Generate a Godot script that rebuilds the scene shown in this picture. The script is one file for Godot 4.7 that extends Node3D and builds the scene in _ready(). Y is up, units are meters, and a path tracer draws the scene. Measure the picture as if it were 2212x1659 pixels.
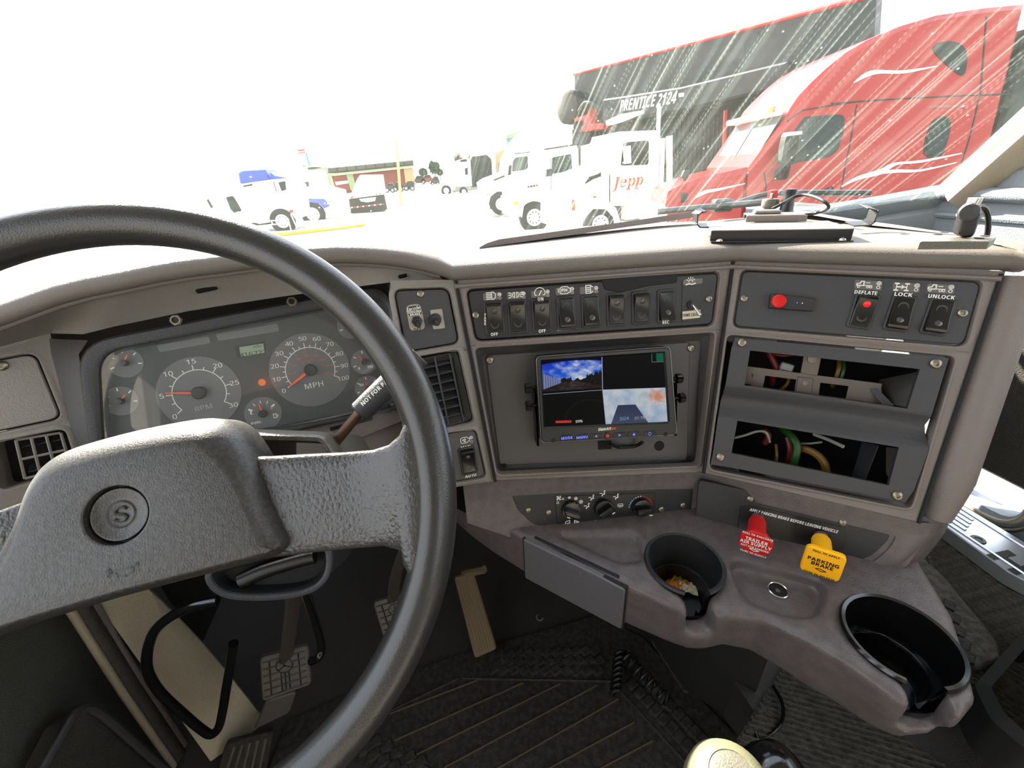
extends Node3D
# Truck cab seen from the driver's seat. EYE is the camera's place; y is up, the truck points to -z.

const F := 920.0
const EYE := Vector3(0.0, 2.2, 0.0)
var view: Basis
var M := {}          # materials
var taken := {}
var tex := {}
var rng := RandomNumberGenerator.new()

func _ready() -> void:
	rng.seed = 7
	# camera
	view = Basis(Vector3.UP, deg_to_rad(-11.0)) * Basis(Vector3.RIGHT, deg_to_rad(-26.6)) * Basis(Vector3.BACK, deg_to_rad(-3.0))
	var cam := Camera3D.new()
	cam.name = "camera"
	cam.fov = rad_to_deg(2.0 * atan(829.5 / F))
	cam.near = 0.02
	cam.far = 500.0
	cam.transform = Transform3D(view, EYE)
	add_child(cam)
	# sky, sun and exposure
	var env := Environment.new()
	var skym := ProceduralSkyMaterial.new()
	skym.sky_top_color = Color(0.88, 0.93, 1.0)
	skym.sky_horizon_color = Color(1.0, 0.99, 0.96)
	skym.sky_curve = 0.25
	skym.ground_bottom_color = Color(0.5, 0.49, 0.47)
	skym.ground_horizon_color = Color(0.8, 0.79, 0.76)
	skym.sun_angle_max = 50.0
	skym.energy_multiplier = 1.0
	env.sky = Sky.new()
	env.sky.sky_material = skym
	env.background_mode = Environment.BG_SKY
	env.background_energy_multiplier = 1.0
	env.tonemap_mode = Environment.TONE_MAPPER_LINEAR
	env.tonemap_exposure = 4.8
	env.sdfgi_enabled = true
	env.ssao_enabled = true
	env.ssil_enabled = true
	var we := WorldEnvironment.new()
	we.name = "world_environment"
	we.environment = env
	add_child(we)
	var sun := DirectionalLight3D.new()
	sun.name = "sun"
	sun.light_color = Color(1.0, 0.97, 0.9)
	sun.light_energy = 3.0
	sun.light_angular_distance = 0.6
	sun.shadow_enabled = true
	var az := deg_to_rad(24.0)
	var el := deg_to_rad(32.5)
	var to_sun := Vector3(-sin(az) * cos(el), sin(el), -cos(az) * cos(el))
	add_child(sun)
	sun.look_at_from_position(to_sun * 50.0, Vector3.ZERO)
	materials()
	build_frames()
	build_cab()
	build_dash()
	build_cluster()
	build_switch_panels()
	build_monitor()
	build_radio()
	build_console()
	build_wheel()
	build_floor_things()
	build_dash_top()
	build_outside()
	build_outside_far()

# ---------------------------------------------------------------- pixels of the photograph, as rays
func ray(x: float, y: float) -> Vector3:
	return view * Vector3((x - 1106.0) / F, -(y - 829.5) / F, -1.0)

func lev(x: float, y: float, h: float) -> Vector3:      # where a pixel meets the level h (relative to the eye)
	var d := ray(x, y)
	return EYE + d * (h / d.y)

func side(x: float, y: float, px: float) -> Vector3:     # where a pixel meets the upright plane x = px
	var d := ray(x, y)
	return EYE + d * (px / d.x)

func deep(x: float, y: float, z: float) -> Vector3:      # where a pixel meets the upright plane z = z
	var d := ray(x, y)
	return EYE + d * (z / d.z)

func far_at(x: float, y: float, t: float) -> Vector3:
	return EYE + ray(x, y).normalized() * t

func q(fr: Transform3D, x: float, y: float, off := 0.0) -> Vector2:   # a pixel in a panel's own axes
	var d := ray(x, y)
	var n := fr.basis.z
	var o := fr.origin + n * off
	var p := EYE + d * ((o - EYE).dot(n) / d.dot(n))
	var l := fr.affine_inverse() * p
	return Vector2(l.x, l.y)

func q3(fr: Transform3D, x: float, y: float, off := 0.0) -> Vector3:
	var a := q(fr, x, y, off)
	return Vector3(a.x, a.y, off)

func ql(fr: Transform3D, a: Array, off := 0.0) -> PackedVector2Array:
	var r := PackedVector2Array()
	for i in range(0, a.size(), 2):
		r.append(q(fr, a[i], a[i + 1], off))
	return r

func frame_yt(origin: Vector3, yaw: float, tilt: float) -> Transform3D:
	return Transform3D(Basis(Vector3.UP, deg_to_rad(-yaw)) * Basis(Vector3.RIGHT, deg_to_rad(-tilt)), origin)

# ---------------------------------------------------------------- mesh builder: a soup of anticlockwise triangles
class MB:
	var p := PackedVector3Array()
	var uv := PackedVector2Array()
	var xf := Transform3D()

	func tri(a: Vector3, b: Vector3, c: Vector3) -> void:
		p.append(xf * a); p.append(xf * b); p.append(xf * c)

	func quad(a: Vector3, b: Vector3, c: Vector3, d: Vector3) -> void:
		tri(a, b, c); tri(a, c, d)

	func quad_uv(a: Vector3, b: Vector3, c: Vector3, d: Vector3) -> void:
		quad(a, b, c, d)
		for t in [Vector2(0, 1), Vector2(1, 1), Vector2(1, 0), Vector2(0, 1), Vector2(1, 0), Vector2(0, 0)]:
			uv.append(t)

	func band(a: PackedVector3Array, b: PackedVector3Array, closed := true) -> void:
		var n := a.size()
		for i in (n if closed else n - 1):
			var j := (i + 1) % n
			quad(a[i], a[j], b[j], b[i])

	func fan(a: PackedVector3Array, flip := false) -> void:
		var c := Vector3.ZERO
		for v in a: c += v
		c /= a.size()
		for i in a.size():
			var j := (i + 1) % a.size()
			if flip: tri(c, a[j], a[i])
			else: tri(c, a[i], a[j])

	func cap(loop: PackedVector2Array, z: float, flip := false) -> void:
		var t := Geometry2D.triangulate_polygon(loop)
		for i in range(0, t.size(), 3):
			var a := loop[t[i]]; var b := loop[t[i + 1]]; var c := loop[t[i + 2]]
			if ((b - a).cross(c - a) < 0.0) != flip:
				var s := b; b = c; c = s
			tri(Vector3(a.x, a.y, z), Vector3(b.x, b.y, z), Vector3(c.x, c.y, z))

	static func up(loop: PackedVector2Array, z: float) -> PackedVector3Array:
		var r := PackedVector3Array()
		for v in loop: r.append(Vector3(v.x, v.y, z))
		return r

	func prism(loop: PackedVector2Array, z0: float, z1: float, bevel := 0.0, back := true) -> void:
		var l := loop
		if MB.area(l) < 0.0: l = MB.rev(l)
		if bevel > 0.0:
			var s := MB.inset(l, bevel)
			band(MB.up(l, z0), MB.up(l, z1 - bevel))
			band(MB.up(l, z1 - bevel), MB.up(s, z1))
			cap(s, z1)
		else:
			band(MB.up(l, z0), MB.up(l, z1))
			cap(l, z1)
		if back: cap(l, z0, true)

	static func area(l: PackedVector2Array) -> float:
		var s := 0.0
		for i in l.size(): s += l[i].cross(l[(i + 1) % l.size()])
		return s * 0.5

	static func rev(l: PackedVector2Array) -> PackedVector2Array:
		var r := l.duplicate()
		r.reverse()
		return r

	static func inset(l: PackedVector2Array, d: float) -> PackedVector2Array:   # for an anticlockwise loop
		var r := PackedVector2Array()
		var n := l.size()
		for i in n:
			var a := l[i] - l[(i + n - 1) % n]
			var b := l[(i + 1) % n] - l[i]
			if a.length() < 1e-7: a = b
			if b.length() < 1e-7: b = a
			var na := Vector2(-a.y, a.x).normalized()
			var nb := Vector2(-b.y, b.x).normalized()
			var m := na + nb
			var k := m.length_squared()
			r.append(l[i] + (m * (2.0 / maxf(k, 0.8)) * d if k > 0.05 else na * d))
		return r

	static func rq(c: PackedVector2Array, r: float, n := 4) -> PackedVector2Array:   # polygon with rounded corners
		var l := c
		if MB.area(l) < 0.0: l = MB.rev(l)
		var o := PackedVector2Array()
		var m := l.size()
		for i in m:
			var a := l[(i + m - 1) % m] - l[i]
			var b := l[(i + 1) % m] - l[i]
			var ra := minf(r, a.length() * 0.48)
			var rb := minf(r, b.length() * 0.48)
			var p0 := l[i] + a.normalized() * ra
			var p2 := l[i] + b.normalized() * rb
			for k in n + 1:
				var t := float(k) / n
				o.append(p0.lerp(l[i], t).lerp(l[i].lerp(p2, t), t))
		return o

	static func rect(w: float, h: float, r := 0.0, n := 4, c := Vector2.ZERO) -> PackedVector2Array:
		var l := PackedVector2Array([c + Vector2(-w, -h) / 2, c + Vector2(w, -h) / 2, c + Vector2(w, h) / 2, c + Vector2(-w, h) / 2])
		return l if r <= 0.0 else MB.rq(l, r, n)

	static func circle(r: float, n := 24, c := Vector2.ZERO, ry := -1.0, a0 := 0.0) -> PackedVector2Array:
		var l := PackedVector2Array()
		for i in n:
			var t := a0 + TAU * i / n
			l.append(c + Vector2(cos(t) * r, sin(t) * (r if ry < 0 else ry)))
		return l

	func box(c: Vector3, s: Vector3, b := 0.0) -> void:
		var h := s / 2
		if b <= 0.0:
			prism_box(c, h)
			return
		b = minf(b, minf(h.x, minf(h.y, h.z)) * 0.9)
		var l := MB.rect(s.x, s.y, b * 1.3, 2)
		var i := MB.inset(l, b * 0.8)
		var o := xf
		xf = xf * Transform3D(Basis(), c)
		band(MB.up(i, -h.z), MB.up(l, -h.z + b))
		band(MB.up(l, -h.z + b), MB.up(l, h.z - b))
		band(MB.up(l, h.z - b), MB.up(i, h.z))
		cap(i, h.z)
		cap(i, -h.z, true)
		xf = o

	func prism_box(c: Vector3, h: Vector3) -> void:
		var l := MB.rect(h.x * 2, h.y * 2)
		var o := xf
		xf = xf * Transform3D(Basis(), c)
		prism(l, -h.z, h.z)
		xf = o

	func tube(path: PackedVector3Array, r: Variant, sides := 10, caps := true, closed := false, flat := 1.0) -> void:
		var n := path.size()
		var rings: Array[PackedVector3Array] = []
		var ref := Vector3.ZERO
		for i in n:
			var t: Vector3
			if closed: t = (path[(i + 1) % n] - path[(i + n - 1) % n]).normalized()
			else: t = (path[mini(i + 1, n - 1)] - path[maxi(i - 1, 0)]).normalized()
			if ref == Vector3.ZERO: ref = t.cross(Vector3.UP if absf(t.y) < 0.9 else Vector3.RIGHT).normalized()
			ref = (ref - t * ref.dot(t)).normalized()
			var b := t.cross(ref)
			var rr: float = r[i] if r is Array else r
			var ring := PackedVector3Array()
			for k in sides:
				var a := TAU * k / sides
				ring.append(path[i] + (ref * cos(a) + b * sin(a) * flat) * rr)
			rings.append(ring)
		for i in (n if closed else n - 1):
			band(rings[i], rings[(i + 1) % n])
		if caps and not closed:
			fan(rings[0], true)
			fan(rings[n - 1])

	func lathe(pr: PackedVector2Array, n := 24, arc := TAU) -> void:    # (radius, z) pairs, listed upwards along the outside
		for k in pr.size() - 1:
			for i in n:
				var a := arc * i / n
				var b := arc * (i + 1) / n
				var p0 := Vector3(cos(a) * pr[k].x, sin(a) * pr[k].x, pr[k].y)
				var p1 := Vector3(cos(b) * pr[k].x, sin(b) * pr[k].x, pr[k].y)
				var p2 := Vector3(cos(b) * pr[k + 1].x, sin(b) * pr[k + 1].x, pr[k + 1].y)
				var p3 := Vector3(cos(a) * pr[k + 1].x, sin(a) * pr[k + 1].x, pr[k + 1].y)
				if pr[k].x > 1e-6: tri(p0, p1, p2)
				if pr[k + 1].x > 1e-6: tri(p0, p2, p3)

	func ink(pts: PackedVector2Array, w: float, z: float, closed := false) -> void:      # a printed line
		var n := pts.size()
		for i in (n if closed else n - 1):
			var a := pts[i]; var b := pts[(i + 1) % n]
			var d := (b - a).normalized() * w * 0.5
			var s := Vector2(-d.y, d.x)
			a -= d * 0.6; b += d * 0.6
			var l := PackedVector2Array([a - s, b - s, b + s, a + s])
			quad(Vector3(l[0].x, l[0].y, z), Vector3(l[1].x, l[1].y, z), Vector3(l[2].x, l[2].y, z), Vector3(l[3].x, l[3].y, z))

	func sheet(rows: Array, thick := 0.0) -> void:      # rows of points; the front shows where rows run upwards and points to the right
		for i in rows.size() - 1:
			band(rows[i], rows[i + 1], false)
		if thick > 0.0:
			var first: PackedVector3Array = rows[0]
			var last: PackedVector3Array = rows[rows.size() - 1]
			var nn := (first[first.size() - 1] - first[0]).cross(last[0] - first[0]).normalized() * thick
			var back := []
			for r in rows:
				var b := PackedVector3Array()
				for v in r: b.append(v - nn)
				back.append(b)
			for i in rows.size() - 1:
				band(back[i + 1], back[i], false)
			var o := PackedVector3Array(); var u := PackedVector3Array()
			for v in first: o.append(v)
			for v in back[0]: u.append(v)
			band(u, o, false)
			o.clear(); u.clear()
			for v in last: o.append(v)
			for v in back[back.size() - 1]: u.append(v)
			band(o, u, false)
			o.clear(); u.clear()
			for i in rows.size(): o.append(rows[i][0]); u.append(back[i][0])
			band(o, u, false)
			o.clear(); u.clear()
			for i in rows.size(): o.append(rows[i][rows[i].size() - 1]); u.append(back[i][back[i].size() - 1])
			band(u, o, false)

	func mesh(angle := 38.0) -> ArrayMesh:
		var lim := cos(deg_to_rad(angle))
		var n := p.size()
		var fn := PackedVector3Array()
		var at := {}
		for i in range(0, n, 3):
			var c := (p[i + 1] - p[i]).cross(p[i + 2] - p[i])
			fn.append(c)
			for k in 3:
				var key := Vector3i((p[i + k] * 40000.0).round())
				if at.has(key): at[key].append(i / 3)
				else: at[key] = [i / 3]
		var v := PackedVector3Array(); v.resize(n)
		var nn := PackedVector3Array(); nn.resize(n)
		var u2 := PackedVector2Array()
		var has_uv := uv.size() == n
		if has_uv: u2.resize(n)
		for i in range(0, n, 3):
			var f := fn[i / 3]
			var fu := f.normalized()
			for k in 3:
				var key := Vector3i((p[i + k] * 40000.0).round())
				var s := Vector3.ZERO
				for j in at[key]:
					var g := fn[j]
					if g.normalized().dot(fu) > lim: s += g
				var o: int = i + [0, 2, 1][k]
				v[o] = p[i + k]
				nn[o] = s.normalized() if s.length() > 1e-14 else fu
				if has_uv: u2[o] = uv[i + k]
		var arr := []
		arr.resize(Mesh.ARRAY_MAX)
		arr[Mesh.ARRAY_VERTEX] = v
		arr[Mesh.ARRAY_NORMAL] = nn
		if has_uv: arr[Mesh.ARRAY_TEX_UV] = u2
		var m := ArrayMesh.new()
		m.add_surface_from_arrays(Mesh.PRIMITIVE_TRIANGLES, arr)
		return m

# ---------------------------------------------------------------- things and parts
func numbered(s: String) -> String:
	var n: int = taken.get(s, -1) + 1
	taken[s] = n
	return s if n == 0 else "%s_%03d" % [s, n]

func tag(o: Node, label: String, category: String, group := "", kind := "") -> Node:
	o.set_meta("label", label)
	if category: o.set_meta("category", category)
	if group: o.set_meta("group", group)
	if kind: o.set_meta("kind", kind)
	return o

func thing(called: String, label: String, category: String, at := Transform3D(), group := "") -> Node3D:
	var o := Node3D.new()
	o.name = numbered(called)
	o.transform = at
	add_child(o)
	tag(o, label, category, group)
	return o

func put(called: String, mb: Variant, m: Material, parent: Node = null, at := Transform3D(), angle := 38.0) -> MeshInstance3D:
	var o := MeshInstance3D.new()
	var par: Node = parent if parent else self
	if par == self:
		o.name = numbered(called)
	else:
		var n := 0
		var s := called
		while par.has_node(NodePath(s)):
			n += 1
			s = "%s_%03d" % [called, n]
		o.name = s
	o.mesh = mb.mesh(angle) if mb is MB else mb
	o.material_override = m
	o.transform = at
	par.add_child(o)
	return o

func struct(called: String, label: String, mb: Variant, m: Material, at := Transform3D(), angle := 38.0) -> MeshInstance3D:
	var o := put(called, mb, m, null, at, angle)
	o.set_meta("kind", "structure")
	o.set_meta("label", label)
	return o

func words(s: String, at: Vector3, h: float, m: Material, parent: Node, turn := 0.0, stretch := 1.0, bold := 700, called := "lettering", slant := 0.0, serif := false) -> MeshInstance3D:
	var t := TextMesh.new()
	var f := SystemFont.new()
	f.font_names = PackedStringArray(["Droid Serif" if serif else "Droid Sans"])
	f.font_weight = bold
	t.font = f
	t.text = s
	t.font_size = 24
	t.pixel_size = h / 17.2
	t.depth = minf(0.0004, h * 0.1)
	t.curve_step = 3.0
	t.horizontal_alignment = HORIZONTAL_ALIGNMENT_CENTER
	t.vertical_alignment = VERTICAL_ALIGNMENT_CENTER
	var b := Basis(Vector3.BACK, turn) * Basis(Vector3(stretch, 0, 0), Vector3(slant, 1, 0), Vector3(0, 0, 1))
	return put(called, t, m, parent, Transform3D(b, at))

func screw(fr_at: Vector3, r: float, parent: Node, m: Material = null) -> MeshInstance3D:
	var k := MB.new()
	k.lathe(PackedVector2Array([Vector2(r, 0), Vector2(r, r * 0.3), Vector2(r * 0.75, r * 0.55), Vector2(r * 0.42, r * 0.6), Vector2(r * 0.4, r * 0.2), Vector2(0, r * 0.2)]), 12)
	return put("screw", k, m if m else M.screw, parent, Transform3D(Basis(), fr_at))

# ---------------------------------------------------------------- materials
func noise(key: String, freq: float, type: int, as_normal: bool, bump := 4.0, oct := 3, size := 512) -> NoiseTexture2D:
	if tex.has(key): return tex[key]
	var n := FastNoiseLite.new()
	n.seed = 3 + key.length()
	n.noise_type = type as FastNoiseLite.NoiseType
	n.frequency = freq
	n.fractal_octaves = oct
	n.cellular_return_type = FastNoiseLite.RETURN_DISTANCE2_SUB
	var t := NoiseTexture2D.new()
	t.width = size
	t.height = size
	t.seamless = true
	t.noise = n
	t.as_normal_map = as_normal
	t.bump_strength = bump
	tex[key] = t
	return t

func mat(key: String, c: Color, rough := 0.6, metal := 0.0) -> StandardMaterial3D:
	var m := StandardMaterial3D.new()
	m.resource_name = key
	m.albedo_color = c
	m.roughness = rough
	m.metallic = metal
	M[key] = m
	return m

func grain(m: StandardMaterial3D, t: Texture2D, scale: float, strength: float) -> void:
	m.normal_enabled = true
	m.normal_texture = t
	m.normal_scale = strength
	m.uv1_triplanar = true
	m.uv1_world_triplanar = true
	m.uv1_scale = Vector3.ONE * scale

func stained(m: StandardMaterial3D, lo: float, scale: float, key := "stain", freq := 0.012, tint := Color.WHITE) -> void:
	if not tex.has(key):
		var t := noise(key, freq, FastNoiseLite.TYPE_SIMPLEX_SMOOTH, false, 1.0, 5)
		var g := Gradient.new()
		g.set_color(0, Color(lo * tint.r, lo * tint.g, lo * tint.b))
		g.set_color(1, Color.WHITE)
		g.set_offset(0, 0.25)
		g.set_offset(1, 0.7)
		t.color_ramp = g
	m.albedo_texture = tex[key]
	m.uv1_triplanar = true
	m.uv1_world_triplanar = true
	if not m.normal_enabled: m.uv1_scale = Vector3.ONE * scale

func materials() -> void:
	var leather := noise("leather", 0.045, FastNoiseLite.TYPE_CELLULAR, true, 6.0, 2)
	var fine := noise("fine", 0.09, FastNoiseLite.TYPE_SIMPLEX, true, 5.0, 2)
	grain(mat("trim", Color(0.415, 0.38, 0.36), 0.5), fine, 8.0, 0.35)
	grain(mat("pad", Color(0.37, 0.345, 0.32), 0.6), leather, 18.0, 0.4)
	grain(mat("pod", Color(0.45, 0.43, 0.40), 0.5), fine, 8.0, 0.3)
	grain(mat("lower", Color(0.345, 0.312, 0.308), 0.42), fine, 8.0, 0.35)
	stained(M.lower, 0.88, 8.0, "stain_console")
	grain(mat("drawer", Color(0.335, 0.325, 0.335), 0.5), fine, 8.0, 0.35)
	grain(mat("plate", Color(0.19, 0.19, 0.20), 0.5), fine, 10.0, 0.3)
	grain(mat("plate_black", Color(0.105, 0.105, 0.11), 0.5), fine, 10.0, 0.3)
	grain(mat("mount", Color(0.245, 0.235, 0.23), 0.5), fine, 10.0, 0.3)
	mat("black", Color(0.05, 0.05, 0.055), 0.4)
	mat("gloss_black", Color(0.04, 0.04, 0.042), 0.15)
	mat("rocker", Color(0.06, 0.063, 0.066), 0.22)
	mat("lens_dot", Color(0.26, 0.255, 0.25), 0.12)
	mat("label_plate", Color(0.34, 0.325, 0.31), 0.5)
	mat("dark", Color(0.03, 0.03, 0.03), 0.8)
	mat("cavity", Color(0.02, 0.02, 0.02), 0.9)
	mat("white_print", Color(0.85, 0.85, 0.82), 0.6)
	mat("grey_print", Color(0.62, 0.62, 0.6), 0.6)
	mat("blue_print", Color(0.45, 0.6, 0.72), 0.6)
	mat("orange_print", Color(0.75, 0.38, 0.2), 0.6)
	mat("needle", Color(0.95, 0.33, 0.14), 0.5)
	mat("dial", Color(0.37, 0.37, 0.375), 0.6)
	mat("dial_board", Color(0.205, 0.21, 0.21), 0.6)
	mat("screw", Color(0.55, 0.52, 0.47), 0.35, 0.9)
	mat("chrome", Color(0.85, 0.84, 0.82), 0.18, 1.0)
	mat("alu", Color(0.40, 0.365, 0.335), 0.5, 0.6)
	mat("step_alu", Color(0.78, 0.79, 0.81), 0.35, 0.7)
	mat("plate_silver", Color(0.58, 0.55, 0.50), 0.5, 0.3)
	grain(mat("knob_worn", Color(0.36, 0.35, 0.27), 0.45), leather, 20.0, 0.5)
	mat("steel", Color(0.5, 0.49, 0.47), 0.4, 0.9)
	grain(mat("rim", Color(0.15, 0.147, 0.145), 0.32), fine, 10.0, 0.12)
	var spoke := mat("spoke", Color(0.205, 0.20, 0.20), 0.32)
	grain(spoke, leather, 9.0, 0.5)
	grain(mat("hub", Color(0.215, 0.208, 0.20), 0.42), leather, 20.0, 0.4)
	stained(M.hub, 0.70, 22.0, "stain_hub", 0.02)
	grain(mat("shroud", Color(0.32, 0.31, 0.27), 0.4), fine, 8.0, 0.3)
	mat("red_knob", Color(0.72, 0.07, 0.07), 0.4)
	mat("yellow_knob", Color(0.95, 0.68, 0.04), 0.4)
	mat("red", Color(0.75, 0.04, 0.03), 0.3)
	mat("brown_rod", Color(0.32, 0.22, 0.16), 0.45, 0.4)
	grain(mat("rubber", Color(0.17, 0.155, 0.14), 0.75), fine, 6.0, 0.5)
	stained(M.rubber, 0.6, 6.0, "stain_floor", 0.02, Color(0.9, 0.85, 0.75))
	grain(mat("rubber_ribbed", Color(0.27, 0.26, 0.235), 0.7), fine, 6.0, 0.5)
	stained(M.rubber_ribbed, 0.55, 6.0, "stain_floor")
	mat("rubber_line", Color(0.24, 0.20, 0.13), 0.8)
	grain(mat("pedal", Color(0.29, 0.28, 0.27), 0.55), fine, 8.0, 0.4)
	grain(mat("pedal_dusty", Color(0.40, 0.34, 0.25), 0.7), fine, 8.0, 0.4)
	grain(mat("beige", Color(0.56, 0.52, 0.445), 0.55), fine, 6.0, 0.3)
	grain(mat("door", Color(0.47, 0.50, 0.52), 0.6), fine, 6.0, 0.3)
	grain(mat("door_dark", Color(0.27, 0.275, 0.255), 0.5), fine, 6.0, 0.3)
	grain(mat("headliner", Color(0.62, 0.60, 0.57), 0.9), fine, 5.0, 0.3)
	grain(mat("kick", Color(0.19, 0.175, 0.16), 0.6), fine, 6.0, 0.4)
	mat("wire_red", Color(0.33, 0.04, 0.03), 0.5)
	mat("wire_green", Color(0.12, 0.27, 0.08), 0.5)
	mat("wire_yellow", Color(0.40, 0.29, 0.06), 0.5)
	mat("wire_white", Color(0.5, 0.5, 0.48), 0.5)
	mat("wire_black", Color(0.03, 0.03, 0.03), 0.5)
	mat("paper", Color(0.75, 0.72, 0.62), 0.7)
	mat("foil", Color(0.75, 0.42, 0.1), 0.5)
	mat("wrap_green", Color(0.38, 0.42, 0.1), 0.5)
	var glass := mat("glass", Color(0.94, 0.98, 0.96, 0.04), 0.0)
	glass.transparency = BaseMaterial3D.TRANSPARENCY_ALPHA
	var lens := mat("lens_glass", Color(0.94, 0.98, 0.96, 0.04), 0.0)
	lens.transparency = BaseMaterial3D.TRANSPARENCY_ALPHA
	lens.metallic_specular = 0.5
	var led := mat("led_red", Color(1.0, 0.1, 0.1), 0.4)
	led.emission_enabled = true
	led.emission = Color(1.0, 0.05, 0.05)
	led.emission_energy_multiplier = 0.3
	var lb := mat("led_blue", Color(0.3, 0.4, 1.0), 0.4)
	lb.emission_enabled = true
	lb.emission = Color(0.45, 0.5, 1.0)
	lb.emission_energy_multiplier = 0.14
	var amb := mat("lamp_amber", Color(0.5, 0.28, 0.1), 0.5)
	amb.emission_enabled = true
	amb.emission = Color(1.0, 0.70, 0.28)
	amb.emission_energy_multiplier = 0.025
	mat("lcd", Color(0.55, 0.60, 0.50), 0.3)
	# outside
	stained(mat("asphalt", Color(0.66, 0.65, 0.61), 0.9), 0.85, 0.3, "stain_ground")
	mat("paint_white", Color(0.92, 0.92, 0.9), 0.3)
	var pr := mat("paint_red", Color(0.47, 0.125, 0.12), 0.22)
	pr.metallic_specular = 0.3
	mat("paint_blue", Color(0.05, 0.2, 0.75), 0.4)
	mat("paint_grey", Color(0.12, 0.135, 0.125), 0.7).metallic_specular = 0.3
	mat("truck_glass", Color(0.10, 0.14, 0.14), 0.2).metallic_specular = 0.28
	mat("windshield_glass", Color(0.26, 0.32, 0.32), 0.15)
	mat("tyre", Color(0.05, 0.052, 0.05), 0.8)
	mat("hub_white", Color(0.85, 0.85, 0.82), 0.4)
	stained(mat("container", Color(0.075, 0.082, 0.08), 0.6), 0.6, 0.5, "stain_container")
	mat("grapple_red", Color(0.55, 0.08, 0.06), 0.6)
	mat("amber", Color(0.62, 0.26, 0.02), 0.5).metallic_specular = 0.2
	mat("curb_yellow", Color(0.75, 0.58, 0.05), 0.8)
	mat("roof_tile", Color(0.22, 0.21, 0.18), 0.8)
	mat("brick_wall", Color(0.40, 0.16, 0.10), 0.85)
	mat("wall_green", Color(0.45, 0.52, 0.36), 0.8)
	mat("tan_wall", Color(0.6, 0.5, 0.34), 0.8)
	mat("leafs", Color(0.10, 0.20, 0.06), 0.8)
	mat("bark", Color(0.25, 0.18, 0.12), 0.9)
	mat("car_dark", Color(0.09, 0.10, 0.10), 0.3)
	mat("car_red", Color(0.4, 0.08, 0.06), 0.3)
	mat("sign_blue", Color(0.12, 0.38, 0.62), 0.5)

# ---------------------------------------------------------------- axes of the dashboard's faces
var FC: Transform3D   # centre panel
var FR: Transform3D   # right panel
var FJ: Transform3D   # column between cluster and centre
var FK: Transform3D   # instrument cluster
var FP: Transform3D   # left end panel
var FW: Transform3D   # steering wheel

func basis_rn(r: Vector3, n: Vector3) -> Basis:
	n = n.normalized()
	r = (r - n * r.dot(n)).normalized()
	return Basis(r, n.cross(r), n)

func build_frames() -> void:
	var a := lev(982, 608, -0.135)
	var b := lev(1582, 566, -0.135)
	FC = Transform3D(basis_rn(Vector3(0.9935, 0, 0.114), Vector3(-0.110, 0.260, 0.960)), a)
	FR = Transform3D(basis_rn(Vector3(0.794, 0, 0.608), Vector3(-0.575, 0.325, 0.75)), b)
	FJ = frame_yt(a, -4.0, 15.0)
	FK = frame_yt(EYE + ray(668, 799) * 0.64, -10.0, 20.0)
	FP = frame_yt(EYE + ray(110, 800) * 0.56, -20.0, 18.0)
	FW = Transform3D(basis_rn(Vector3(1, 0, -0.003), Vector3(0.003, 0.552, 0.834)), EYE + Vector3(-0.253, -0.224, -0.306))

func wind_z(x: float, y: float) -> float:     # the windshield's surface (relative to the eye)
	var k := (x - 0.22) / 0.95
	return -1.10 + 0.34 * k * k + 0.70 * (y + 0.13)

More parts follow.
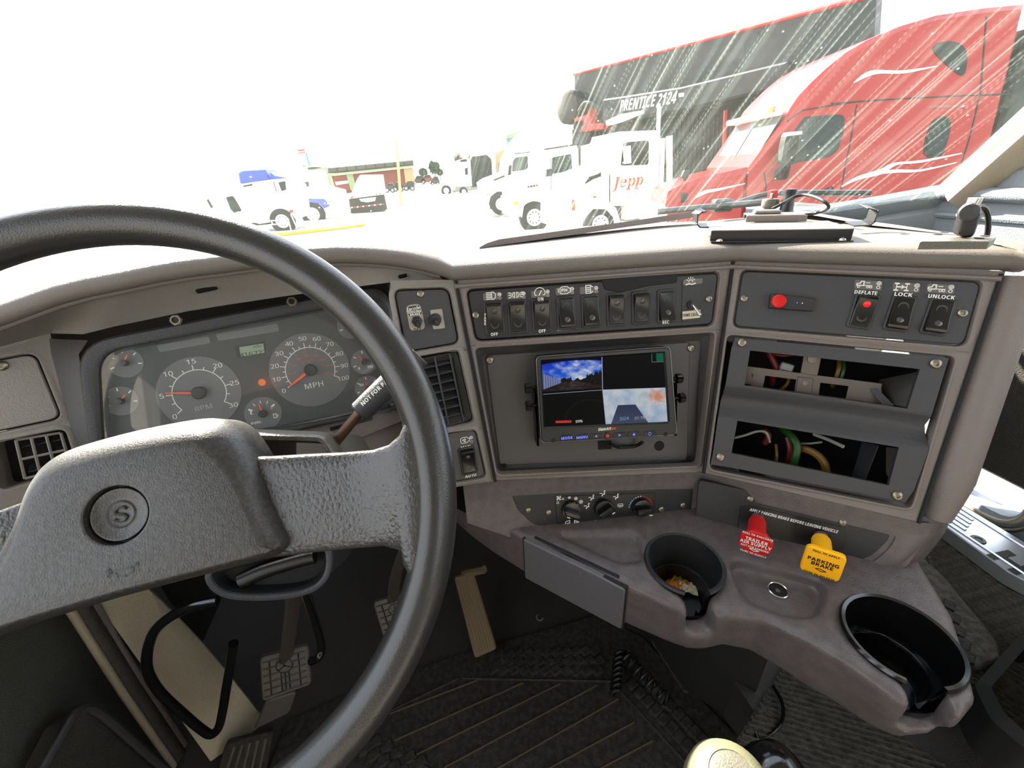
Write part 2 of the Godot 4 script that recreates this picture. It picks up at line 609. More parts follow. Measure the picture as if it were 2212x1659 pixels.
func build_cab() -> void:
	# floor, in two levels
	var k := MB.new()
	k.box(EYE + Vector3(-0.1, -1.03, -0.2), Vector3(1.2, 0.06, 2.4))
	struct("floor", "dark cab floor in the driver's footwell under the pedals", k, M.kick)
	k = MB.new()
	k.box(EYE + Vector3(0.82, -0.94, -0.2), Vector3(0.70, 0.12, 2.4))
	struct("floor", "raised cab floor on the passenger side under the ribbed mat", k, M.kick)
	k = MB.new()
	k.box(EYE + Vector3(0.97, -0.81, -0.2), Vector3(0.34, 0.14, 2.4), 0.01)
	struct("floor", "stepped-up floor edge by the passenger door", k, M.kick)
	# firewall under the dashboard
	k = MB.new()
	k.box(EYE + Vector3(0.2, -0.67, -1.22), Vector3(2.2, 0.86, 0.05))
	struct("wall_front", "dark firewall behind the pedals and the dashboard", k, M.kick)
	k = MB.new()
	var ra := MB.rect(2.2, 1.9, 0.001, 5, Vector2(0.2, -0.3))
	var rb := MB.rect(0.7, 0.66, 0.08, 5, Vector2(-0.3, 0.20))
	k.xf = Transform3D(Basis(Vector3.UP, PI), EYE + Vector3(0.4, 0, 1.0))
	k.band(MB.up(ra, 0.0), MB.up(rb, 0.0))
	k.band(MB.up(rb, 0.0), MB.up(rb, -0.05))
	k.band(MB.up(rb, -0.05), MB.up(ra, -0.05))
	var rear := struct("wall_rear", "pale rear wall of the cab behind the seats with a wide window", k, M.headliner)
	k = MB.new()
	k.xf = Transform3D(Basis(Vector3.UP, PI), EYE + Vector3(0.4, 0, 1.02))
	k.cap(rb, 0.0)
	put("rear_pane", k, M.glass, rear)
	k = MB.new()
	k.box(EYE + Vector3(0.2, 0.62, 0.22), Vector3(2.2, 0.06, 1.6), 0.02)
	struct("ceiling", "pale fabric headliner over the cab", k, M.headliner)
	# left wall: door with its window
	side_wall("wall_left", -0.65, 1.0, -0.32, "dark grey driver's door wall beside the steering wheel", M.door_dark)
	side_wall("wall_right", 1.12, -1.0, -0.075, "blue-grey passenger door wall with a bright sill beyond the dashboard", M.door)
	for sx in [-0.675, 1.145]:
		k = MB.new()
		k.box(EYE + Vector3(sx, -0.66 if sx > 0 else -0.75, -1.02), Vector3(0.05, 1.06 if sx > 0 else 0.86, 0.46))
		struct("wall_front_side", "dark cowl side by the driver's footwell" if sx < 0 else "dark cowl side beyond the passenger end of the dashboard", k, M.kick)
	# windshield with its seals and film of dust
	var rows := []
	var dust := []
	for j in 13:
		var y := -0.16 + 0.74 * j / 12.0
		var r := PackedVector3Array()
		var d := PackedVector3Array()
		for i in 25:
			var x := -0.66 + 1.79 * i / 24.0
			r.append(EYE + Vector3(x, y, wind_z(x, y)))
			d.append(EYE + Vector3(x, y, wind_z(x, y) + 0.004))
		rows.append(r)
		dust.append(d)
	k = MB.new()
	k.sheet(rows)
	var w := struct("window_1", "wide windshield glass over the dashboard with streaks of dust", k, M.glass)
	k = MB.new()
	for j in 12:
		for i in 24:
			k.quad(dust[j][i], dust[j][i + 1], dust[j + 1][i + 1], dust[j + 1][i])
			var u0 := i / 24.0; var u1 := (i + 1) / 24.0; var v0 := 1.0 - j / 12.0; var v1 := 1.0 - (j + 1) / 12.0
			for t in [Vector2(u0, v0), Vector2(u1, v0), Vector2(u1, v1), Vector2(u0, v0), Vector2(u1, v1), Vector2(u0, v1)]: k.uv.append(t)
	put("dust_film", k, dust_material(), w)
	# pillars and the header above the glass
	for s in [-1, 1]:
		var px := -0.665 if s < 0 else 1.135
		var path := PackedVector3Array()
		for j in 9:
			var y := -0.10 + 0.70 * j / 8.0
			path.append(EYE + Vector3(px, y, wind_z(px, y) + 0.015))
		k = MB.new()
		k.tube(path, 0.045, 12, true, false, 0.7)
		struct("trim_1" if s < 0 else "trim_2", "beige windshield pillar at the driver's side" if s < 0 else "beige windshield pillar beside the red truck's rear", k, M.beige)
	k = MB.new()
	k.box(EYE + Vector3(0.23, 0.575, -0.585), Vector3(1.8, 0.05, 0.12), 0.02)
	struct("trim_3", "headliner edge above the windshield", k, M.headliner)
	# right cowl corner below the pillar, seen over the end of the dashboard
	k = MB.new()
	var top := [Vector3(0.80, -0.108, -0.98), Vector3(0.93, -0.113, -0.90), Vector3(1.03, -0.093, -0.83), Vector3(1.125, -0.072, -0.77)]
	var prof := [Vector2(-0.012, 0.30), Vector2(-0.012, 0.10), Vector2(-0.004, 0.085), Vector2(-0.004, 0.05), Vector2(-0.012, 0.04), Vector2(-0.004, 0.03), Vector2(0.0, 0.014), Vector2(-0.006, 0.004), Vector2(-0.02, 0.0), Vector2(-0.05, 0.0)]
	rows = []
	for pr in prof:
		var r := PackedVector3Array()
		for t in top:
			r.append(EYE + t + Vector3(-0.5, 0, 0.86) * pr.x - Vector3(0, pr.y, 0))
		rows.append(r)
	k.sheet(rows)
	struct("trim_4", "blue-grey cowl corner between the dashboard end and the windshield pillar", k, M.door)
	struct_glass("window_2", -0.67, 1.0, "driver's door window glass")
	struct_glass("window_3", 1.14, -1.0, "passenger door window glass")

func struct_glass(called: String, x: float, _s: float, label: String) -> void:
	var k := MB.new()
	var a := EYE + Vector3(x, 0, 0)
	var lo := -0.30 if x < 0.0 else -0.06
	k.quad(a + Vector3(0, lo, -0.79), a + Vector3(0, lo, 0.82), a + Vector3(0, 0.56, 0.82), a + Vector3(0, 0.56, -0.36 if x > 0.0 else -0.20))
	struct(called, label, k, M.glass)

func side_wall(called: String, x: float, facing: float, sill: float, label: String, m: Material) -> void:
	# local axes: along the wall, up, into the cab
	var fr := Transform3D(Basis(Vector3(0, 0, -facing), Vector3.UP, Vector3(facing, 0, 0)), EYE + Vector3(x, 0, 0))
	var f := -facing     # local x = f * z
	var k := MB.new()
	var n := 5
	# upper cell with the window opening
	var cell := func(outer: Array, inner: Array, r: float, thick: float) -> void:
		var lo := PackedVector2Array(); var li := PackedVector2Array()
		for v in outer: lo.append(Vector2(v.x * f, v.y))
		for v in inner: li.append(Vector2(v.x * f, v.y))
		var a := MB.rq(lo, 0.001, n)
		var b := MB.rq(li, r, n)
		k.band(MB.up(a, 0), MB.up(b, 0))
		k.band(MB.up(b, 0), MB.up(MB.inset(b, 0.008), -0.008))
		k.band(MB.up(MB.inset(b, 0.008), -0.008), MB.up(MB.inset(b, 0.008), -thick))
		k.band(MB.up(b, -thick), MB.up(a, -thick))
		k.band(MB.up(a, -thick), MB.up(a, 0))
	cell.call([Vector2(-0.80, sill - 0.001), Vector2(1.0, sill - 0.001), Vector2(1.0, 0.62), Vector2(-0.80 + 0.7 * (0.62 - sill), 0.62)], [Vector2(-0.76, sill + 0.03), Vector2(0.80, sill + 0.03), Vector2(0.80, 0.54), Vector2(-0.76 + 0.7 * (0.51 - sill), 0.54)], 0.06, 0.05)
	if facing < 0.0:
		# lower cell with the peep window
		var fd := Transform3D(Basis(Vector3(0, 0, 1), Vector3.UP, Vector3(-1, 0, 0)), EYE + Vector3(x, 0, 0))
		var pw := ql(fd, [2056, 868, 2290, 965, 2196, 1146, 2010, 1042])
		var inn := []
		for v in pw: inn.append(Vector2(v.x, v.y))
		inn = [inn[3], inn[2], inn[1], inn[0]]
		cell.call([Vector2(-0.80, -1.0), Vector2(-0.12, -1.0), Vector2(-0.12, -0.30), Vector2(-0.80, -0.30)], inn, 0.05, 0.05)
		var o := struct(called, label, k, m, fr)
		# upper door skin, ledge and grooves
		k = MB.new()
		k.box(Vector3(0.1, (sill - 0.30) / 2, -0.025), Vector3(1.8, sill + 0.30 - 0.004, 0.05))
		k.box(Vector3(0.44, -0.65, -0.025), Vector3(1.11, 0.7, 0.05))
		put("door_skin", k, m, o)
		k = MB.new()
		var e := PackedVector3Array()
		for i in 8: e.append(Vector3((-0.80 + 1.0 * i / 7.0), sill - 0.012, 0.005))
		k.tube(e, 0.014, 10)
		e.clear()
		for i in 8: e.append(Vector3((-0.80 + 1.0 * i / 7.0), sill - 0.055, 0.0))
		k.tube(e, 0.007, 8)
		put("door_ledge", k, m, o)
		k = MB.new()
		k.box(Vector3(0.25, -0.46, 0.012), Vector3(1.6, 0.30, 0.04), 0.012)
		put("armrest", k, M.kick, o)
		# seal round the peep window
		var seal := MB.rq(PackedVector2Array([inn[0], inn[1], inn[2], inn[3]]), 0.06, 8)
		for off in [0.004, 0.02]:
			k = MB.new()
			k.tube(MB.up(MB.inset(seal, -off), 0.004), 0.005, 8, false, true)
			put("window_seal", k, M.beige if off < 0.01 else M.steel, o)
		k = MB.new()
		k.cap(seal, -0.03)
		put("peep_pane", k, M.glass, o)
	else:
		k.box(Vector3(-0.1 * f, -0.785, -0.025), Vector3(1.8, 0.93, 0.05))
		struct(called, label, k, m, fr)

func dust_material() -> StandardMaterial3D:
	var w := 1024
	var h := 512
	var img := Image.create(w, h, false, Image.FORMAT_RGBA8)
	var n := FastNoiseLite.new()
	n.seed = 5
	n.noise_type = FastNoiseLite.TYPE_SIMPLEX_SMOOTH
	n.frequency = 1.0
	n.fractal_octaves = 3
	for j in h:
		for i in w:
			var u := float(i) / w
			var v := float(j) / h
			# dried runs of wiper water: fine lines that lean to the right going up, thickest on the right half
			var s := u * 1.79 - (1.0 - v) * 0.20
			var line := n.get_noise_2d(s * 130.0, v * 0.9 + 3.0)
			var wide := n.get_noise_2d(s * 34.0 + 50.0, v * 0.7)
			var part := clampf((u - 0.36) / 0.2, 0.0, 1.0)
			var a := 0.008 + maxf(0.0, line - 0.24) * 0.27 * part + maxf(0.0, wide) * 0.04 * part
			a += maxf(0.0, n.get_noise_2d(u * 9.0, v * 9.0)) * 0.015
			img.set_pixel(i, j, Color(1, 1, 1, clampf(a, 0.0, 0.5)))
	for s in 260:
		img.set_pixel(rng.randi_range(0, w - 1), rng.randi_range(0, h - 1), Color(1, 1, 1, 0.6))
	var m := mat("dust", Color(0.93, 1.0, 0.96), 0.9)
	m.albedo_texture = ImageTexture.create_from_image(img)
	m.transparency = BaseMaterial3D.TRANSPARENCY_ALPHA
	m.cull_mode = BaseMaterial3D.CULL_DISABLED
	m.backlight_enabled = true
	m.backlight = Color(1, 1, 1)
	m.texture_repeat = false
	return m

# ---------------------------------------------------------------- dashboard
var dash: Node3D
var lip: PackedVector3Array       # the seam under the padded edge, left to right

func corner_pts(fr: Transform3D, px: Array, off := 0.0) -> PackedVector3Array:
	var r := PackedVector3Array()
	for i in range(0, px.size(), 2):
		var a := q(fr, px[i], px[i + 1], off)
		r.append(fr * Vector3(a.x, a.y, off))
	return r

# a flat face with an opening: outer and inner given as pixels TL TR BR BL; rounded lip, then walls going in
func cell(k: MB, fr: Transform3D, outer: Array, inner: Array, r: float, depth: float, n := 5, lipw := 0.004) -> void:
	var a := MB.rq(ql(fr, outer), 0.0005, n)
	var b := MB.rq(ql(fr, inner), r, n)
	var g := MB.inset(b, -lipw)
	var hi := 0.002
	k.xf = fr
	k.band(MB.up(a, 0), MB.up(MB.inset(b, -lipw * 2.0), 0))
	k.band(MB.up(MB.inset(b, -lipw * 2.0), 0), MB.up(g, hi))
	k.band(MB.up(g, hi), MB.up(MB.inset(b, -lipw * 0.4), hi * 0.8))
	k.band(MB.up(MB.inset(b, -lipw * 0.4), hi * 0.8), MB.up(b, -hi))
	k.band(MB.up(b, -hi), MB.up(b, -depth))
	k.xf = Transform3D()

func build_dash() -> void:
	dash = thing("dashboard", "taupe plastic truck dashboard wrapped around the driver, with a padded sunlit top", "dashboard")
	# the seam line under the pad
	var px := [-160, 775, -60, 735, 0, 710, 70, 684, 136, 660, 200, 643, 271, 629, 340, 614, 407, 602, 480, 593, 556, 583, 640, 576, 736, 571, 790, 572, 834, 575, 880, 581, 915, 588, 950, 597]
	var a := FC.origin
	var off_a := (FK.affine_inverse() * a).z
	for i in range(0, px.size(), 2):
		var t := clampf(px[i] / 985.0, 0.0, 1.0)
		var o := lerpf(0.055, off_a, t * t)
		var p2 := q(FK, px[i], px[i + 1], o)
		lip.append(FK * Vector3(p2.x, p2.y, o))
	var n_left := lip.size()
	lip.append(a)
	for i in 5: lip.append(lev(lerpf(982, 1582, (i + 1) / 6.0), lerpf(608, 566, (i + 1) / 6.0), -0.135))
	lip.append(FR.origin)
	var c := lev(2163, 586, -0.135)
	for i in 4: lip.append(FR.origin.lerp(c, (i + 1) / 5.0))
	lip.append(c)
	# rounded end of the pad, going forwards
	var turn := [lev(2192, 590, -0.135), lev(2206, 580, -0.135), lev(2211, 566, -0.135)]
	for v in turn: lip.append(v)
	var e2 := EYE + Vector3(0.765, -0.135, -0.58)
	lip.append(e2)
	lip.append(EYE + Vector3(0.86, -0.135, -0.90))
	# outward directions
	var outw := PackedVector3Array()
	for i in lip.size():
		var t := lip[mini(i + 1, lip.size() - 1)] - lip[maxi(i - 1, 0)]
		t.y = 0
		t = t.normalized()
		outw.append(Vector3(-t.z, 0, t.x))
	for pass_n in 2:
		var sm := outw.duplicate()
		for i in range(1, lip.size() - 1):
			if absi(i - n_left) > 0: sm[i] = (outw[i - 1] + outw[i] * 2.0 + outw[i + 1]).normalized()
		outw = sm
	var prof := [Vector2(-0.012, 0.0), Vector2(-0.003, 0.0005), Vector2(0.004, 0.002), Vector2(0.0085, 0.006), Vector2(0.010, 0.012), Vector2(0.008, 0.018), Vector2(0.003, 0.0225), Vector2(-0.006, 0.0255), Vector2(-0.025, 0.028), Vector2(-0.05, 0.029)]
	var rows := []
	for p in prof:
		var r := PackedVector3Array()
		for i in lip.size(): r.append(lip[i] + outw[i] * p.x + Vector3(0, p.y, 0))
		rows.append(r)
	var k := MB.new()
	k.sheet(rows)
	put("padded_edge", k, M.pad, dash, Transform3D(), 50.0)
	# the top, from the pad to the foot of the windshield
	var edge: PackedVector3Array = rows[rows.size() - 1]
	var top_rows := []
	for j in 9:
		var t := j / 8.0
		var r := PackedVector3Array()
		for i in lip.size():
			var s := float(i) / (lip.size() - 1)
			var fx := lerpf(-0.66, 0.86, clampf(s * 1.12, 0.0, 1.0))
			var f := Vector3(fx, -0.14, wind_z(fx, -0.14) - 0.03)
			if i >= lip.size() - 6: f = Vector3(0.86 + 0.01 * (i - lip.size() + 6), -0.125, -0.90 - 0.006 * (lip.size() - i))
			var v := edge[i].lerp(EYE + f, t)
			v.y += sin(t * PI) * 0.004
			r.append(v)
		top_rows.append(r)
	var down := PackedVector3Array()
	for v in top_rows[8]: down.append(Vector3(v.x, EYE.y - 0.47, v.z))
	top_rows.append(down)
	k = MB.new()
	k.sheet(top_rows)
	put("top_panel", k, M.pad, dash, Transform3D(), 60.0)
	k = MB.new()
	var sh := Vector3(-0.09, 0, 0)
	var ca: Vector3 = lip[0] + sh; var cb: Vector3 = top_rows[8][0]
	var cm: Vector3 = top_rows[4][0] + sh * 0.4
	k.sheet([PackedVector3Array([Vector3(cb.x, EYE.y - 0.5, cb.z), Vector3(cm.x, EYE.y - 0.5, cm.z), Vector3(ca.x, EYE.y - 0.5, ca.z)]), PackedVector3Array([cb, cm, ca])])
	put("end_panel", k, M.trim, dash)
	# groove and ledge under the pad on the centre and right panels
	var faces := [[FC, 982, 608, 1582, 566, 0.0], [FR, 1582, 566, 2165, 590, 0.0]]
	for f in faces:
		k = MB.new()
		k.xf = f[0]
		var p0 := q(f[0], f[1], f[2]); var p1 := q(f[0], f[3], f[4])
		var l := PackedVector2Array([p0 + Vector2(0, -0.010), p1 + Vector2(0, -0.010), p1 + Vector2(0, -0.0035), p0 + Vector2(0, -0.0035)])
		k.prism(l, -0.004, 0.0045, 0.002)
		put("seam_ledge", k, M.trim, dash)
	# centre panel face: switch opening above, monitor bay below
	k = MB.new()
	cell(k, FC, [982, 600, 1586, 558, 1561, 712, 1012, 747], [1007, 626, 1554, 587, 1540, 703, 1027, 737], 0.010, 0.02)
	cell(k, FC, [1012, 747, 1561, 712, 1521, 1019, 1067, 1037], [1026, 753, 1543, 719, 1509, 1004, 1075, 1024], 0.008, 0.012, 5, 0.003)
	put("centre_fascia", k, M.trim, dash)
	# the bay's deep floor behind the monitor plate
	k = MB.new()
	var bay0 := MB.rq(ql(FC, [1026, 753, 1543, 719, 1509, 1004, 1075, 1024]), 0.008, 5)
	var bay1 := MB.rq(ql(FC, [1040, 767, 1515, 736, 1499, 1006, 1078, 1020], -0.022), 0.008, 5)
	k.xf = FC
	k.band(MB.up(bay0, -0.010), MB.up(bay1, -0.024))
	k.cap(bay1, -0.024)
	put("monitor_bay", k, M.mount, dash)
	# right panel face
	k = MB.new()
	cell(k, FR, [1586, 560, 2172, 586, 2108, 762, 1561, 716], [1602, 583, 2122, 607, 2084, 748, 1583, 706], 0.010, 0.02)
	cell(k, FR, [1561, 716, 2108, 762, 1984, 1127, 1520, 1020], [1572, 724, 2062, 771, 1966, 1098, 1533, 1012], 0.008, 0.016, 5, 0.003)
	put("right_fascia", k, M.trim, dash)
	# seams between the faces
	for f in [[FC, [984, 604, 1070, 1040]], [FR, [1584, 564, 1520, 1022]], [FR, [2164, 592, 1984, 1130]]]:
		k = MB.new()
		var e: Array = f[1]
		k.tube(PackedVector3Array([f[0] * q3(f[0], e[0], e[1], 0.0006), f[0] * q3(f[0], e[2], e[3], 0.0006)]), 0.0026, 6)
		put("seam", k, M.dark, dash)
	# corner post at the right end
	k = MB.new()
	var path := PackedVector3Array()
	var rad := []
	for i in 13:
		var t := i / 12.0
		var p := q3(FR, lerpf(2190, 2020, t), lerpf(602, 1118, t), -0.0235)
		path.append(FR * p)
		rad.append(0.026 * (1.0 if t < 0.85 else lerpf(1.0, 0.62, (t - 0.85) / 0.15)))
	k.tube(path, rad, 20, true, false, 1.0)
	put("corner_post", k, M.trim, dash, Transform3D(), 60.0)
	# lower fascia under the panels, with a rounded horn at its right end
	k = MB.new()
	var strip_t := [1000, 1048, 1067, 1037, 1180, 1032, 1300, 1027, 1420, 1022, 1520, 1020, 1640, 1047, 1760, 1075, 1880, 1103, 1984, 1128, 2020, 1132]
	var strip_b := [1010, 1130, 1100, 1160, 1190, 1150, 1300, 1146, 1420, 1142, 1500, 1142, 1620, 1178, 1730, 1208, 1840, 1236, 1900, 1250, 1960, 1222]
	rows = []
	for j in 4:
		var r := PackedVector3Array()
		for i in range(0, strip_t.size(), 2):
			var fr: Transform3D = FC if i < 11 else FR
			var xx := lerpf(strip_b[i], strip_t[i], j / 3.0)
			var yy := lerpf(strip_b[i + 1], strip_t[i + 1], j / 3.0)
			var o := -0.012 if j < 3 else -0.004
			r.append(fr * q3(fr, xx, yy, o))
		rows.append(r)
	k.sheet(rows)
	put("lower_fascia", k, M.lower, dash, Transform3D(), 50.0)
	k = MB.new()
	var hin := [1600, 1168, 1700, 1190, 1790, 1213, 1852, 1226, 1898, 1206, 1930, 1172, 1936, 1148, 1950, 1136, 1984, 1127]
	var hout := [1600, 1186, 1700, 1214, 1780, 1240, 1850, 1258, 1918, 1254, 1984, 1214, 2026, 1166, 2044, 1136, 2046, 1118]
	rows = []
	for pr in [[1.04, -0.07], [1.0, -0.05], [0.95, -0.031], [0.85, -0.018], [0.7, -0.0115], [0.45, -0.009], [0.2, -0.009], [0.0, -0.0105]]:
		var r := PackedVector3Array()
		for i in range(0, hin.size(), 2):
			r.append(FR * q3(FR, lerpf(hin[i], hout[i], pr[0]), lerpf(hin[i + 1], hout[i + 1], pr[0]), pr[1]))
		rows.append(smooth_path(r, 4))
	k.sheet(rows)
	put("lower_horn", k, M.lower, dash, Transform3D(), 60.0)
	# column with the engine brake plate, the tall vent and the fan switch
	k = MB.new()
	cell(k, FJ, [843, 606, 986, 604, 1018, 757, 852, 768], [850, 626, 970, 622, 993, 742, 876, 762], 0.012, 0.015)
	cell(k, FJ, [852, 768, 1018, 757, 1047, 927, 872, 944], [856, 780, 990, 756, 1024, 912, 894, 940], 0.008, 0.03)
	cell(k, FJ, [868, 944, 1047, 927, 1069, 1039, 890, 1062], [898, 947, 1027, 927, 1050, 1030, 925, 1052], 0.010, 0.012)
	put("column_fascia", k, M.pod, dash)
	# brow: from the lip down to the cluster's bezel
	var bz := [-160, 850, -60, 812, 0, 754, 60, 738, 110, 722, 180, 722, 244, 706, 330, 688, 407, 672, 500, 657, 600, 642, 700, 628, 780, 618, 820, 613, 850, 609, 890, 606, 930, 606, 960, 606]
	var low := PackedVector3Array()
	for i in range(0, bz.size(), 2):
		var t := clampf(bz[i] / 985.0, 0.0, 1.0)
		var o := lerpf(0.0, off_a - 0.002, t * t) + (0.06 if i < 8 else 0.0) * (1.0 if i < 7 else 0.5)
		if i < 10: low.append(FP * q3(FP, bz[i], [795, 767, 750, 733, 720][i / 2], 0.0008))
		else: low.append(FK * q3(FK, bz[i], bz[i + 1], o))
	var high := PackedVector3Array()
	for i in n_left: high.append(lip[i] - outw[i] * 0.004)
	var mid := PackedVector3Array()
	for i in n_left: mid.append(low[i].lerp(high[i], 0.5) - FK.basis.z * 0.004)
	k = MB.new()
	k.sheet([low, mid, high])
	put("cowl_brow", k, M.pod, dash, Transform3D(), 60.0)
	# light line under the pad on the cowl
	k = MB.new()
	k.tube(lip.slice(0, n_left), 0.0028, 8)
	put("cowl_bead", k, M.pad, dash)
	# slot and dimples in the brow
	for s in [[446, 625, 0.5, 0.012, 0.0025, -0.1], [870, 596, 0.5, 0.006, 0.002, -0.1]]:
		var o := lerpf(0.03, off_a, pow(s[0] / 985.0, 2.0))
		k = MB.new()
		k.xf = FK * Transform3D(Basis(Vector3.BACK, -0.1 + deg_to_rad(12)) * Basis(Vector3.RIGHT, -0.5), q3(FK, s[0], s[1], o))
		k.prism(MB.rect(s[3] * 2, s[4] * 2, s[4] * 0.95), -0.002, 0.0012)
		put("slot", k, M.black, dash)
	# left end panel with its frame; vent opening below
	k = MB.new()
	cell(k, FP, [-260, 822, 108, 718, 152, 922, -160, 990], [-200, 812, 76, 762, 134, 904, -140, 962], 0.012, 0.006)
	cell(k, FP, [-160, 990, 152, 922, 196, 1080, -60, 1150], [-20, 958, 139, 927, 166, 1010, 4, 1058], 0.008, 0.03)
	put("end_fascia", k, M.pod, dash)
	k = MB.new()
	k.xf = FP
	k.prism(MB.rq(ql(FP, [-196, 814, 73, 765, 130, 902, -136, 958], 0.0), 0.011, 5), -0.005, 0.0005, 0.0012)
	put("blanking_plate", k, M.pod, dash)
	screw(q3(FP, 3, 790, 0.0005), 0.0065, dash).transform = FP * Transform3D(Basis(), q3(FP, 3, 790, 0.0005))
	# filler that closes the left end behind the face
	var g0 := PackedVector3Array(); var g1 := PackedVector3Array()
	k = MB.new()
	g0.clear(); g1.clear()
	for e in [[-262, 820], [-262, 900], [-165, 1000], [-60, 1160]]:
		g0.append(FP * q3(FP, e[0], e[1], 0.0))
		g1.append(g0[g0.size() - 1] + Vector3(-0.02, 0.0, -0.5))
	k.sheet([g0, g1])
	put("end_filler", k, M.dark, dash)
	# wall of the cluster pocket, left side
	k = MB.new()
	var w0 := PackedVector3Array(); var w1 := PackedVector3Array(); var wm := PackedVector3Array()
	for e in [[212, 1080, 214, 1010], [180, 1000, 212, 960], [152, 925, 200, 905], [128, 830, 180, 830], [110, 762, 170, 765], [106, 732, 190, 735]]:
		w0.append(FP * q3(FP, e[0], e[1], 0.0))
		w1.append(FK * q3(FK, e[2], e[3], -0.004))
		wm.append((w0[w0.size() - 1] * 0.85 + w1[w1.size() - 1] * 0.15))
	k.sheet([w1, wm, w0])
	put("pocket_wall", k, M.mount, dash, Transform3D(), 60.0)
	# pocket's right wall
	k = MB.new()
	w0.clear(); w1.clear()
	for e in [[820, 612, 834, 640], [838, 660, 840, 670], [850, 740, 848, 760], [862, 850, 866, 860], [880, 960, 878, 930]]:
		w0.append(FJ * q3(FJ, e[0] + 18, e[1], 0.0))
		w1.append(FK * q3(FK, e[2] + 16, e[3], -0.004))
	k.sheet([w0, w1])
	put("pocket_wall", k, M.mount, dash, Transform3D(), 60.0)
	# panel below the cluster with two slots and a shallow tray
	k = MB.new()
	cell(k, FK, [205, 1010, 880, 864, 912, 1062, 240, 1200], [736, 965, 884, 905, 905, 1000, 748, 1018], 0.012, 0.012)
	k.xf = FK
	k.cap(MB.rq(ql(FK, [736, 965, 884, 905, 905, 1000, 748, 1018]), 0.012, 5), -0.012)
	put("knee_panel", k, M.trim, dash)
	for s in [[776, 893, 0.075], [760, 915, 0.05]]:
		k = MB.new()
		k.xf = FK * Transform3D(Basis(Vector3.BACK, deg_to_rad(2.0)), q3(FK, s[0], s[1], 0.0))
		k.prism(MB.rect(s[2] * 1.3, 0.006, 0.0029), -0.002, 0.0006)
		put("slot", k, M.black, dash)
	# dark shell that closes the dashboard below and behind
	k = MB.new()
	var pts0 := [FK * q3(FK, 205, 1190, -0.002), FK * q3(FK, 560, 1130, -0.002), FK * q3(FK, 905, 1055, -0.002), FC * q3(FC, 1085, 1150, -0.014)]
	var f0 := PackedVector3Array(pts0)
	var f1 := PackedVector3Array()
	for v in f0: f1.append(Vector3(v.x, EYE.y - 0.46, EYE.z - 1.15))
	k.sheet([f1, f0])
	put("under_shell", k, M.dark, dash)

func smooth_path(p: PackedVector3Array, sub: int) -> PackedVector3Array:
	var r := PackedVector3Array()
	var n := p.size()
	for i in n - 1:
		var a := p[maxi(i - 1, 0)]; var d := p[mini(i + 2, n - 1)]
		for s in sub:
			r.append(p[i].cubic_interpolate(p[i + 1], a, d, float(s) / sub))
	r.append(p[n - 1])
	return r

func lerp_list(l: Array, n: int) -> Array:
	var r := []
	for i in n:
		var t := float(i) / (n - 1) * (l.size() - 1)
		var j := mini(int(t), l.size() - 2)
		r.append(lerpf(l[j], l[j + 1], t - j))
	return r

# ---------------------------------------------------------------- instrument cluster
func polar(r: float, deg: float) -> Vector2:
	return Vector2(cos(deg_to_rad(deg)), sin(deg_to_rad(deg))) * r

func arc_pts(r: float, a0: float, a1: float, n: int) -> PackedVector2Array:
	var l := PackedVector2Array()
	for i in n + 1: l.append(polar(r, lerpf(a0, a1, float(i) / n)))
	return l

func needle(parent: Node, at: Vector3, deg: float, r: float, capr: float, w: float) -> void:
	var k := MB.new()
	k.prism(PackedVector2Array([Vector2(-r * 0.12, -w), Vector2(r, -w * 0.45), Vector2(r, w * 0.45), Vector2(-r * 0.12, w)]), 0.003, 0.0045)
	put("needle", k, M.needle, parent, Transform3D(Basis(Vector3.BACK, deg_to_rad(deg)), at))
	k = MB.new()
	k.lathe(PackedVector2Array([Vector2(capr, 0), Vector2(capr, 0.006), Vector2(capr * 0.85, 0.0075), Vector2(0, 0.0078)]), 24)
	put("needle_cap", k, M.black, parent, Transform3D(Basis(), at))

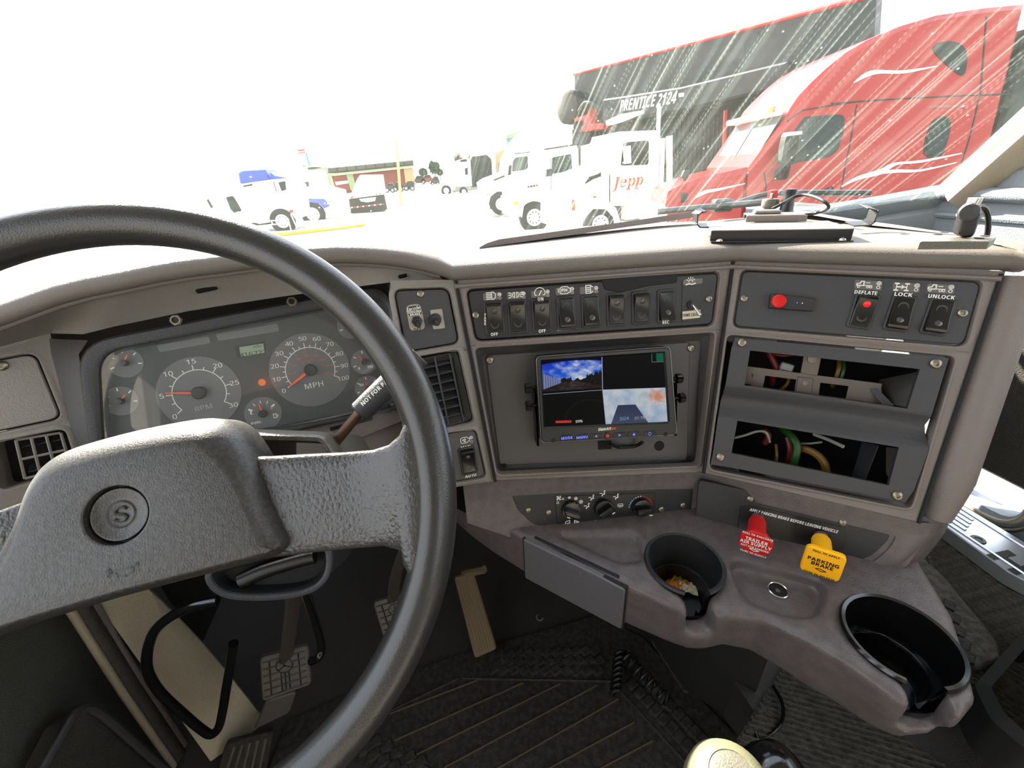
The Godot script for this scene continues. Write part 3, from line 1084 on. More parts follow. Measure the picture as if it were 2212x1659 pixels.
func build_cluster() -> void:
	var t := thing("instrument_cluster", "dark instrument cluster with speedometer and rev counter behind the steering wheel", "instrument cluster", FK)
	var n := 6
	var outer := MB.rq(ql(FK, [168, 742, 842, 612, 880, 876, 204, 1030]), 0.04, n)
	var inner := MB.rq(ql(FK, [214, 762, 836, 640, 866, 878, 226, 992]), 0.028, n)
	var k := MB.new()
	k.band(MB.up(outer, -0.004), MB.up(outer, 0.004))
	k.band(MB.up(outer, 0.004), MB.up(MB.inset(outer, 0.003), 0.007))
	k.band(MB.up(MB.inset(outer, 0.003), 0.007), MB.up(MB.inset(inner, -0.004), 0.007))
	k.band(MB.up(MB.inset(inner, -0.004), 0.007), MB.up(inner, 0.004))
	k.band(MB.up(inner, 0.004), MB.up(MB.inset(inner, 0.003), -0.012))
	put("bezel", k, M.plate, t)
	k = MB.new()
	k.cap(inner, -0.012)
	put("dial_board", k, M.dial_board, t)
	k = MB.new()
	k.cap(MB.inset(inner, -0.001), 0.0005)
	put("lens", k, M.lens_glass, t)
	# raised strips of the warning-lamp bars
	for s in [[338, 745, 452, 726, 456, 742, 345, 762], [466, 722, 600, 698, 604, 716, 472, 738]]:
		k = MB.new()
		k.prism(MB.rq(ql(FK, s, -0.012), 0.003, 3), -0.012, -0.0108, 0.0006, false)
		put("lamp_bar", k, M.dial, t)
	for nut in [[382, 692], [631, 652]]:
		k = MB.new()
		k.prism(MB.circle(0.0075, 6), 0, 0.003)
		k.lathe(PackedVector2Array([Vector2(0.0062, 0.003), Vector2(0.0062, 0.006), Vector2(0.0042, 0.006), Vector2(0.004, 0.003), Vector2(0, 0.003)]), 16)
		var nt := put("nut", k, M.screw, t, Transform3D(Basis(), q3(FK, nut[0], nut[1], 0.007)))
		k = MB.new()
		k.prism(MB.circle(0.0042, 12), 0.003, 0.0036, 0.0, false)
		put("bolt_end", k, M.black, nt)
	var zb := -0.012
	# rev counter
	var c := q(FK, 432, 848, zb)
	var r := (q(FK, 524, 846, zb) - q(FK, 338, 852, zb)).length() * 0.5
	var d := dial(t, c, r, zb)
	k = MB.new()
	k.ink(arc_pts(r * 0.63, 216, -36, 40), r * 0.022, 0.0012)
	for v in range(0, 61, 5):
		var a := 216.0 - 8.4 * v * 0.5
		k.ink(PackedVector2Array([polar(r * 0.63, a), polar(r * (0.77 if v % 10 == 0 else 0.71), a)]), r * 0.022, 0.0012)
	put("scale", k, M.white_print, d)
	for v in range(0, 31, 5):
		var p := polar(r * 0.87, 216.0 - 8.4 * v)
		words(str(v), Vector3(p.x, p.y, 0.0012), r * 0.125, M.white_print, d, 0.0, 1.25, 500)
	words("RPM", Vector3(0, -r * 0.42, 0.0012), r * 0.13, M.grey_print, d, 0.0, 1.2, 500)
	needle(d, Vector3(0, 0, 0.001), 216.0 - 8.4 * 5.7, r * 0.75, r * 0.17, r * 0.032)
	# speedometer
	c = q(FK, 671, 799, zb)
	r = (q(FK, 758, 797, zb) - q(FK, 583, 803, zb)).length() * 0.5
	d = dial(t, c, r, zb)
	k = MB.new()
	k.ink(arc_pts(r * 0.61, 209, -27, 40), r * 0.02, 0.0012)
	for v in range(0, 101, 5):
		var a := 209.0 - 2.36 * v
		k.ink(PackedVector2Array([polar(r * 0.61, a), polar(r * (0.73 if v % 10 == 0 else 0.67), a)]), r * 0.02, 0.0012)
	put("scale", k, M.white_print, d)
	k = MB.new()
	for v in range(0, 161, 20):
		var a := 209.0 - 2.36 * v * 0.6214
		k.ink(PackedVector2Array([polar(r * 0.50, a), polar(r * 0.59, a)]), r * 0.014, 0.0012)
		var p := polar(r * 0.40, a)
		if v > 0: words(str(v), Vector3(p.x, p.y, 0.0012), r * 0.062, M.orange_print, d, 0.0, 1.2, 500)
	put("scale", k, M.orange_print, d)
	words("km/h", Vector3(0, r * 0.24, 0.0012), r * 0.085, M.orange_print, d, 0.0, 1.2, 500)
	for v in range(0, 101, 10):
		var p := polar(r * 0.86, 209.0 - 2.36 * v)
		words(str(v), Vector3(p.x, p.y, 0.0012), r * 0.11, M.white_print, d, 0.0, 1.25, 500)
	words("MPH", Vector3(0, -r * 0.42, 0.0012), r * 0.14, M.white_print, d, 0.0, 1.2, 500)
	needle(d, Vector3(0, 0, 0.001), 209.0, r * 0.68, r * 0.16, r * 0.042)
	# fuel gauge
	c = q(FK, 569, 893, zb)
	r = (q(FK, 610, 890, zb) - q(FK, 528, 896, zb)).length() * 0.5
	d = dial(t, c, r, zb)
	k = MB.new()
	for v in 5:
		var a := 150.0 - 30.0 * v
		k.ink(PackedVector2Array([polar(r * 0.62, a), polar(r * 0.78, a)]), r * (0.1 if v % 4 == 0 else 0.04), 0.0012)
	var fp := Vector2(r * 0.6, -r * 0.28)
	k.ink(PackedVector2Array([fp + Vector2(-0.1, -0.12) * r, fp + Vector2(-0.1, 0.12) * r, fp + Vector2(0.05, 0.12) * r, fp + Vector2(0.05, -0.12) * r]), r * 0.045, 0.0012, true)
	k.ink(PackedVector2Array([fp + Vector2(0.05, 0.02) * r, fp + Vector2(0.13, -0.08) * r, fp + Vector2(0.13, 0.08) * r]), r * 0.03, 0.0012)
	put("scale", k, M.white_print, d)
	words("E", Vector3(-r * 0.6, r * 0.18, 0.0012), r * 0.2, M.white_print, d)
	words("F", Vector3(r * 0.52, r * 0.22, 0.0012), r * 0.2, M.grey_print, d)
	words("FUEL", Vector3(-r * 0.48, -r * 0.45, 0.0012), r * 0.14, M.white_print, d, 0.0, 1.2)
	needle(d, Vector3(0, 0, 0.001), 97.0, r * 0.62, r * 0.22, r * 0.05)
	# small gauges along the edges
	for g in [[787, 782, 0], [795, 838, 1], [758, 704, 2], [272, 784, 3], [262, 866, 4]]:
		c = q(FK, g[0], g[1], zb)
		r = 0.020
		d = dial(t, c, r, zb)
		k = MB.new()
		for v in 5:
			var a := 195.0 - 52.0 * v
			k.ink(PackedVector2Array([polar(r * 0.7, a), polar(r * 0.88, a)]), r * 0.07, 0.0012)
		put("scale", k, M.white_print, d)
		needle(d, Vector3(0, 0, 0.001), 120.0 - 20.0 * g[2], r * 0.6, r * 0.22, r * 0.05)
		if g[2] < 2:
			words("0", Vector3(-r * 0.5, -r * 0.42, 0.0012), r * 0.22, M.white_print, d)
			words("50" if g[2] == 1 else "PSI", Vector3(-r * 0.42 if g[2] == 1 else r * 0.35, r * 0.35 if g[2] == 1 else -r * 0.45, 0.0012), r * 0.2, M.white_print, d)
	# odometer
	k = MB.new()
	k.prism(ql(FK, [507, 748, 571, 738, 575, 763, 512, 774], zb), zb, zb + 0.0008, 0.0, false)
	var od := put("odometer", k, M.black, t)
	k = MB.new()
	k.prism(ql(FK, [517, 750, 569, 742, 572, 762, 521, 771], zb), zb, zb + 0.0012, 0.0, false)
	put("display", k, M.lcd, od)
	words("416727", q3(FK, 547, 764, zb + 0.0013), 0.0065, M.black, od, -0.02, 1.2, 400)
	words("miles", q3(FK, 556, 748, zb + 0.0013), 0.0035, M.black, od, -0.02, 1.0, 400)
	# lit warning lamp
	k = MB.new()
	k.prism(MB.circle(0.0052, 16), 0, 0.0008, 0.0, false)
	put("warning_lamp", k, M.lamp_amber, t, Transform3D(Basis(), q3(FK, 566, 826, zb)))
	var l := OmniLight3D.new()
	l.name = "warning_lamp_light"
	l.light_color = Color(1.0, 0.5, 0.15)
	l.light_energy = 0.00005
	l.light_size = 0.005
	l.omni_range = 3.0
	l.omni_attenuation = 2.0
	l.shadow_enabled = true
	l.position = q3(FK, 566, 826, zb + 0.006)
	t.add_child(l)

func dial(parent: Node3D, c: Vector2, r: float, z: float) -> MeshInstance3D:
	var k := MB.new()
	k.prism(MB.circle(r, 56), 0.0, 0.0008, 0.0004, false)
	return put("dial", k, M.dial, parent, Transform3D(Basis(), Vector3(c.x, c.y, z)))

# ---------------------------------------------------------------- switch panels
# a rocker in its housing; up = which half stands proud (1 upper, -1 lower)
func rocker(parent: Node3D, fr: Transform3D, px: float, py: float, w: float, h: float, up: int, z := 0.002, lean := 0.0, led: Material = null) -> MeshInstance3D:
	var at := Transform3D(Basis(Vector3.BACK, lean), q3(fr, px, py, z))
	var k := MB.new()
	var o := MB.rq(MB.rect(w * 1.28, h * 1.2), w * 0.18, 3)
	var i := MB.rq(MB.rect(w * 1.04, h * 1.03), w * 0.14, 3)
	k.band(MB.up(o, -0.001), MB.up(o, 0.0016))
	k.band(MB.up(o, 0.0016), MB.up(MB.inset(o, 0.0012), 0.0024))
	k.band(MB.up(MB.inset(o, 0.0012), 0.0024), MB.up(i, 0.0024))
	k.band(MB.up(i, 0.0024), MB.up(i, -0.001))
	k.cap(i, -0.001)
	var s := put("rocker_switch", k, M.plate_black, parent, at)
	# side profile of the rocker, pushed at one end
	k = MB.new()
	var hi := 0.0105
	var lo := 0.0035
	var prof := []     # y, z
	var a := h * 0.5
	if up > 0: prof = [[-a, 0.0], [-a, lo * 0.8], [-a * 0.94, lo], [0.0, lo + 0.0012], [a * 0.8, hi], [a * 0.95, hi * 0.9], [a, hi * 0.6], [a, 0.0]]
	else: prof = [[-a, 0.0], [-a, hi * 0.6], [-a * 0.95, hi * 0.9], [-a * 0.8, hi], [0.0, lo + 0.0012], [a * 0.94, lo], [a, lo * 0.8], [a, 0.0]]
	var bw := w * 0.5
	var rows := []
	for sx in [[-bw, -0.0012], [-bw, -0.0006], [-bw + 0.0009, 0.0], [bw - 0.0009, 0.0], [bw, -0.0006], [bw, -0.0012]]:
		var r := PackedVector3Array()
		for p in prof: r.append(Vector3(sx[0], p[0], maxf(p[1] + sx[1], -0.001)))
		rows.append(r)
	for j in rows.size() - 1: k.band(rows[j + 1], rows[j], false)
	for e in [0, rows.size() - 1]:
		var loop := PackedVector3Array()
		for p in prof: loop.append(Vector3(-bw if e == 0 else bw, p[0], maxf(p[1] - 0.0012, -0.001)))
		k.fan(loop, e != 0)
	put("rocker", k, M.rocker, s)
	for e in [1, -1]:
		k = MB.new()
		var zz := (hi * 0.72 if up == e else lo * 0.92)
		if e == up: k.lathe(PackedVector2Array([Vector2(w * 0.21, -0.001), Vector2(w * 0.19, 0.0008), Vector2(w * 0.10, 0.0018), Vector2(0, 0.0021)]), 12)
		else: k.lathe(PackedVector2Array([Vector2(w * 0.28, 0.0), Vector2(w * 0.27, 0.0011), Vector2(w * 0.22, 0.0009), Vector2(w * 0.1, 0.0003), Vector2(0, 0.0002)]), 14)
		var tilt := (-(hi - lo) / (a * 0.8)) * up if e == up else 0.0
		put("lens_dot", k, (led if (led and e == 1) else M.lens_dot) if e == up else M.plate, s, Transform3D(Basis(Vector3.RIGHT, -tilt), Vector3(0, e * a * 0.45, zz)))
	return s

func icon_plate(parent: Node3D, fr: Transform3D, px: Array, z := 0.002) -> void:
	var k := MB.new()
	k.prism(MB.rq(ql(fr, px), 0.002, 3), z - 0.001, z + 0.0005, 0.0002, false)
	put("icon_plate", k, M.label_plate, parent)

# printed symbols, drawn in a unit box about a pixel
func icon(parent: Node3D, fr: Transform3D, px: float, py: float, size: float, kind: String, m: Material, z := 0.0028) -> void:
	var k := MB.new()
	k.xf = Transform3D(Basis.from_scale(Vector3(size, size, 1)), q3(fr, px, py, z))
	var w := 0.09
	var v := func(a: Array) -> PackedVector2Array:
		var r := PackedVector2Array()
		for i in range(0, a.size(), 2): r.append(Vector2(a[i], a[i + 1]))
		return r
	match kind:
		"headlamp":
			k.ink(v.call([0.0, 0.4, 0.0, -0.4, 0.2, -0.4, 0.42, -0.2, 0.45, 0.0, 0.42, 0.2, 0.2, 0.4]), w, 0, true)
			for i in 5: k.ink(v.call([-0.6, 0.36 - 0.18 * i, -0.1, 0.36 - 0.18 * i]), w, 0)
		"marker_lamps":
			for s in [-1, 1]:
				k.ink(v.call([0.12 * s, 0.3, 0.12 * s, -0.3, 0.3 * s, -0.22, 0.36 * s, 0.0, 0.3 * s, 0.22]), w, 0, true)
				for i in [-1, 0, 1]: k.ink(v.call([0.48 * s, 0.16 * i, 0.8 * s, 0.3 * i]), w, 0)
		"gauge":
			k.ink(arc_pts(0.6, 200, -20, 14), w, 0)
			k.ink(v.call([-0.55, -0.22, -0.35, -0.22]), w, 0)
			k.ink(v.call([0.55, -0.22, 0.35, -0.22]), w, 0)
			k.ink(v.call([-0.1, -0.25, 0.2, 0.25]), w * 1.3, 0)
		"engine":
			k.ink(v.call([-0.5, -0.3, -0.5, 0.25, -0.25, 0.4, 0.35, 0.4, 0.55, 0.2, 0.7, 0.2, 0.7, -0.25, 0.5, -0.25, 0.3, -0.4, -0.3, -0.4]), w, 0, true)
			k.ink(v.call([-0.7, 0.2, -0.7, -0.2]), w, 0)
			k.ink(v.call([-0.3, -0.15, -0.3, 0.15, -0.1, 0.15, -0.1, 0.0, -0.3, 0.0]), w, 0)
			k.ink(v.call([0.05, -0.15, 0.05, 0.15, 0.3, -0.1, 0.3, 0.15]), w, 0)
		"mirror":
			k.ink(v.call([-0.3, -0.45, -0.3, 0.45, 0.25, 0.45, 0.25, -0.45]), w, 0, true)
			for i in 3: k.ink(v.call([-0.2, 0.2 - 0.2 * i, 0.15, 0.2 - 0.2 * i]), w, 0)
			for s in [-1, 1]: k.ink(v.call([0.3, 0.4 * s, 0.5, 0.25 * s]), w, 0)
		"truck":
			k.ink(v.call([-0.8, -0.1, -0.8, 0.1, -0.5, 0.15, -0.4, 0.4, -0.1, 0.4, -0.1, -0.1]), w * 1.4, 0, true)
			k.ink(v.call([-0.1, -0.08, 0.75, -0.08]), w, 0)
			for x in [-0.6, 0.35, 0.65]: k.ink(_circle2(Vector2(x, -0.25), 0.12), w, 0, true)
			k.ink(v.call([0.1, 0.25, 0.5, 0.25]), w, 0)
		"axle":
			for x in [-0.6, 0.4]:
				k.ink(v.call([x, 0.4, x, -0.4]), w, 0)
				for y in [-0.4, 0.4]: k.ink(v.call([x - 0.18, y, x + 0.18, y]), w * 1.8, 0)
			k.ink(v.call([-0.6, 0, 0.4, 0]), w * 1.6, 0)
			k.ink(v.call([-0.1, 0.2, 0.15, 0.0, -0.1, -0.2]), w, 0)
		"dome_lamp":
			k.ink(arc_pts(0.25, 0, 180, 8), w, 0)
			for i in 5: k.ink(v.call([polar(0.4, 30 + 30 * i).x, polar(0.4, 30 + 30 * i).y, polar(0.6, 30 + 30 * i).x, polar(0.6, 30 + 30 * i).y]), w, 0)
			k.ink(v.call([-0.6, -0.3, -0.2, -0.2, 0.2, -0.3, 0.6, -0.2]), w * 1.6, 0)
		"fan":
			for i in 4:
				var a := 90.0 * i + 20.0
				k.ink(v.call([0, 0, polar(0.3, a).x, polar(0.3, a).y, polar(0.45, a + 30).x, polar(0.45, a + 30).y]), w * 2.2, 0)
		"engine_fan":
			k.ink(v.call([-0.5, -0.3, -0.5, 0.25, -0.25, 0.4, 0.35, 0.4, 0.55, 0.2, 0.7, 0.2, 0.7, -0.25, 0.5, -0.25, 0.3, -0.4, -0.3, -0.4]), w, 0, true)
			for i in 3:
				var a := 120.0 * i + 20.0
				k.ink(v.call([0, 0, polar(0.15, a).x, polar(0.15, a).y, polar(0.25, a + 40).x, polar(0.25, a + 40).y]), w * 1.6, 0)
		"seat_air":
			k.ink(v.call([0.1, 0.35, 0.15, -0.05, -0.2, -0.1, -0.3, -0.35]), w * 2.0, 0)
			k.ink(v.call([-0.65, 0.15, -0.25, 0.15]), w * 1.4, 0)
			k.ink(_circle2(Vector2(0.18, 0.5), 0.09), w * 1.4, 0, true)
		"defrost":
			k.ink(v.call([-0.5, -0.1, -0.4, 0.3, 0.4, 0.3, 0.5, -0.1]), w, 0, true)
			for i in 3: k.ink(v.call([-0.25 + 0.25 * i, -0.35, -0.2 + 0.25 * i, -0.2, -0.3 + 0.25 * i, -0.05, -0.22 + 0.25 * i, 0.12]), w, 0)
		"sheet":
			k.ink(v.call([-0.4, -0.5, -0.3, 0.35, 0.4, 0.55, 0.3, -0.3]), w * 1.3, 0, true)
			k.ink(v.call([-0.1, -0.05, 0.15, 0.05]), w * 1.3, 0)
		"flag":
			k.ink(v.call([-0.3, -0.5, -0.3, 0.4, 0.4, 0.1, -0.1, -0.05]), w * 1.6, 0, true)
			k.ink(v.call([-0.3, -0.45, 0.5, -0.45]), w * 1.6, 0)
		"dot":
			k.ink(_circle2(Vector2.ZERO, 0.3), 0.5, 0, true)
		"ring":
			k.ink(_circle2(Vector2.ZERO, 0.35), 0.16, 0, true)
		"horn":
			k.ink(v.call([-0.8, -0.2, -0.62, 0.0, -0.8, 0.2]), w * 2.0, 0, true)
			k.ink(v.call([-0.62, 0.02, 0.5, 0.12, 0.78, 0.3, 0.78, 0.12]), w * 1.6, 0)
			k.ink(v.call([-0.5, -0.06, -0.3, -0.3, 0.15, -0.34, 0.5, -0.15, 0.5, 0.1]), w * 1.6, 0)
	put("icon", k, m, parent)

func _circle2(c: Vector2, r: float) -> PackedVector2Array:
	return MB.circle(r, 10, c)

func plate_thing(called: String, label: String, category: String, fr: Transform3D, px: Array, r: float, m: Material, z0: float, z1: float) -> Node3D:
	var t := thing(called, label, category, fr)
	var k := MB.new()
	k.prism(MB.rq(ql(fr, px), r, 5), z0, z1, 0.001)
	put("plate", k, m, t)
	return t

func build_switch_panels() -> void:
	# engine brake plate at the left of the seam
	var z := -0.002
	var t := plate_thing("engine_brake_panel", "black plate with the engine brake toggle left of the long switch row", "switch panel", FJ, [852, 628, 967, 624, 990, 740, 879, 759], 0.010, M.plate, -0.012, z)
	screw(q3(FJ, 909, 635, z), 0.0052, t)
	var k := MB.new()
	k.prism(MB.rq(ql(FJ, [876, 660, 908, 655, 920, 711, 886, 716]), 0.007, 4), z, z + 0.001, 0.0003, false)
	var bp := put("toggle_plate", k, M.plate_silver, t)
	k = MB.new()
	k.prism(MB.rq(ql(FJ, [879, 663, 908, 659, 912, 680, 884, 685]), 0.004, 3), z + 0.001, z + 0.0013, 0.0, false)
	put("label_field", k, M.black, bp)
	words("Jacobs", q3(FJ, 894, 666, z + 0.0014), 0.0042, M.white_print, bp, 0.05, 1.0, 700, "lettering", 0.3, true)
	words("ENGINE", q3(FJ, 896, 673, z + 0.0014), 0.0034, M.white_print, bp, 0.0, 1.0)
	words("BRAKE", q3(FJ, 897, 679, z + 0.0014), 0.0034, M.white_print, bp, 0.0, 1.0)
	words("OFF", q3(FJ, 902, 711, z + 0.0011), 0.0036, M.black, bp, 0.0, 1.2)
	toggle(bp, q3(FJ, 901, 694, z + 0.001), 0.0078, M.black, 6)
	k = MB.new()
	k.prism(MB.rq(ql(FJ, [929, 670, 955, 667, 962, 709, 936, 712]), 0.002, 3), z, z + 0.001, 0.0003, false)
	bp = put("toggle_plate", k, M.plate_silver, t)
	toggle(bp, q3(FJ, 940, 690, z + 0.001), 0.0086, M.plate_black, 20)
	# fan switch plate
	t = plate_thing("fan_switch_panel", "small plate with the engine fan switch below the tall air vent", "switch panel", FJ, [900, 948, 1026, 928, 1048, 1029, 926, 1050], 0.009, M.mount, -0.010, -0.001)
	icon(t, FJ, 1003, 951, 0.011, "engine_fan", M.white_print, -0.0006)
	icon(t, FJ, 1018, 945, 0.005, "dot", M.white_print, -0.0006)
	icon(t, FJ, 1019, 954, 0.005, "ring", M.grey_print, -0.0006)
	words("MAN", q3(FJ, 1006, 966, -0.0008), 0.0048, M.white_print, t)
	words("AUTO", q3(FJ, 1017, 1027, -0.0008), 0.0048, M.white_print, t)
	rocker(t, FJ, 1011, 995, 0.0195, 0.037, 1, 0.0)
	# tall vent
	t = thing("air_vent", "tall black air vent of two louvre columns beside the steering wheel rim", "air vent", FJ)
	k = MB.new()
	var vo := MB.rq(ql(FJ, [858, 783, 988, 760, 1021, 909, 896, 936]), 0.007, 4)
	k.cap(vo, -0.028)
	put("duct", k, M.cavity, t)
	k = MB.new()
	k.band(MB.up(vo, -0.006), MB.up(MB.inset(vo, 0.010), -0.010))
	put("surround", k, M.black, t)
	var gl := ql(FJ, [872, 786, 972, 765, 1003, 913, 903, 937])
	for s in 4:
		var a := gl[0].lerp(gl[1], s / 3.0); var b := gl[3].lerp(gl[2], s / 3.0)
		k = MB.new()
		k.tube(PackedVector3Array([Vector3(a.x, a.y, -0.006), Vector3(b.x, b.y, -0.006)]), 0.0016, 6)
		put("grille_bar", k, M.plate, t)
	for s in 9:
		var f := s / 8.0
		var a := gl[0].lerp(gl[3], f); var b := gl[1].lerp(gl[2], f)
		k = MB.new()
		k.tube(PackedVector3Array([Vector3(a.x, a.y, -0.0065), Vector3(b.x, b.y, -0.0065)]), 0.0012, 6)
		put("grille_bar", k, M.plate, t)
		if s == 8: break
		for c in 3:
			var o := gl[0].lerp(gl[1], (c + 0.5) / 3.0).lerp(gl[3].lerp(gl[2], (c + 0.5) / 3.0), (s + 0.55) / 8.0)
			k = MB.new()
			k.xf = Transform3D(Basis(Vector3.RIGHT, 0.75), Vector3(o.x, o.y, -0.014))
			k.box(Vector3.ZERO, Vector3((b - a).length() / 3.0 - 0.004, 0.0016, 0.014), 0.0006)
			put("louvre", k, M.plate_black, t)
	# left vent
	t = thing("air_vent", "black air vent at the driver's end of the dashboard below the blank plate", "air vent", FP)
	vo = MB.rq(ql(FP, [-18, 960, 138, 930, 164, 1008, 6, 1054]), 0.007, 4)
	k = MB.new()
	k.cap(vo, -0.028)
	put("duct", k, M.cavity, t)
	gl = ql(FP, [30, 952, 128, 936, 150, 1010, 50, 1036])
	for s in 4:
		var a := gl[0].lerp(gl[1], s / 3.0); var b := gl[3].lerp(gl[2], s / 3.0)
		k = MB.new()
		k.tube(PackedVector3Array([Vector3(a.x, a.y, -0.005), Vector3(b.x, b.y, -0.005)]), 0.0018, 6)
		put("grille_bar", k, M.pod, t)
	for s in 3:
		var a := gl[0].lerp(gl[3], s / 2.0); var b := gl[1].lerp(gl[2], s / 2.0)
		k = MB.new()
		k.tube(PackedVector3Array([Vector3(a.x, a.y, -0.005), Vector3(b.x, b.y, -0.005)]), 0.0018, 6)
		put("grille_bar", k, M.pod, t)
		for c in 3:
			var o := gl[0].lerp(gl[1], (c + 0.5) / 3.0).lerp(gl[3].lerp(gl[2], (c + 0.5) / 3.0), (s + 0.4) / 3.0)
			k = MB.new()
			k.xf = Transform3D(Basis(Vector3.RIGHT, 0.6), Vector3(o.x, o.y, -0.014))
			k.box(Vector3.ZERO, Vector3((b - a).length() / 3.0 - 0.004, 0.0016, 0.014), 0.0006)
			put("louvre", k, M.plate_black, t)
	# long switch row
	z = 0.0
	t = plate_thing("switch_panel", "long black plate with nine switches in a row above the monitor", "switch panel", FC, [1010, 629, 1551, 590, 1537, 700, 1030, 734], 0.009, M.plate_black, -0.012, z)
	screw(q3(FC, 1028, 681, z), 0.0052, t)
	screw(q3(FC, 1531, 646, z), 0.0052, t)
	var sw := [[1068, 687, 1], [1118, 684, 1], [1170, 681, 1], [1223, 676, -1], [1276, 672, -1], [1330, 669, 1], [1384, 665, 1], [1439, 661, -1]]
	var kinds := ["headlamp", "marker_lamps", "gauge", "engine", "mirror"]
	var ipx := [[1063, 638], [1115, 636], [1167, 632], [1220, 626], [1272, 624]]
	for i in 8:
		rocker(t, FC, sw[i][0], sw[i][1], 0.0215, 0.041, sw[i][2], z, 0.0)
		if i < 5:
			var p: Array = ipx[i]
			icon_plate(t, FC, [p[0] - 20, p[1] - 4, p[0] + 18, p[1] - 7, p[0] + 20, p[1] + 9, p[0] - 19, p[1] + 12], z)
			icon(t, FC, p[0] - 1, p[1] + 1, 0.0125, kinds[i], M.white_print, z + 0.0008)
			icon(t, FC, p[0] + 16, p[1] - 2, 0.005, "dot", M.white_print, z + 0.0008)
			icon(t, FC, p[0] + 17, p[1] + 6, 0.005, "ring", M.grey_print, z + 0.0008)
	for l in [["OFF", 1068, 722], ["OFF", 1171, 715], ["ON", 1168, 646], ["REC", 1438, 696]]:
		words(l[0], q3(FC, l[1], l[2], 0.003), 0.0046, M.white_print, t, 0.0, 0.9)
	for i in 4: words("PARK"[i], q3(FC, 1048, 680 + 6.5 * i, 0.003), 0.0036, M.white_print, t)
	words("Set/Resume", q3(FC, 1223, 711, 0.001), 0.0034, M.grey_print, t, 0.03, 1.0, 400, "lettering", 0.4, true)
	# old tape residue over the sixth to eighth switches
	k = MB.new()
	k.prism(MB.rq(ql(FC, [1298, 604, 1464, 590, 1462, 611, 1400, 618, 1340, 632, 1306, 626]), 0.004, 3), z, z + 0.0012, 0.0008, false)
	put("tape_residue", k, M.dark, t)
	# dome light toggle
	k = MB.new()
	k.prism(MB.rq(ql(FC, [1474, 604, 1518, 600, 1514, 692, 1472, 696]), 0.003, 3), z, z + 0.0012, 0.0005, false)
	var dt := put("toggle_plate", k, M.plate_black, t)
	k = MB.new()
	k.prism(MB.rq(ql(FC, [1474, 604, 1518, 600, 1516, 613, 1474, 617]), 0.003, 3), z + 0.001, z + 0.002, 0.0004, false)
	put("icon_plate", k, M.label_plate, dt)
	icon(dt, FC, 1492, 609, 0.012, "dome_lamp", M.white_print, z + 0.0022)
	k = MB.new()
	k.prism(ql(FC, [1473, 673, 1512, 669, 1511, 686, 1473, 690]), z + 0.001, z + 0.002, 0.0, false)
	put("paper_label", k, M.paper, dt)
	words("DOME LIGHT", q3(FC, 1492, 680, z + 0.0021), 0.0046, M.black, dt, 0.0, 0.72)
	toggle(dt, q3(FC, 1493, 658, z + 0.001), 0.0062, M.chrome, 20)
	# right switch plate
	t = plate_thing("switch_panel", "black plate with three suspension and axle lock switches above the empty radio slots", "switch panel", FR, [1605, 586, 2119, 610, 2081, 745, 1586, 704], 0.009, M.plate, -0.012, z)
	screw(q3(FR, 1607, 645, z), 0.0052, t)
	screw(q3(FR, 2079, 677, z), 0.0052, t)
	var names := ["DEFLATE", "LOCK", "UNLOCK"]
	var ic := ["truck", "axle", "truck"]
	var at := [[1864, 672, 1870, 632, 1873, 616], [1944, 677, 1951, 636, 1955, 621], [2026, 684, 2033, 641, 2029, 624]]
	for i in 3:
		var p: Array = at[i]
		rocker(t, FR, p[0], p[1], 0.0205, 0.039, 1 if i == 0 else -1, z, -0.08, M.led_red if i == 0 else null)
		icon_plate(t, FR, [p[4] - 26, p[5] - 12, p[4] + 33, p[5] - 8, p[4] + 31, p[5] + 12, p[4] - 28, p[5] + 8], z)
		icon(t, FR, p[4] - 5, p[5] - 1, 0.0105, ic[i], M.white_print, z + 0.0008)
		icon(t, FR, p[4] + 26, p[5] - 4, 0.005, "dot", M.white_print, z + 0.0008)
		icon(t, FR, p[4] + 24, p[5] + 5, 0.005, "ring", M.white_print, z + 0.0008)
		words(names[i], q3(FR, p[2], p[3], 0.003), 0.0046, M.white_print, t, -0.02, [0.95, 1.15, 1.0][i])
	# small recorder box stuck to it
	t = thing("push_button_box", "small black box with a red push button on the right switch plate", "button box", FR)
	k = MB.new()
	k.prism(MB.rq(ql(FR, [1664, 634, 1761, 644, 1754, 673, 1660, 666], 0.006), 0.0015, 3), 0.0, 0.010, 0.001)
	put("case", k, M.plate_black, t)
	k = MB.new()
	k.lathe(PackedVector2Array([Vector2(0.0092, 0), Vector2(0.0092, 0.002), Vector2(0.008, 0.0032), Vector2(0.004, 0.0036), Vector2(0, 0.0037)]), 24)
	put("push_button", k, M.red, t, Transform3D(Basis(), q3(FR, 1682, 651, 0.010)))
	for i in 2:
		k = MB.new()
		k.prism(MB.circle(0.0008, 8), 0, 0.0004, 0.0, false)
		put("indicator_light", k, M.led_blue if i == 0 else M.white_print, t, Transform3D(Basis(), q3(FR, 1722 + 11 * i, 654 + i, 0.010)))

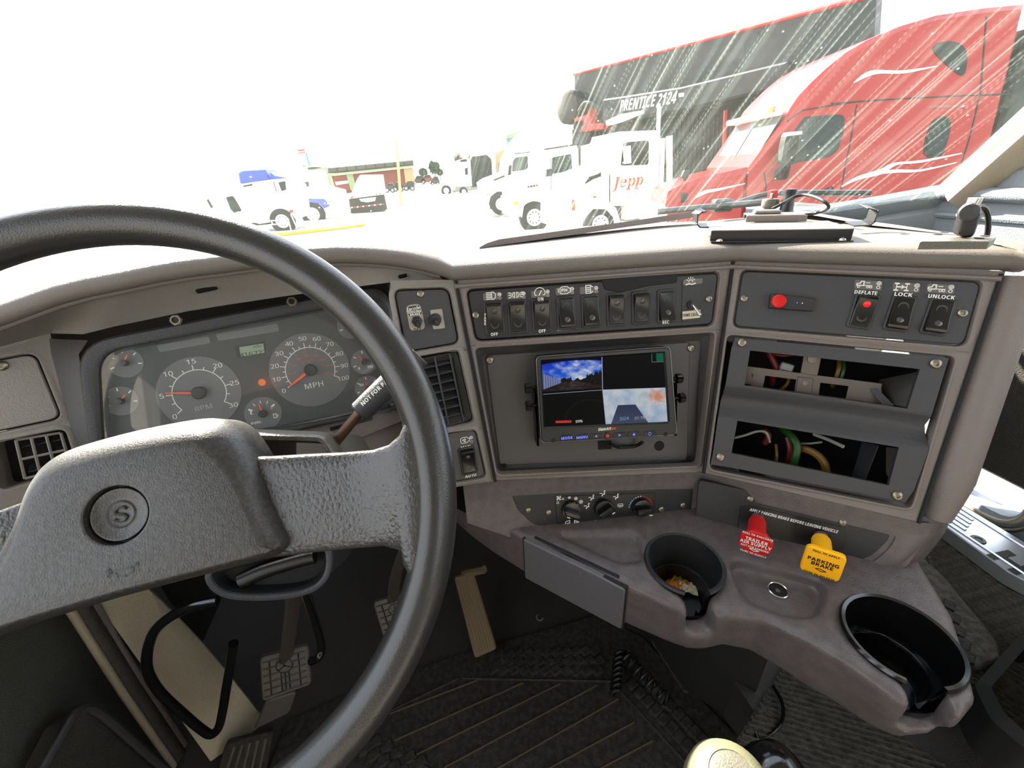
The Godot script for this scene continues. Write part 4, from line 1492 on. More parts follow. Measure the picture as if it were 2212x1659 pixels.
func toggle(parent: Node3D, at: Vector3, r: float, m: Material, sides: int) -> void:
	var k := MB.new()
	k.lathe(PackedVector2Array([Vector2(r, 0), Vector2(r, 0.003), Vector2(r * 0.72, 0.0034), Vector2(r * 0.68, 0.006), Vector2(r * 0.45, 0.0062), Vector2(0, 0.0055)]), sides)
	put("collar", k, M.plate_black if m == M.chrome else m, parent, Transform3D(Basis(), at), 30.0)
	k = MB.new()
	var d := Vector3(0.3, -0.75, 0.6) if m == M.chrome else Vector3(0, -0.25, 1)
	k.tube(PackedVector3Array([Vector3(0, 0, 0.004), Vector3(0, 0, 0.004) + d * 0.010, Vector3(0, 0, 0.004) + d * 0.019, Vector3(0, 0, 0.004) + d * 0.021]), [r * 0.22, r * 0.34, r * 0.44, r * 0.3], 10)
	put("lever", k, m, parent, Transform3D(Basis(), at))

# ---------------------------------------------------------------- monitor
func build_monitor() -> void:
	var zp := -0.019
	var t := plate_thing("mounting_plate", "dark plastic plate behind the camera monitor in the centre bay", "panel", FC, [1050, 771, 1504, 742, 1497, 1003, 1081, 1015], 0.006, M.mount, -0.026, zp)
	screw(q3(FC, 1058, 778, zp), 0.006, t)
	screw(q3(FC, 1492, 752, zp), 0.006, t)
	for p in [[1089, 1006, 0.0042], [1486, 990, 0.0036], [1424, 963, 0.0085]]:
		var k := MB.new()
		k.prism(MB.circle(p[2], 16), zp - 0.001, zp + 0.0004, 0.0, false)
		put("hole", k, M.cavity, t, Transform3D(Basis(), Vector3(0, 0, 0) + Vector3(q(FC, p[0], p[1], zp).x, q(FC, p[0], p[1], zp).y, 0)))
	var kk := MB.new()
	kk.prism(MB.rq(ql(FC, [1291, 952, 1321, 951, 1321, 970, 1292, 971], zp), 0.001, 2), zp - 0.001, zp + 0.0004, 0.0, false)
	put("hole", kk, M.cavity, t)
	# the monitor stands clear of it on a bracket
	var z0 := -0.004
	var z1 := 0.020
	t = thing("monitor", "black reversing-camera monitor with four camera pictures in the centre of the dashboard", "monitor", FC)
	var body := MB.rq(ql(FC, [1157, 770, 1449, 748, 1464, 940, 1168, 958], z1), 0.008, 6)
	var k := MB.new()
	var scr := MB.rq(ql(FC, [1171, 781, 1434, 763, 1444, 912, 1178, 923], z1), 0.0006, 6)
	k.band(MB.up(MB.inset(body, 0.004), z0), MB.up(MB.inset(body, 0.0015), z0 + 0.004))
	k.band(MB.up(MB.inset(body, 0.0015), z0 + 0.004), MB.up(body, z0 + 0.009))
	k.band(MB.up(body, z0 + 0.009), MB.up(body, z1 - 0.0025))
	k.band(MB.up(body, z1 - 0.0025), MB.up(MB.inset(body, 0.0025), z1))
	k.band(MB.up(MB.inset(body, 0.0025), z1), MB.up(MB.inset(scr, -0.0025), z1))
	k.band(MB.up(MB.inset(scr, -0.0025), z1), MB.up(scr, z1 - 0.003))
	k.cap(MB.inset(body, 0.004), z0, true)
	put("housing", k, M.black, t)
	# silver edge line
	k = MB.new()
	k.tube(MB.up(MB.inset(body, 0.0008), z1 - 0.001), 0.0007, 6, false, true)
	put("edge_line", k, M.steel, t)
	k = MB.new()
	var c := ql(FC, [1178, 923, 1444, 912, 1434, 763, 1171, 781], z1)
	k.quad_uv(Vector3(c[0].x, c[0].y, z1 - 0.0029), Vector3(c[1].x, c[1].y, z1 - 0.0029), Vector3(c[2].x, c[2].y, z1 - 0.0029), Vector3(c[3].x, c[3].y, z1 - 0.0029))
	put("screen", k, screen_material(), t)
	var mid := q3(FC, 1308, 848, z1 + 0.01)
	var al := AreaLight3D.new()
	al.name = "screen_light"
	al.area_size = Vector2(0.17, 0.10)
	al.light_energy = 0.003
	al.light_color = Color(0.8, 0.85, 1.0)
	al.shadow_enabled = true
	al.transform = Transform3D(Basis(Vector3.UP, PI), mid)
	t.add_child(al)
	# time, tape bar and maker's name
	words("01:18:28", q3(FC, 1388, 902, z1 - 0.002), 0.0046, M.grey_print, t, 0.0, 1.0, 400)
	words("2024", q3(FC, 1348, 904, z1 - 0.002), 0.0046, M.blue_print, t, 0.0, 1.0, 400)
	k = MB.new()
	k.prism(ql(FC, [1201, 910, 1235, 909, 1235, 914, 1201, 915], z1), z1 - 0.0028, z1 - 0.0024, 0.0, false)
	put("record_bar", k, M.red, t)
	words("99%", q3(FC, 1251, 910, z1 - 0.002), 0.0042, M.white_print, t, 0.0, 1.0, 400)
	words("SMART", q3(FC, 1306, 927, z1 + 0.0005), 0.0040, M.white_print, t, 0.0, 1.1)
	words("VIEW", q3(FC, 1322, 926, z1 + 0.0005), 0.0036, M.orange_print, t, 0.0, 1.0)
	k = MB.new()
	k.ink(MB.circle(0.0018, 10), 0.0006, 0, true)
	put("logo", k, M.white_print, t, Transform3D(Basis(), q3(FC, 1296, 927, z1 + 0.0003)))
	# buttons along the lower edge
	var names := ["MODE", "MENU", "left", "power", "right", "diamond", "swap"]
	var bx := [1224, 1257, 1287, 1312, 1338, 1369, 1403]
	for i in 7:
		var by: float = 948.0 - (bx[i] - 1224.0) * 0.047
		k = MB.new()
		if i == 3: k.prism(MB.circle(0.0052, 20), 0.0, 0.0012, 0.0005, false)
		else: k.prism(MB.rq(PackedVector2Array([Vector2(-0.0105, -0.0035), Vector2(0.0105, -0.0035), Vector2(0.0088, 0.0042), Vector2(-0.0088, 0.0042)]), 0.001, 3), 0.0, 0.0009, 0.0003, false)
		var b := put("button", k, M.rocker, t, Transform3D(Basis(), q3(FC, bx[i], by - 3, z1)))
		k = MB.new()
		match names[i]:
			"MODE", "MENU": words(names[i], Vector3(0, -0.0005, 0.0011), 0.0038, M.led_blue, b, 0.0, 1.15)
			"left": k.prism(PackedVector2Array([Vector2(-0.0018, 0), Vector2(0.0014, -0.002), Vector2(0.0014, 0.002)]), 0.0009, 0.0012)
			"right": k.prism(PackedVector2Array([Vector2(0.0018, 0), Vector2(-0.0014, 0.002), Vector2(-0.0014, -0.002)]), 0.0009, 0.0012)
			"power":
				k.ink(arc_pts(0.0018, 130, 410, 12), 0.0006, 0.0014)
				k.ink(PackedVector2Array([Vector2(0, 0.0004), Vector2(0, 0.0024)]), 0.0006, 0.0014)
			"diamond": k.prism(MB.circle(0.0022, 4), 0.0009, 0.0012)
			"swap":
				k.ink(arc_pts(0.0022, 20, 160, 8), 0.0008, 0.0012)
				k.ink(arc_pts(0.0022, 200, 340, 8), 0.0008, 0.0012)
		if k.p.size(): put("symbol", k, M.led_red if names[i] == "power" else M.led_blue, b)
	for p in [[1195, 951], [1438, 938]]:
		k = MB.new()
		k.prism(MB.circle(0.0032, 16), 0.0, 0.0006, 0.0003, false)
		put("sensor", k, M.gloss_black, t, Transform3D(Basis(), q3(FC, p[0], p[1], z1)))
	# thumb screws at the sides and the strap of the bracket
	for p in [[1146, 838, -1], [1148, 876, -1], [1461, 818, 1], [1467, 860, 1]]:
		k = MB.new()
		var pr := PackedVector2Array()
		for i in 24:
			pr.append(polar(0.0075 if i % 2 else 0.0062, 15.0 * i))
		k.prism(pr, 0.0, 0.009, 0.0012)
		k.lathe(PackedVector2Array([Vector2(0.003, -0.008), Vector2(0.003, 0.0)]), 10)
		put("thumb_screw", k, M.gloss_black, t, Transform3D(Basis(Vector3.UP, PI / 2 * p[2]), q3(FC, p[0], p[1], 0.006)), 25.0)
	for s in [-1, 1]:
		k = MB.new()
		var p := q(FC, 1158 if s < 0 else 1457, 905 if s < 0 else 884, 0.0)
		k.box(Vector3(p.x, p.y, -0.008), Vector3(0.004, 0.085, 0.028), 0.0015)
		put("bracket_arm", k, M.black, t)
	k = MB.new()
	var pth := PackedVector3Array()
	for p in [[1318, 958, 0.0], [1335, 966, -0.012], [1352, 966, -0.014], [1372, 964, -0.014], [1388, 955, 0.0]]: pth.append(q3(FC, p[0], p[1], p[2]))
	k.tube(smooth_path(pth, 4), 0.0028, 8)
	var cab := put("monitor_cable", k, M.wire_black, null, FC)
	tag(cab, "short black cable looping out under the camera monitor", "cable")

func screen_material() -> StandardMaterial3D:
	var w := 512
	var h := 300
	var img := Image.create(w, h, false, Image.FORMAT_RGBA8)
	var n := FastNoiseLite.new()
	n.seed = 11
	n.frequency = 0.012
	n.fractal_octaves = 4
	var sx := 250
	var sy := 148
	for j in h:
		for i in w:
			var c := Color(0.02, 0.018, 0.02)
			if i < sx and j < sy:
				# yard behind the truck: blue sky with cloud, a pale fence, dark cars, grey ground
				var u := float(i) / sx
				var v := float(j) / sy
				var hz := 0.64
				if v < hz:
					var cl := clampf(n.get_noise_2d(i * 1.2, j * 2.0) * 0.9 + 0.42 + 0.75 * v - absf(u - 0.62) * 1.3, 0.0, 1.0)
					c = Color(0.07, 0.22, 0.85).lerp(Color(0.30, 0.58, 1.0), v).lerp(Color(0.93, 0.96, 1.0), cl)
					if v < 0.10 - 0.25 * u * (1.0 - u): c = Color(0.02, 0.02, 0.03)
				else:
					c = Color(0.20, 0.17, 0.16).lerp(Color(0.30, 0.27, 0.26), clampf(1.0 - absf(u - 0.5) * 3.0, 0, 1)) * (0.8 + 0.4 * n.get_noise_2d(i * 3.0, j * 5.0))
				var ft := 0.36 + u * 0.85
				var fb := 0.86 - u * 0.55
				if u < 0.31 and v > ft and v < fb: c = Color(0.55, 0.6, 0.8) * (0.75 if (i / 5) % 2 == 0 else 1.0)
				if u > 0.30 and u < 0.48 and v > 0.56 + 0.05 * n.get_noise_2d(i * 8.0, 0.0) and v < 0.68: c = Color(0.12, 0.10, 0.10)
				if u > 0.44 and v > 0.62 - maxf(0.0, u - 0.62) * 0.6 + 0.12 * n.get_noise_2d(i * 5.0, 9.0) and v < 0.62 + (u - 0.44) * 0.45: c = Color(0.10, 0.09, 0.10) * (1.0 + 0.8 * n.get_noise_2d(i * 6.0, j * 6.0))
				if v > 0.93: c = Color(0.03, 0.02, 0.03)
			elif (i >= sx and i < sx + 3) or (j >= sy and j < sy + 2): c = Color(0.75, 0.78, 0.85)
			elif i >= sx and j < sy:
				if i > 462 and j < 38:
					c = Color(0.03, 0.42, 0.30) if i > 482 else Color(0.01, 0.02, 0.02)
					if i < 465 or j > 35: c = Color(0.5, 0.6, 0.55)
			elif i < sx:
				c = Color(0.035, 0.04, 0.042)
				var d := absf(Vector2(i - 190, (j - 285) * 1.1).length() - 105.0)
				if d < 3.0: c += Color(0.05, 0.055, 0.05)
			else:
				# washed-out side camera: sky haze, a dark mirror shape, an orange flare
				var u := float(i - sx) / (w - sx)
				var v := float(j - sy) / (h - sy)
				c = Color(0.66, 0.76, 0.88).lerp(Color(0.88, 0.90, 0.92), clampf(0.6 + n.get_noise_2d(i, j) * 0.9 - 0.6 * (v - 0.5), 0, 1))
				var e := Vector2((u - 0.86) / 0.16, (v - 0.24) / 0.22).length()
				c = c.lerp(Color(0.90, 0.52, 0.36), clampf(1.15 - e + n.get_noise_2d(i * 4.0, j * 4.0) * 0.5, 0, 1) * 0.8)
				if v > 0.46 and u > 0.22 - (v - 0.46) * 0.25 and u < 0.50 + (v - 0.46) * 0.34: c = Color(0.20, 0.24, 0.36).lerp(Color(0.36, 0.40, 0.50), v - 0.4)
			img.set_pixel(i, j, Color(c.r, c.g, c.b, 1))
	var m := mat("screen", Color(0.02, 0.02, 0.02), 0.35)
	m.metallic_specular = 0.15
	m.emission_enabled = true
	m.emission = Color.BLACK
	m.emission_texture = ImageTexture.create_from_image(img)
	m.emission_energy_multiplier = 0.13
	m.texture_repeat = false
	return m

# ---------------------------------------------------------------- the radio surround with its two empty slots
func build_radio() -> void:
	var t := thing("radio_surround", "dark plastic radio surround with two empty open slots on the right panel", "radio panel", FR)
	var rows_px := [
		[1588, 729, 1624, 733, 1990, 768, 2047, 774, 0.003], [1580, 752, 1620, 757, 1985, 797, 2038, 803, 0.003], [1568, 827, 1608, 832, 1958, 882, 2012, 890, 0.003],
		[1566, 836, 1607, 841, 1955, 893, 2008, 902, 0.002], [1562, 852, 1604, 858, 1950, 910, 2002, 920, -0.006], [1557, 868, 1601, 873, 1947, 926, 2004, 938, -0.008], [1554, 884, 1598, 890, 1944, 943, 2008, 958, -0.003],
		[1552, 895, 1595, 902, 1941, 957, 2004, 968, 0.0025], [1551, 900, 1593, 908, 1940, 965, 2003, 974, 0.003], [1541, 972, 1580, 978, 1918, 1047, 1972, 1058, 0.003], [1535, 1002, 1575, 1008, 1905, 1073, 1954, 1083, 0.003]]
	var g := []
	for r in rows_px:
		var pr := PackedVector3Array()
		for i in 4:
			var p := q(FR, r[i * 2], r[i * 2 + 1])
			pr.append(Vector3(p.x, p.y, r[8]))
		g.append(pr)
	var k := MB.new()
	for j in g.size() - 1:
		for i in 3:
			if i == 1 and (j == 1 or j == 8): continue
			k.quad(g[j + 1][i], g[j + 1][i + 1], g[j][i + 1], g[j][i])
	# outer edge and the thickness round the slots
	var drop := Vector3(0, 0, -0.016)
	for j in g.size() - 1:
		k.quad(g[j][0], g[j][0] + drop, g[j + 1][0] + drop, g[j + 1][0])
		k.quad(g[j + 1][3], g[j + 1][3] + drop, g[j][3] + drop, g[j][3])
	for i in 3:
		k.quad(g[0][i + 1], g[0][i + 1] + drop, g[0][i] + drop, g[0][i])
		k.quad(g[10][i], g[10][i] + drop, g[10][i + 1] + drop, g[10][i + 1])
	var th := Vector3(0, 0, -0.007)
	for s in [1, 8]:
		var c := [g[s][1], g[s][2], g[s + 1][2], g[s + 1][1]]
		for i in 4:
			k.quad(c[i], c[(i + 1) % 4], c[(i + 1) % 4] + th, c[i] + th)
	put("surround", k, M.plate, t, Transform3D(), 50.0)
	for p in [[1602, 741], [2021, 786], [1938, 1071], [1555, 988]]: screw(q3(FR, p[0], p[1], 0.003), 0.0062, t)
	# dark box behind
	k = MB.new()
	var o := MB.rq(ql(FR, [1575, 740, 2040, 790, 1950, 1078, 1545, 1000]), 0.004, 3)
	k.band(MB.up(o, -0.17), MB.up(o, -0.017))
	k.cap(o, -0.17)
	put("cavity_box", k, M.cavity, t)
	# sheet-metal bracket inside the upper slot
	t = thing("metal_bracket", "bare aluminium bracket with cut-outs inside the upper radio slot", "bracket", FR)
	var zb := -0.030
	var strips := [
		[1612, 791, 1905, 829, 1903, 843, 1611, 806], [1611, 806, 1624, 808, 1626, 832, 1606, 828], [1627, 808, 1653, 811, 1648, 838, 1622, 834], [1720, 819, 1772, 826, 1768, 858, 1716, 848],
		[1833, 834, 1905, 843, 1900, 878, 1826, 866], [1606, 831, 1905, 872, 1900, 890, 1600, 845]]
	k = MB.new()
	for s in strips: k.prism(ql(FR, s, zb), zb - 0.0012, zb)
	put("cross_strip", k, M.alu, t)
	k = MB.new()
	k.prism(MB.rq(ql(FR, [1737, 765, 1775, 769, 1766, 812, 1729, 806], zb + 0.002), 0.002, 3), zb, zb + 0.002, 0.0005)
	k.prism(MB.rq(ql(FR, [1724, 814, 1757, 818, 1753, 850, 1719, 846], zb + 0.002), 0.002, 3), zb, zb + 0.002, 0.0005)
	put("tab", k, M.alu, t)
	for p in [[1754, 776, 0.0062], [1739, 828, 0.004]]:
		k = MB.new()
		k.lathe(PackedVector2Array([Vector2(p[2], 0), Vector2(p[2] * 0.9, 0.0012), Vector2(p[2] * 0.6, 0.0012), Vector2(p[2] * 0.55, 0.0002), Vector2(0, 0.0002)]), 16)
		put("rivet", k, M.screw, t, Transform3D(Basis(), q3(FR, p[0], p[1], zb + 0.002)))
	# folded side plate and its bent tongue
	t = thing("side_plate", "grey folded metal side plate at the right end of the upper radio slot", "bracket", FR)
	k = MB.new()
	var a := q3(FR, 1983, 803, -0.008); var b := q3(FR, 1957, 880, -0.008)
	var c2 := q3(FR, 1900, 820, -0.06); var d := q3(FR, 1880, 864, -0.06)
	k.sheet([PackedVector3Array([d, b]), PackedVector3Array([c2, a])], 0.0015)
	put("plate", k, M.steel, t)
	k = MB.new()
	k.sheet([PackedVector3Array([q3(FR, 1908, 876, -0.02), q3(FR, 1932, 876, -0.018)]), PackedVector3Array([q3(FR, 1878, 840, -0.03), q3(FR, 1894, 838, -0.028)])], 0.001)
	put("tongue", k, M.plate, t)
	t = thing("side_plate", "narrow grey metal plates standing at the right end of the lower radio slot", "bracket", FR)
	k = MB.new()
	k.sheet([PackedVector3Array([q3(FR, 1836, 1044, -0.06), q3(FR, 1866, 1040, -0.03)]), PackedVector3Array([q3(FR, 1862, 955, -0.06), q3(FR, 1896, 962, -0.03)])], 0.0015)
	put("plate", k, M.plate, t)
	k = MB.new()
	k.sheet([PackedVector3Array([q3(FR, 1914, 1022, -0.03), q3(FR, 1922, 1036, -0.01)]), PackedVector3Array([q3(FR, 1914, 966, -0.03), q3(FR, 1940, 968, -0.01)])], 0.0015)
	put("plate", k, M.alu, t)
	# loose wiring
	wire("red wire bundle hanging at the left of the upper radio slot", M.wire_red, 0.0045, [1655, 752, -0.05, 1668, 775, -0.045, 1676, 795, -0.045, 1670, 815, -0.05, 1668, 830, -0.06])
	wire("thin red wire crossing the top of the upper radio slot", M.wire_red, 0.002, [1655, 762, -0.05, 1690, 768, -0.045, 1712, 766, -0.05])
	wire("yellow wire hanging right of the metal tab in the upper radio slot", M.wire_yellow, 0.003, [1812, 780, -0.06, 1812, 795, -0.05, 1806, 815, -0.05, 1798, 835, -0.06])
	wire("second yellow wire low in the cut-out of the aluminium bracket", M.wire_yellow, 0.0025, [1706, 815, -0.05, 1700, 830, -0.045, 1690, 840, -0.05, 1680, 850, -0.06])
	wire("green wire beside the yellow one in the upper radio slot", M.wire_green, 0.0025, [1822, 782, -0.06, 1822, 800, -0.05, 1816, 820, -0.05])
	wire("thick green cable bending down in the lower radio slot", M.wire_green, 0.0055, [1690, 925, -0.07, 1712, 945, -0.045, 1722, 965, -0.04, 1718, 990, -0.04, 1712, 1010, -0.05])
	wire("thick yellow cable arching down in the lower radio slot", M.wire_yellow, 0.0055, [1722, 968, -0.055, 1745, 972, -0.045, 1768, 985, -0.04, 1782, 1005, -0.04, 1786, 1030, -0.05])
	wire("white and red wire coming from the left of the lower radio slot", M.wire_white, 0.002, [1586, 946, -0.03, 1610, 940, -0.035, 1635, 932, -0.04, 1655, 934, -0.035, 1663, 955, -0.04])
	wire("short red wire end in the lower radio slot", M.wire_red, 0.0045, [1650, 930, -0.045, 1660, 942, -0.04, 1652, 958, -0.045])
	wire("pair of thin yellow wires hanging in the lower radio slot", M.wire_yellow, 0.0022, [1676, 960, -0.055, 1678, 985, -0.045, 1674, 1010, -0.055])
	wire("white plastic rod poking out of the lower radio slot", M.wire_white, 0.0026, [1758, 938, -0.045, 1790, 950, -0.03, 1822, 965, -0.015])
	wire("dark red cable behind the green one in the lower radio slot", M.wire_red, 0.004, [1700, 945, -0.06, 1706, 970, -0.055, 1700, 1000, -0.06])
	wire("pale wire lying level behind the yellow cable in the lower slot", M.wire_white, 0.0016, [1725, 958, -0.065, 1750, 958, -0.06, 1775, 955, -0.065])
	k = MB.new()
	k.box(Vector3.ZERO, Vector3(0.018, 0.012, 0.012), 0.002)
	for i in 3: k.box(Vector3(-0.006 + 0.006 * i, -0.007, 0), Vector3(0.004, 0.004, 0.008), 0.001)
	tag(put("wire_connector", k, M.wire_white, null, FR * Transform3D(Basis(Vector3.BACK, -0.2), q3(FR, 1699, 793, -0.045))), "white plastic wire connector in the upper radio slot", "connector")

func wire(label: String, m: Material, r: float, px: Array) -> void:
	var k := MB.new()
	var p := PackedVector3Array()
	for i in range(0, px.size(), 3): p.append(q3(FR, px[i], px[i + 1], px[i + 2]))
	k.tube(smooth_path(p, 5), r, 8)
	tag(put("wire", k, m, null, FR), label, "wire", "loose wires in the empty radio slots")

# ---------------------------------------------------------------- console with cup holders
func poly_dist(p: Vector2, l: PackedVector2Array) -> float:
	var d := 1e9
	var inside := false
	var n := l.size()
	var j := n - 1
	for i in n:
		var a := l[i]; var b := l[j]
		var e := b - a
		var w := p - a
		var t := clampf(w.dot(e) / e.length_squared(), 0.0, 1.0)
		d = minf(d, (w - e * t).length_squared())
		if (a.y > p.y) != (b.y > p.y) and p.x < (b.x - a.x) * (p.y - a.y) / (b.y - a.y) + a.x: inside = not inside
		j = i
	return -sqrt(d) if inside else sqrt(d)

func seg_dist(p: Vector2, a: Vector2, b: Vector2) -> float:
	var e := b - a
	return (p - a - e * clampf((p - a).dot(e) / e.length_squared(), 0.0, 1.0)).length()

func smax(a: float, b: float, k: float) -> float:
	var h := clampf(0.5 + 0.5 * (a - b) / k, 0.0, 1.0)
	return lerpf(b, a, h) + k * h * (1.0 - h)

# surface nets over a grid of distances
func nets(field: PackedFloat32Array, nx: int, ny: int, nz: int, o: Vector3, c: float) -> MB:
	var k := MB.new()
	var id := {}
	var sy := nx
	var sz := nx * ny
	for z in nz - 1:
		for y in ny - 1:
			for x in nx - 1:
				var b := x + y * sy + z * sz
				var neg := 0
				for q8 in 8:
					if field[b + (q8 & 1) + ((q8 >> 1) & 1) * sy + (q8 >> 2) * sz] < 0.0: neg += 1
				if neg == 0 or neg == 8: continue
				var s := Vector3.ZERO
				var m := 0
				for ax in 3:
					for e in 4:
						var u := e & 1
						var v := e >> 1
						var p0 := Vector3i.ZERO
						p0[(ax + 1) % 3] = u
						p0[(ax + 2) % 3] = v
						var p1 := p0
						p1[ax] = 1
						var f0 := field[b + p0.x + p0.y * sy + p0.z * sz]
						var f1 := field[b + p1.x + p1.y * sy + p1.z * sz]
						if (f0 < 0.0) != (f1 < 0.0):
							s += Vector3(p0).lerp(Vector3(p1), f0 / (f0 - f1))
							m += 1
				id[b] = o + (Vector3(x, y, z) + s / m) * c
	var st := [1, sy, sz]
	for b in id:
		for ax in 3:
			var s: int = st[ax]
			var f0 := field[b]
			var f1 := field[b + s]
			if (f0 < 0.0) == (f1 < 0.0): continue
			var u: int = st[(ax + 1) % 3]
			var v: int = st[(ax + 2) % 3]
			if not (id.has(b - u) and id.has(b - v) and id.has(b - u - v)): continue
			if f0 < 0.0: k.quad(id[b - u - v], id[b - v], id[b], id[b - u])
			else: k.quad(id[b - u - v], id[b - u], id[b], id[b - v])
	return k

func build_console() -> void:
	var t := thing("console", "taupe moulded console shelf with two cup holders below the centre and right panels", "console")
	var out := PackedVector2Array()
	var xs := [-0.005, -0.63, 0.02, -0.585, 0.055, -0.535, 0.097, -0.484, 0.156, -0.432, 0.216, -0.363, 0.262, -0.322, 0.285, -0.305, 0.305, -0.299, 0.335, -0.298, 0.365, -0.283, 0.39, -0.248, 0.413, -0.205, 0.428, -0.170, 0.445, -0.148, 0.475, -0.137, 0.51, -0.147, 0.545, -0.180, 0.585, -0.222, 0.632, -0.300, 0.655, -0.37, 0.62, -0.45, 0.45, -0.56, 0.25, -0.64, 0.0, -0.69]
	for i in range(0, xs.size(), 2): out.append(Vector2(xs[i], xs[i + 1]))
	var tray1 := MB.rq(PackedVector2Array([Vector2(0.150, -0.478), Vector2(0.275, -0.448), Vector2(0.262, -0.395), Vector2(0.226, -0.398)]), 0.02, 4)
	var tray2 := MB.rq(PackedVector2Array([Vector2(0.385, -0.378), Vector2(0.490, -0.305), Vector2(0.424, -0.262), Vector2(0.362, -0.312)]), 0.03, 4)
	var c1 := Vector2(0.313, -0.377)
	var c2 := Vector2(0.494, -0.215)
	var r1 := 0.051
	var r2 := 0.055
	var n1 := Vector2(0.290, -0.282)
	var n2 := Vector2(0.448, -0.132)
	var c := 0.0042
	var o := Vector3(-0.012, -0.66, -0.70)
	var nx := int(0.70 / c)
	var ny := int(0.165 / c)
	var nz := int(0.60 / c)
	var f := PackedFloat32Array()
	f.resize(nx * ny * nz)
	for z in nz:
		for x in nx:
			var p := Vector2(o.x + x * c, o.z + z * c)
			var d2 := poly_dist(p, out)
			if d2 > 0.03:
				for y in ny: f[x + y * nx + z * nx * ny] = d2
				continue
			var t1 := poly_dist(p, tray1)
			var t2 := poly_dist(p, tray2)
			var k1 := (p - c1).length() - r1
			var k2 := (p - c2).length() - r2
			var m1 := seg_dist(p, c1, n1) - 0.016
			var m2 := seg_dist(p, c2, n2) - 0.018
			# the shelf dips between the two holders, and the holders stand as rounded bosses
			var dip := clampf(1.0 - seg_dist(p, Vector2(0.33, -0.30), Vector2(0.42, -0.32)) / 0.11, 0.0, 1.0)
			var top := -0.518 - 0.012 * dip * dip * (3.0 - 2.0 * dip)
			for y in ny:
				var yy := o.y + y * c
				var taper := maxf(0.0, (-0.545 - yy)) * clampf((p.x - 0.40) * 5.0, 0.0, 0.7)
				var d := smax(d2 + taper, yy - top, 0.011)
				d = smax(d, -0.607 - yy, 0.02)
				d = smax(d, -smax(t1, -0.526 - yy, 0.006), 0.006)
				d = smax(d, -smax(t2, -0.545 - yy, 0.010), 0.012)
				d = smax(d, -smax(k1, -0.64 - yy, 0.004), 0.006)
				d = smax(d, -smax(k2, -0.64 - yy, 0.004), 0.006)
				d = smax(d, -smax(m1, -0.566 - yy, 0.012), 0.010)
				d = smax(d, -smax(m2, -0.566 - yy, 0.012), 0.010)
				f[x + y * nx + z * nx * ny] = d
	var body := nets(f, nx, ny, nz, o + EYE, c)
	put("body", body, M.lower, t, Transform3D(), 60.0)
	# drawer front on the left of the shelf
	var k := MB.new()
	var fa := Vector3(0.099, 0, -0.481) + EYE
	var fb := Vector3(0.214, 0, -0.360) + EYE
	var along := (fb - fa).normalized()
	var outw := Vector3(-along.z, 0, along.x)
	var fr := Transform3D(Basis(along, Vector3.UP, along.cross(Vector3.UP)), (fa + fb) / 2 - along.cross(Vector3.UP) * 0.0015)
	var L := (fb - fa).length()
	k.prism(MB.rq(PackedVector2Array([Vector2(-L / 2, -0.608), Vector2(L / 2, -0.608), Vector2(L / 2, -0.522), Vector2(L / 2 - 0.05, -0.519), Vector2(-L / 2, -0.519)]), 0.004, 3), -0.004, 0.0035, 0.002)
	put("drawer_front", k, M.drawer, t, fr)
	k = MB.new()
	k.prism(PackedVector2Array([Vector2(-L / 2 - 0.002, -0.609), Vector2(L / 2 + 0.002, -0.609), Vector2(L / 2 + 0.002, -0.520), Vector2(-L / 2 - 0.002, -0.520)]), -0.004, 0.0012, 0.0, false)
	put("gap", k, M.dark, t, fr)
	k = MB.new()
	k.box(Vector3(0.0, -0.5195, -0.010), Vector3(L * 0.84, 0.004, 0.006), 0.0015)
	put("finger_slot", k, M.dark, t, fr)
	# black cup holders
	for i in 2:
		var cc := c1 if i == 0 else c2
		var rr := (r1 if i == 0 else r2) + 0.001
		var tp := -0.519 if i == 0 else -0.517
		var nd := (n1 if i == 0 else n2) - cc
		var ang := atan2(-nd.y, nd.x)
		k = MB.new()
		var prof := PackedVector2Array([Vector2(rr + 0.004, tp + 0.001), Vector2(rr + 0.002, tp + 0.004), Vector2(rr - 0.002, tp + 0.003), Vector2(rr - 0.0035, tp - 0.01), Vector2(rr - 0.008, tp - 0.052), Vector2(rr - 0.010, tp - 0.054), Vector2(rr - 0.014, tp - 0.053), Vector2(rr - 0.016, tp - 0.085), Vector2(0.0, tp - 0.086)])
		k.lathe(prof, 40, TAU - 0.62)
		var ct := thing("cup_holder", "black cup holder with a torn wrapper in it, left of the socket" if i == 0 else "large empty black cup holder at the console's outer end", "cup holder", Transform3D(Basis(Vector3.UP, ang + 0.31) * Basis(Vector3(1, 0, 0), Vector3(0, 0, -1), Vector3(0, 1, 0)), EYE + Vector3(cc.x, 0, cc.y)), "cup holders in the console")
		put("cup", k, M.gloss_black if i == 1 else M.plate_black, ct, Transform3D(), 50.0)
		k = MB.new()
		k.lathe(PackedVector2Array([Vector2(rr - 0.002, tp - 0.05), Vector2(rr - 0.006, tp - 0.053), Vector2(rr - 0.018, tp - 0.087), Vector2(0, tp - 0.087)]), 40)
		put("liner", k, M.black, ct, Transform3D(), 50.0)
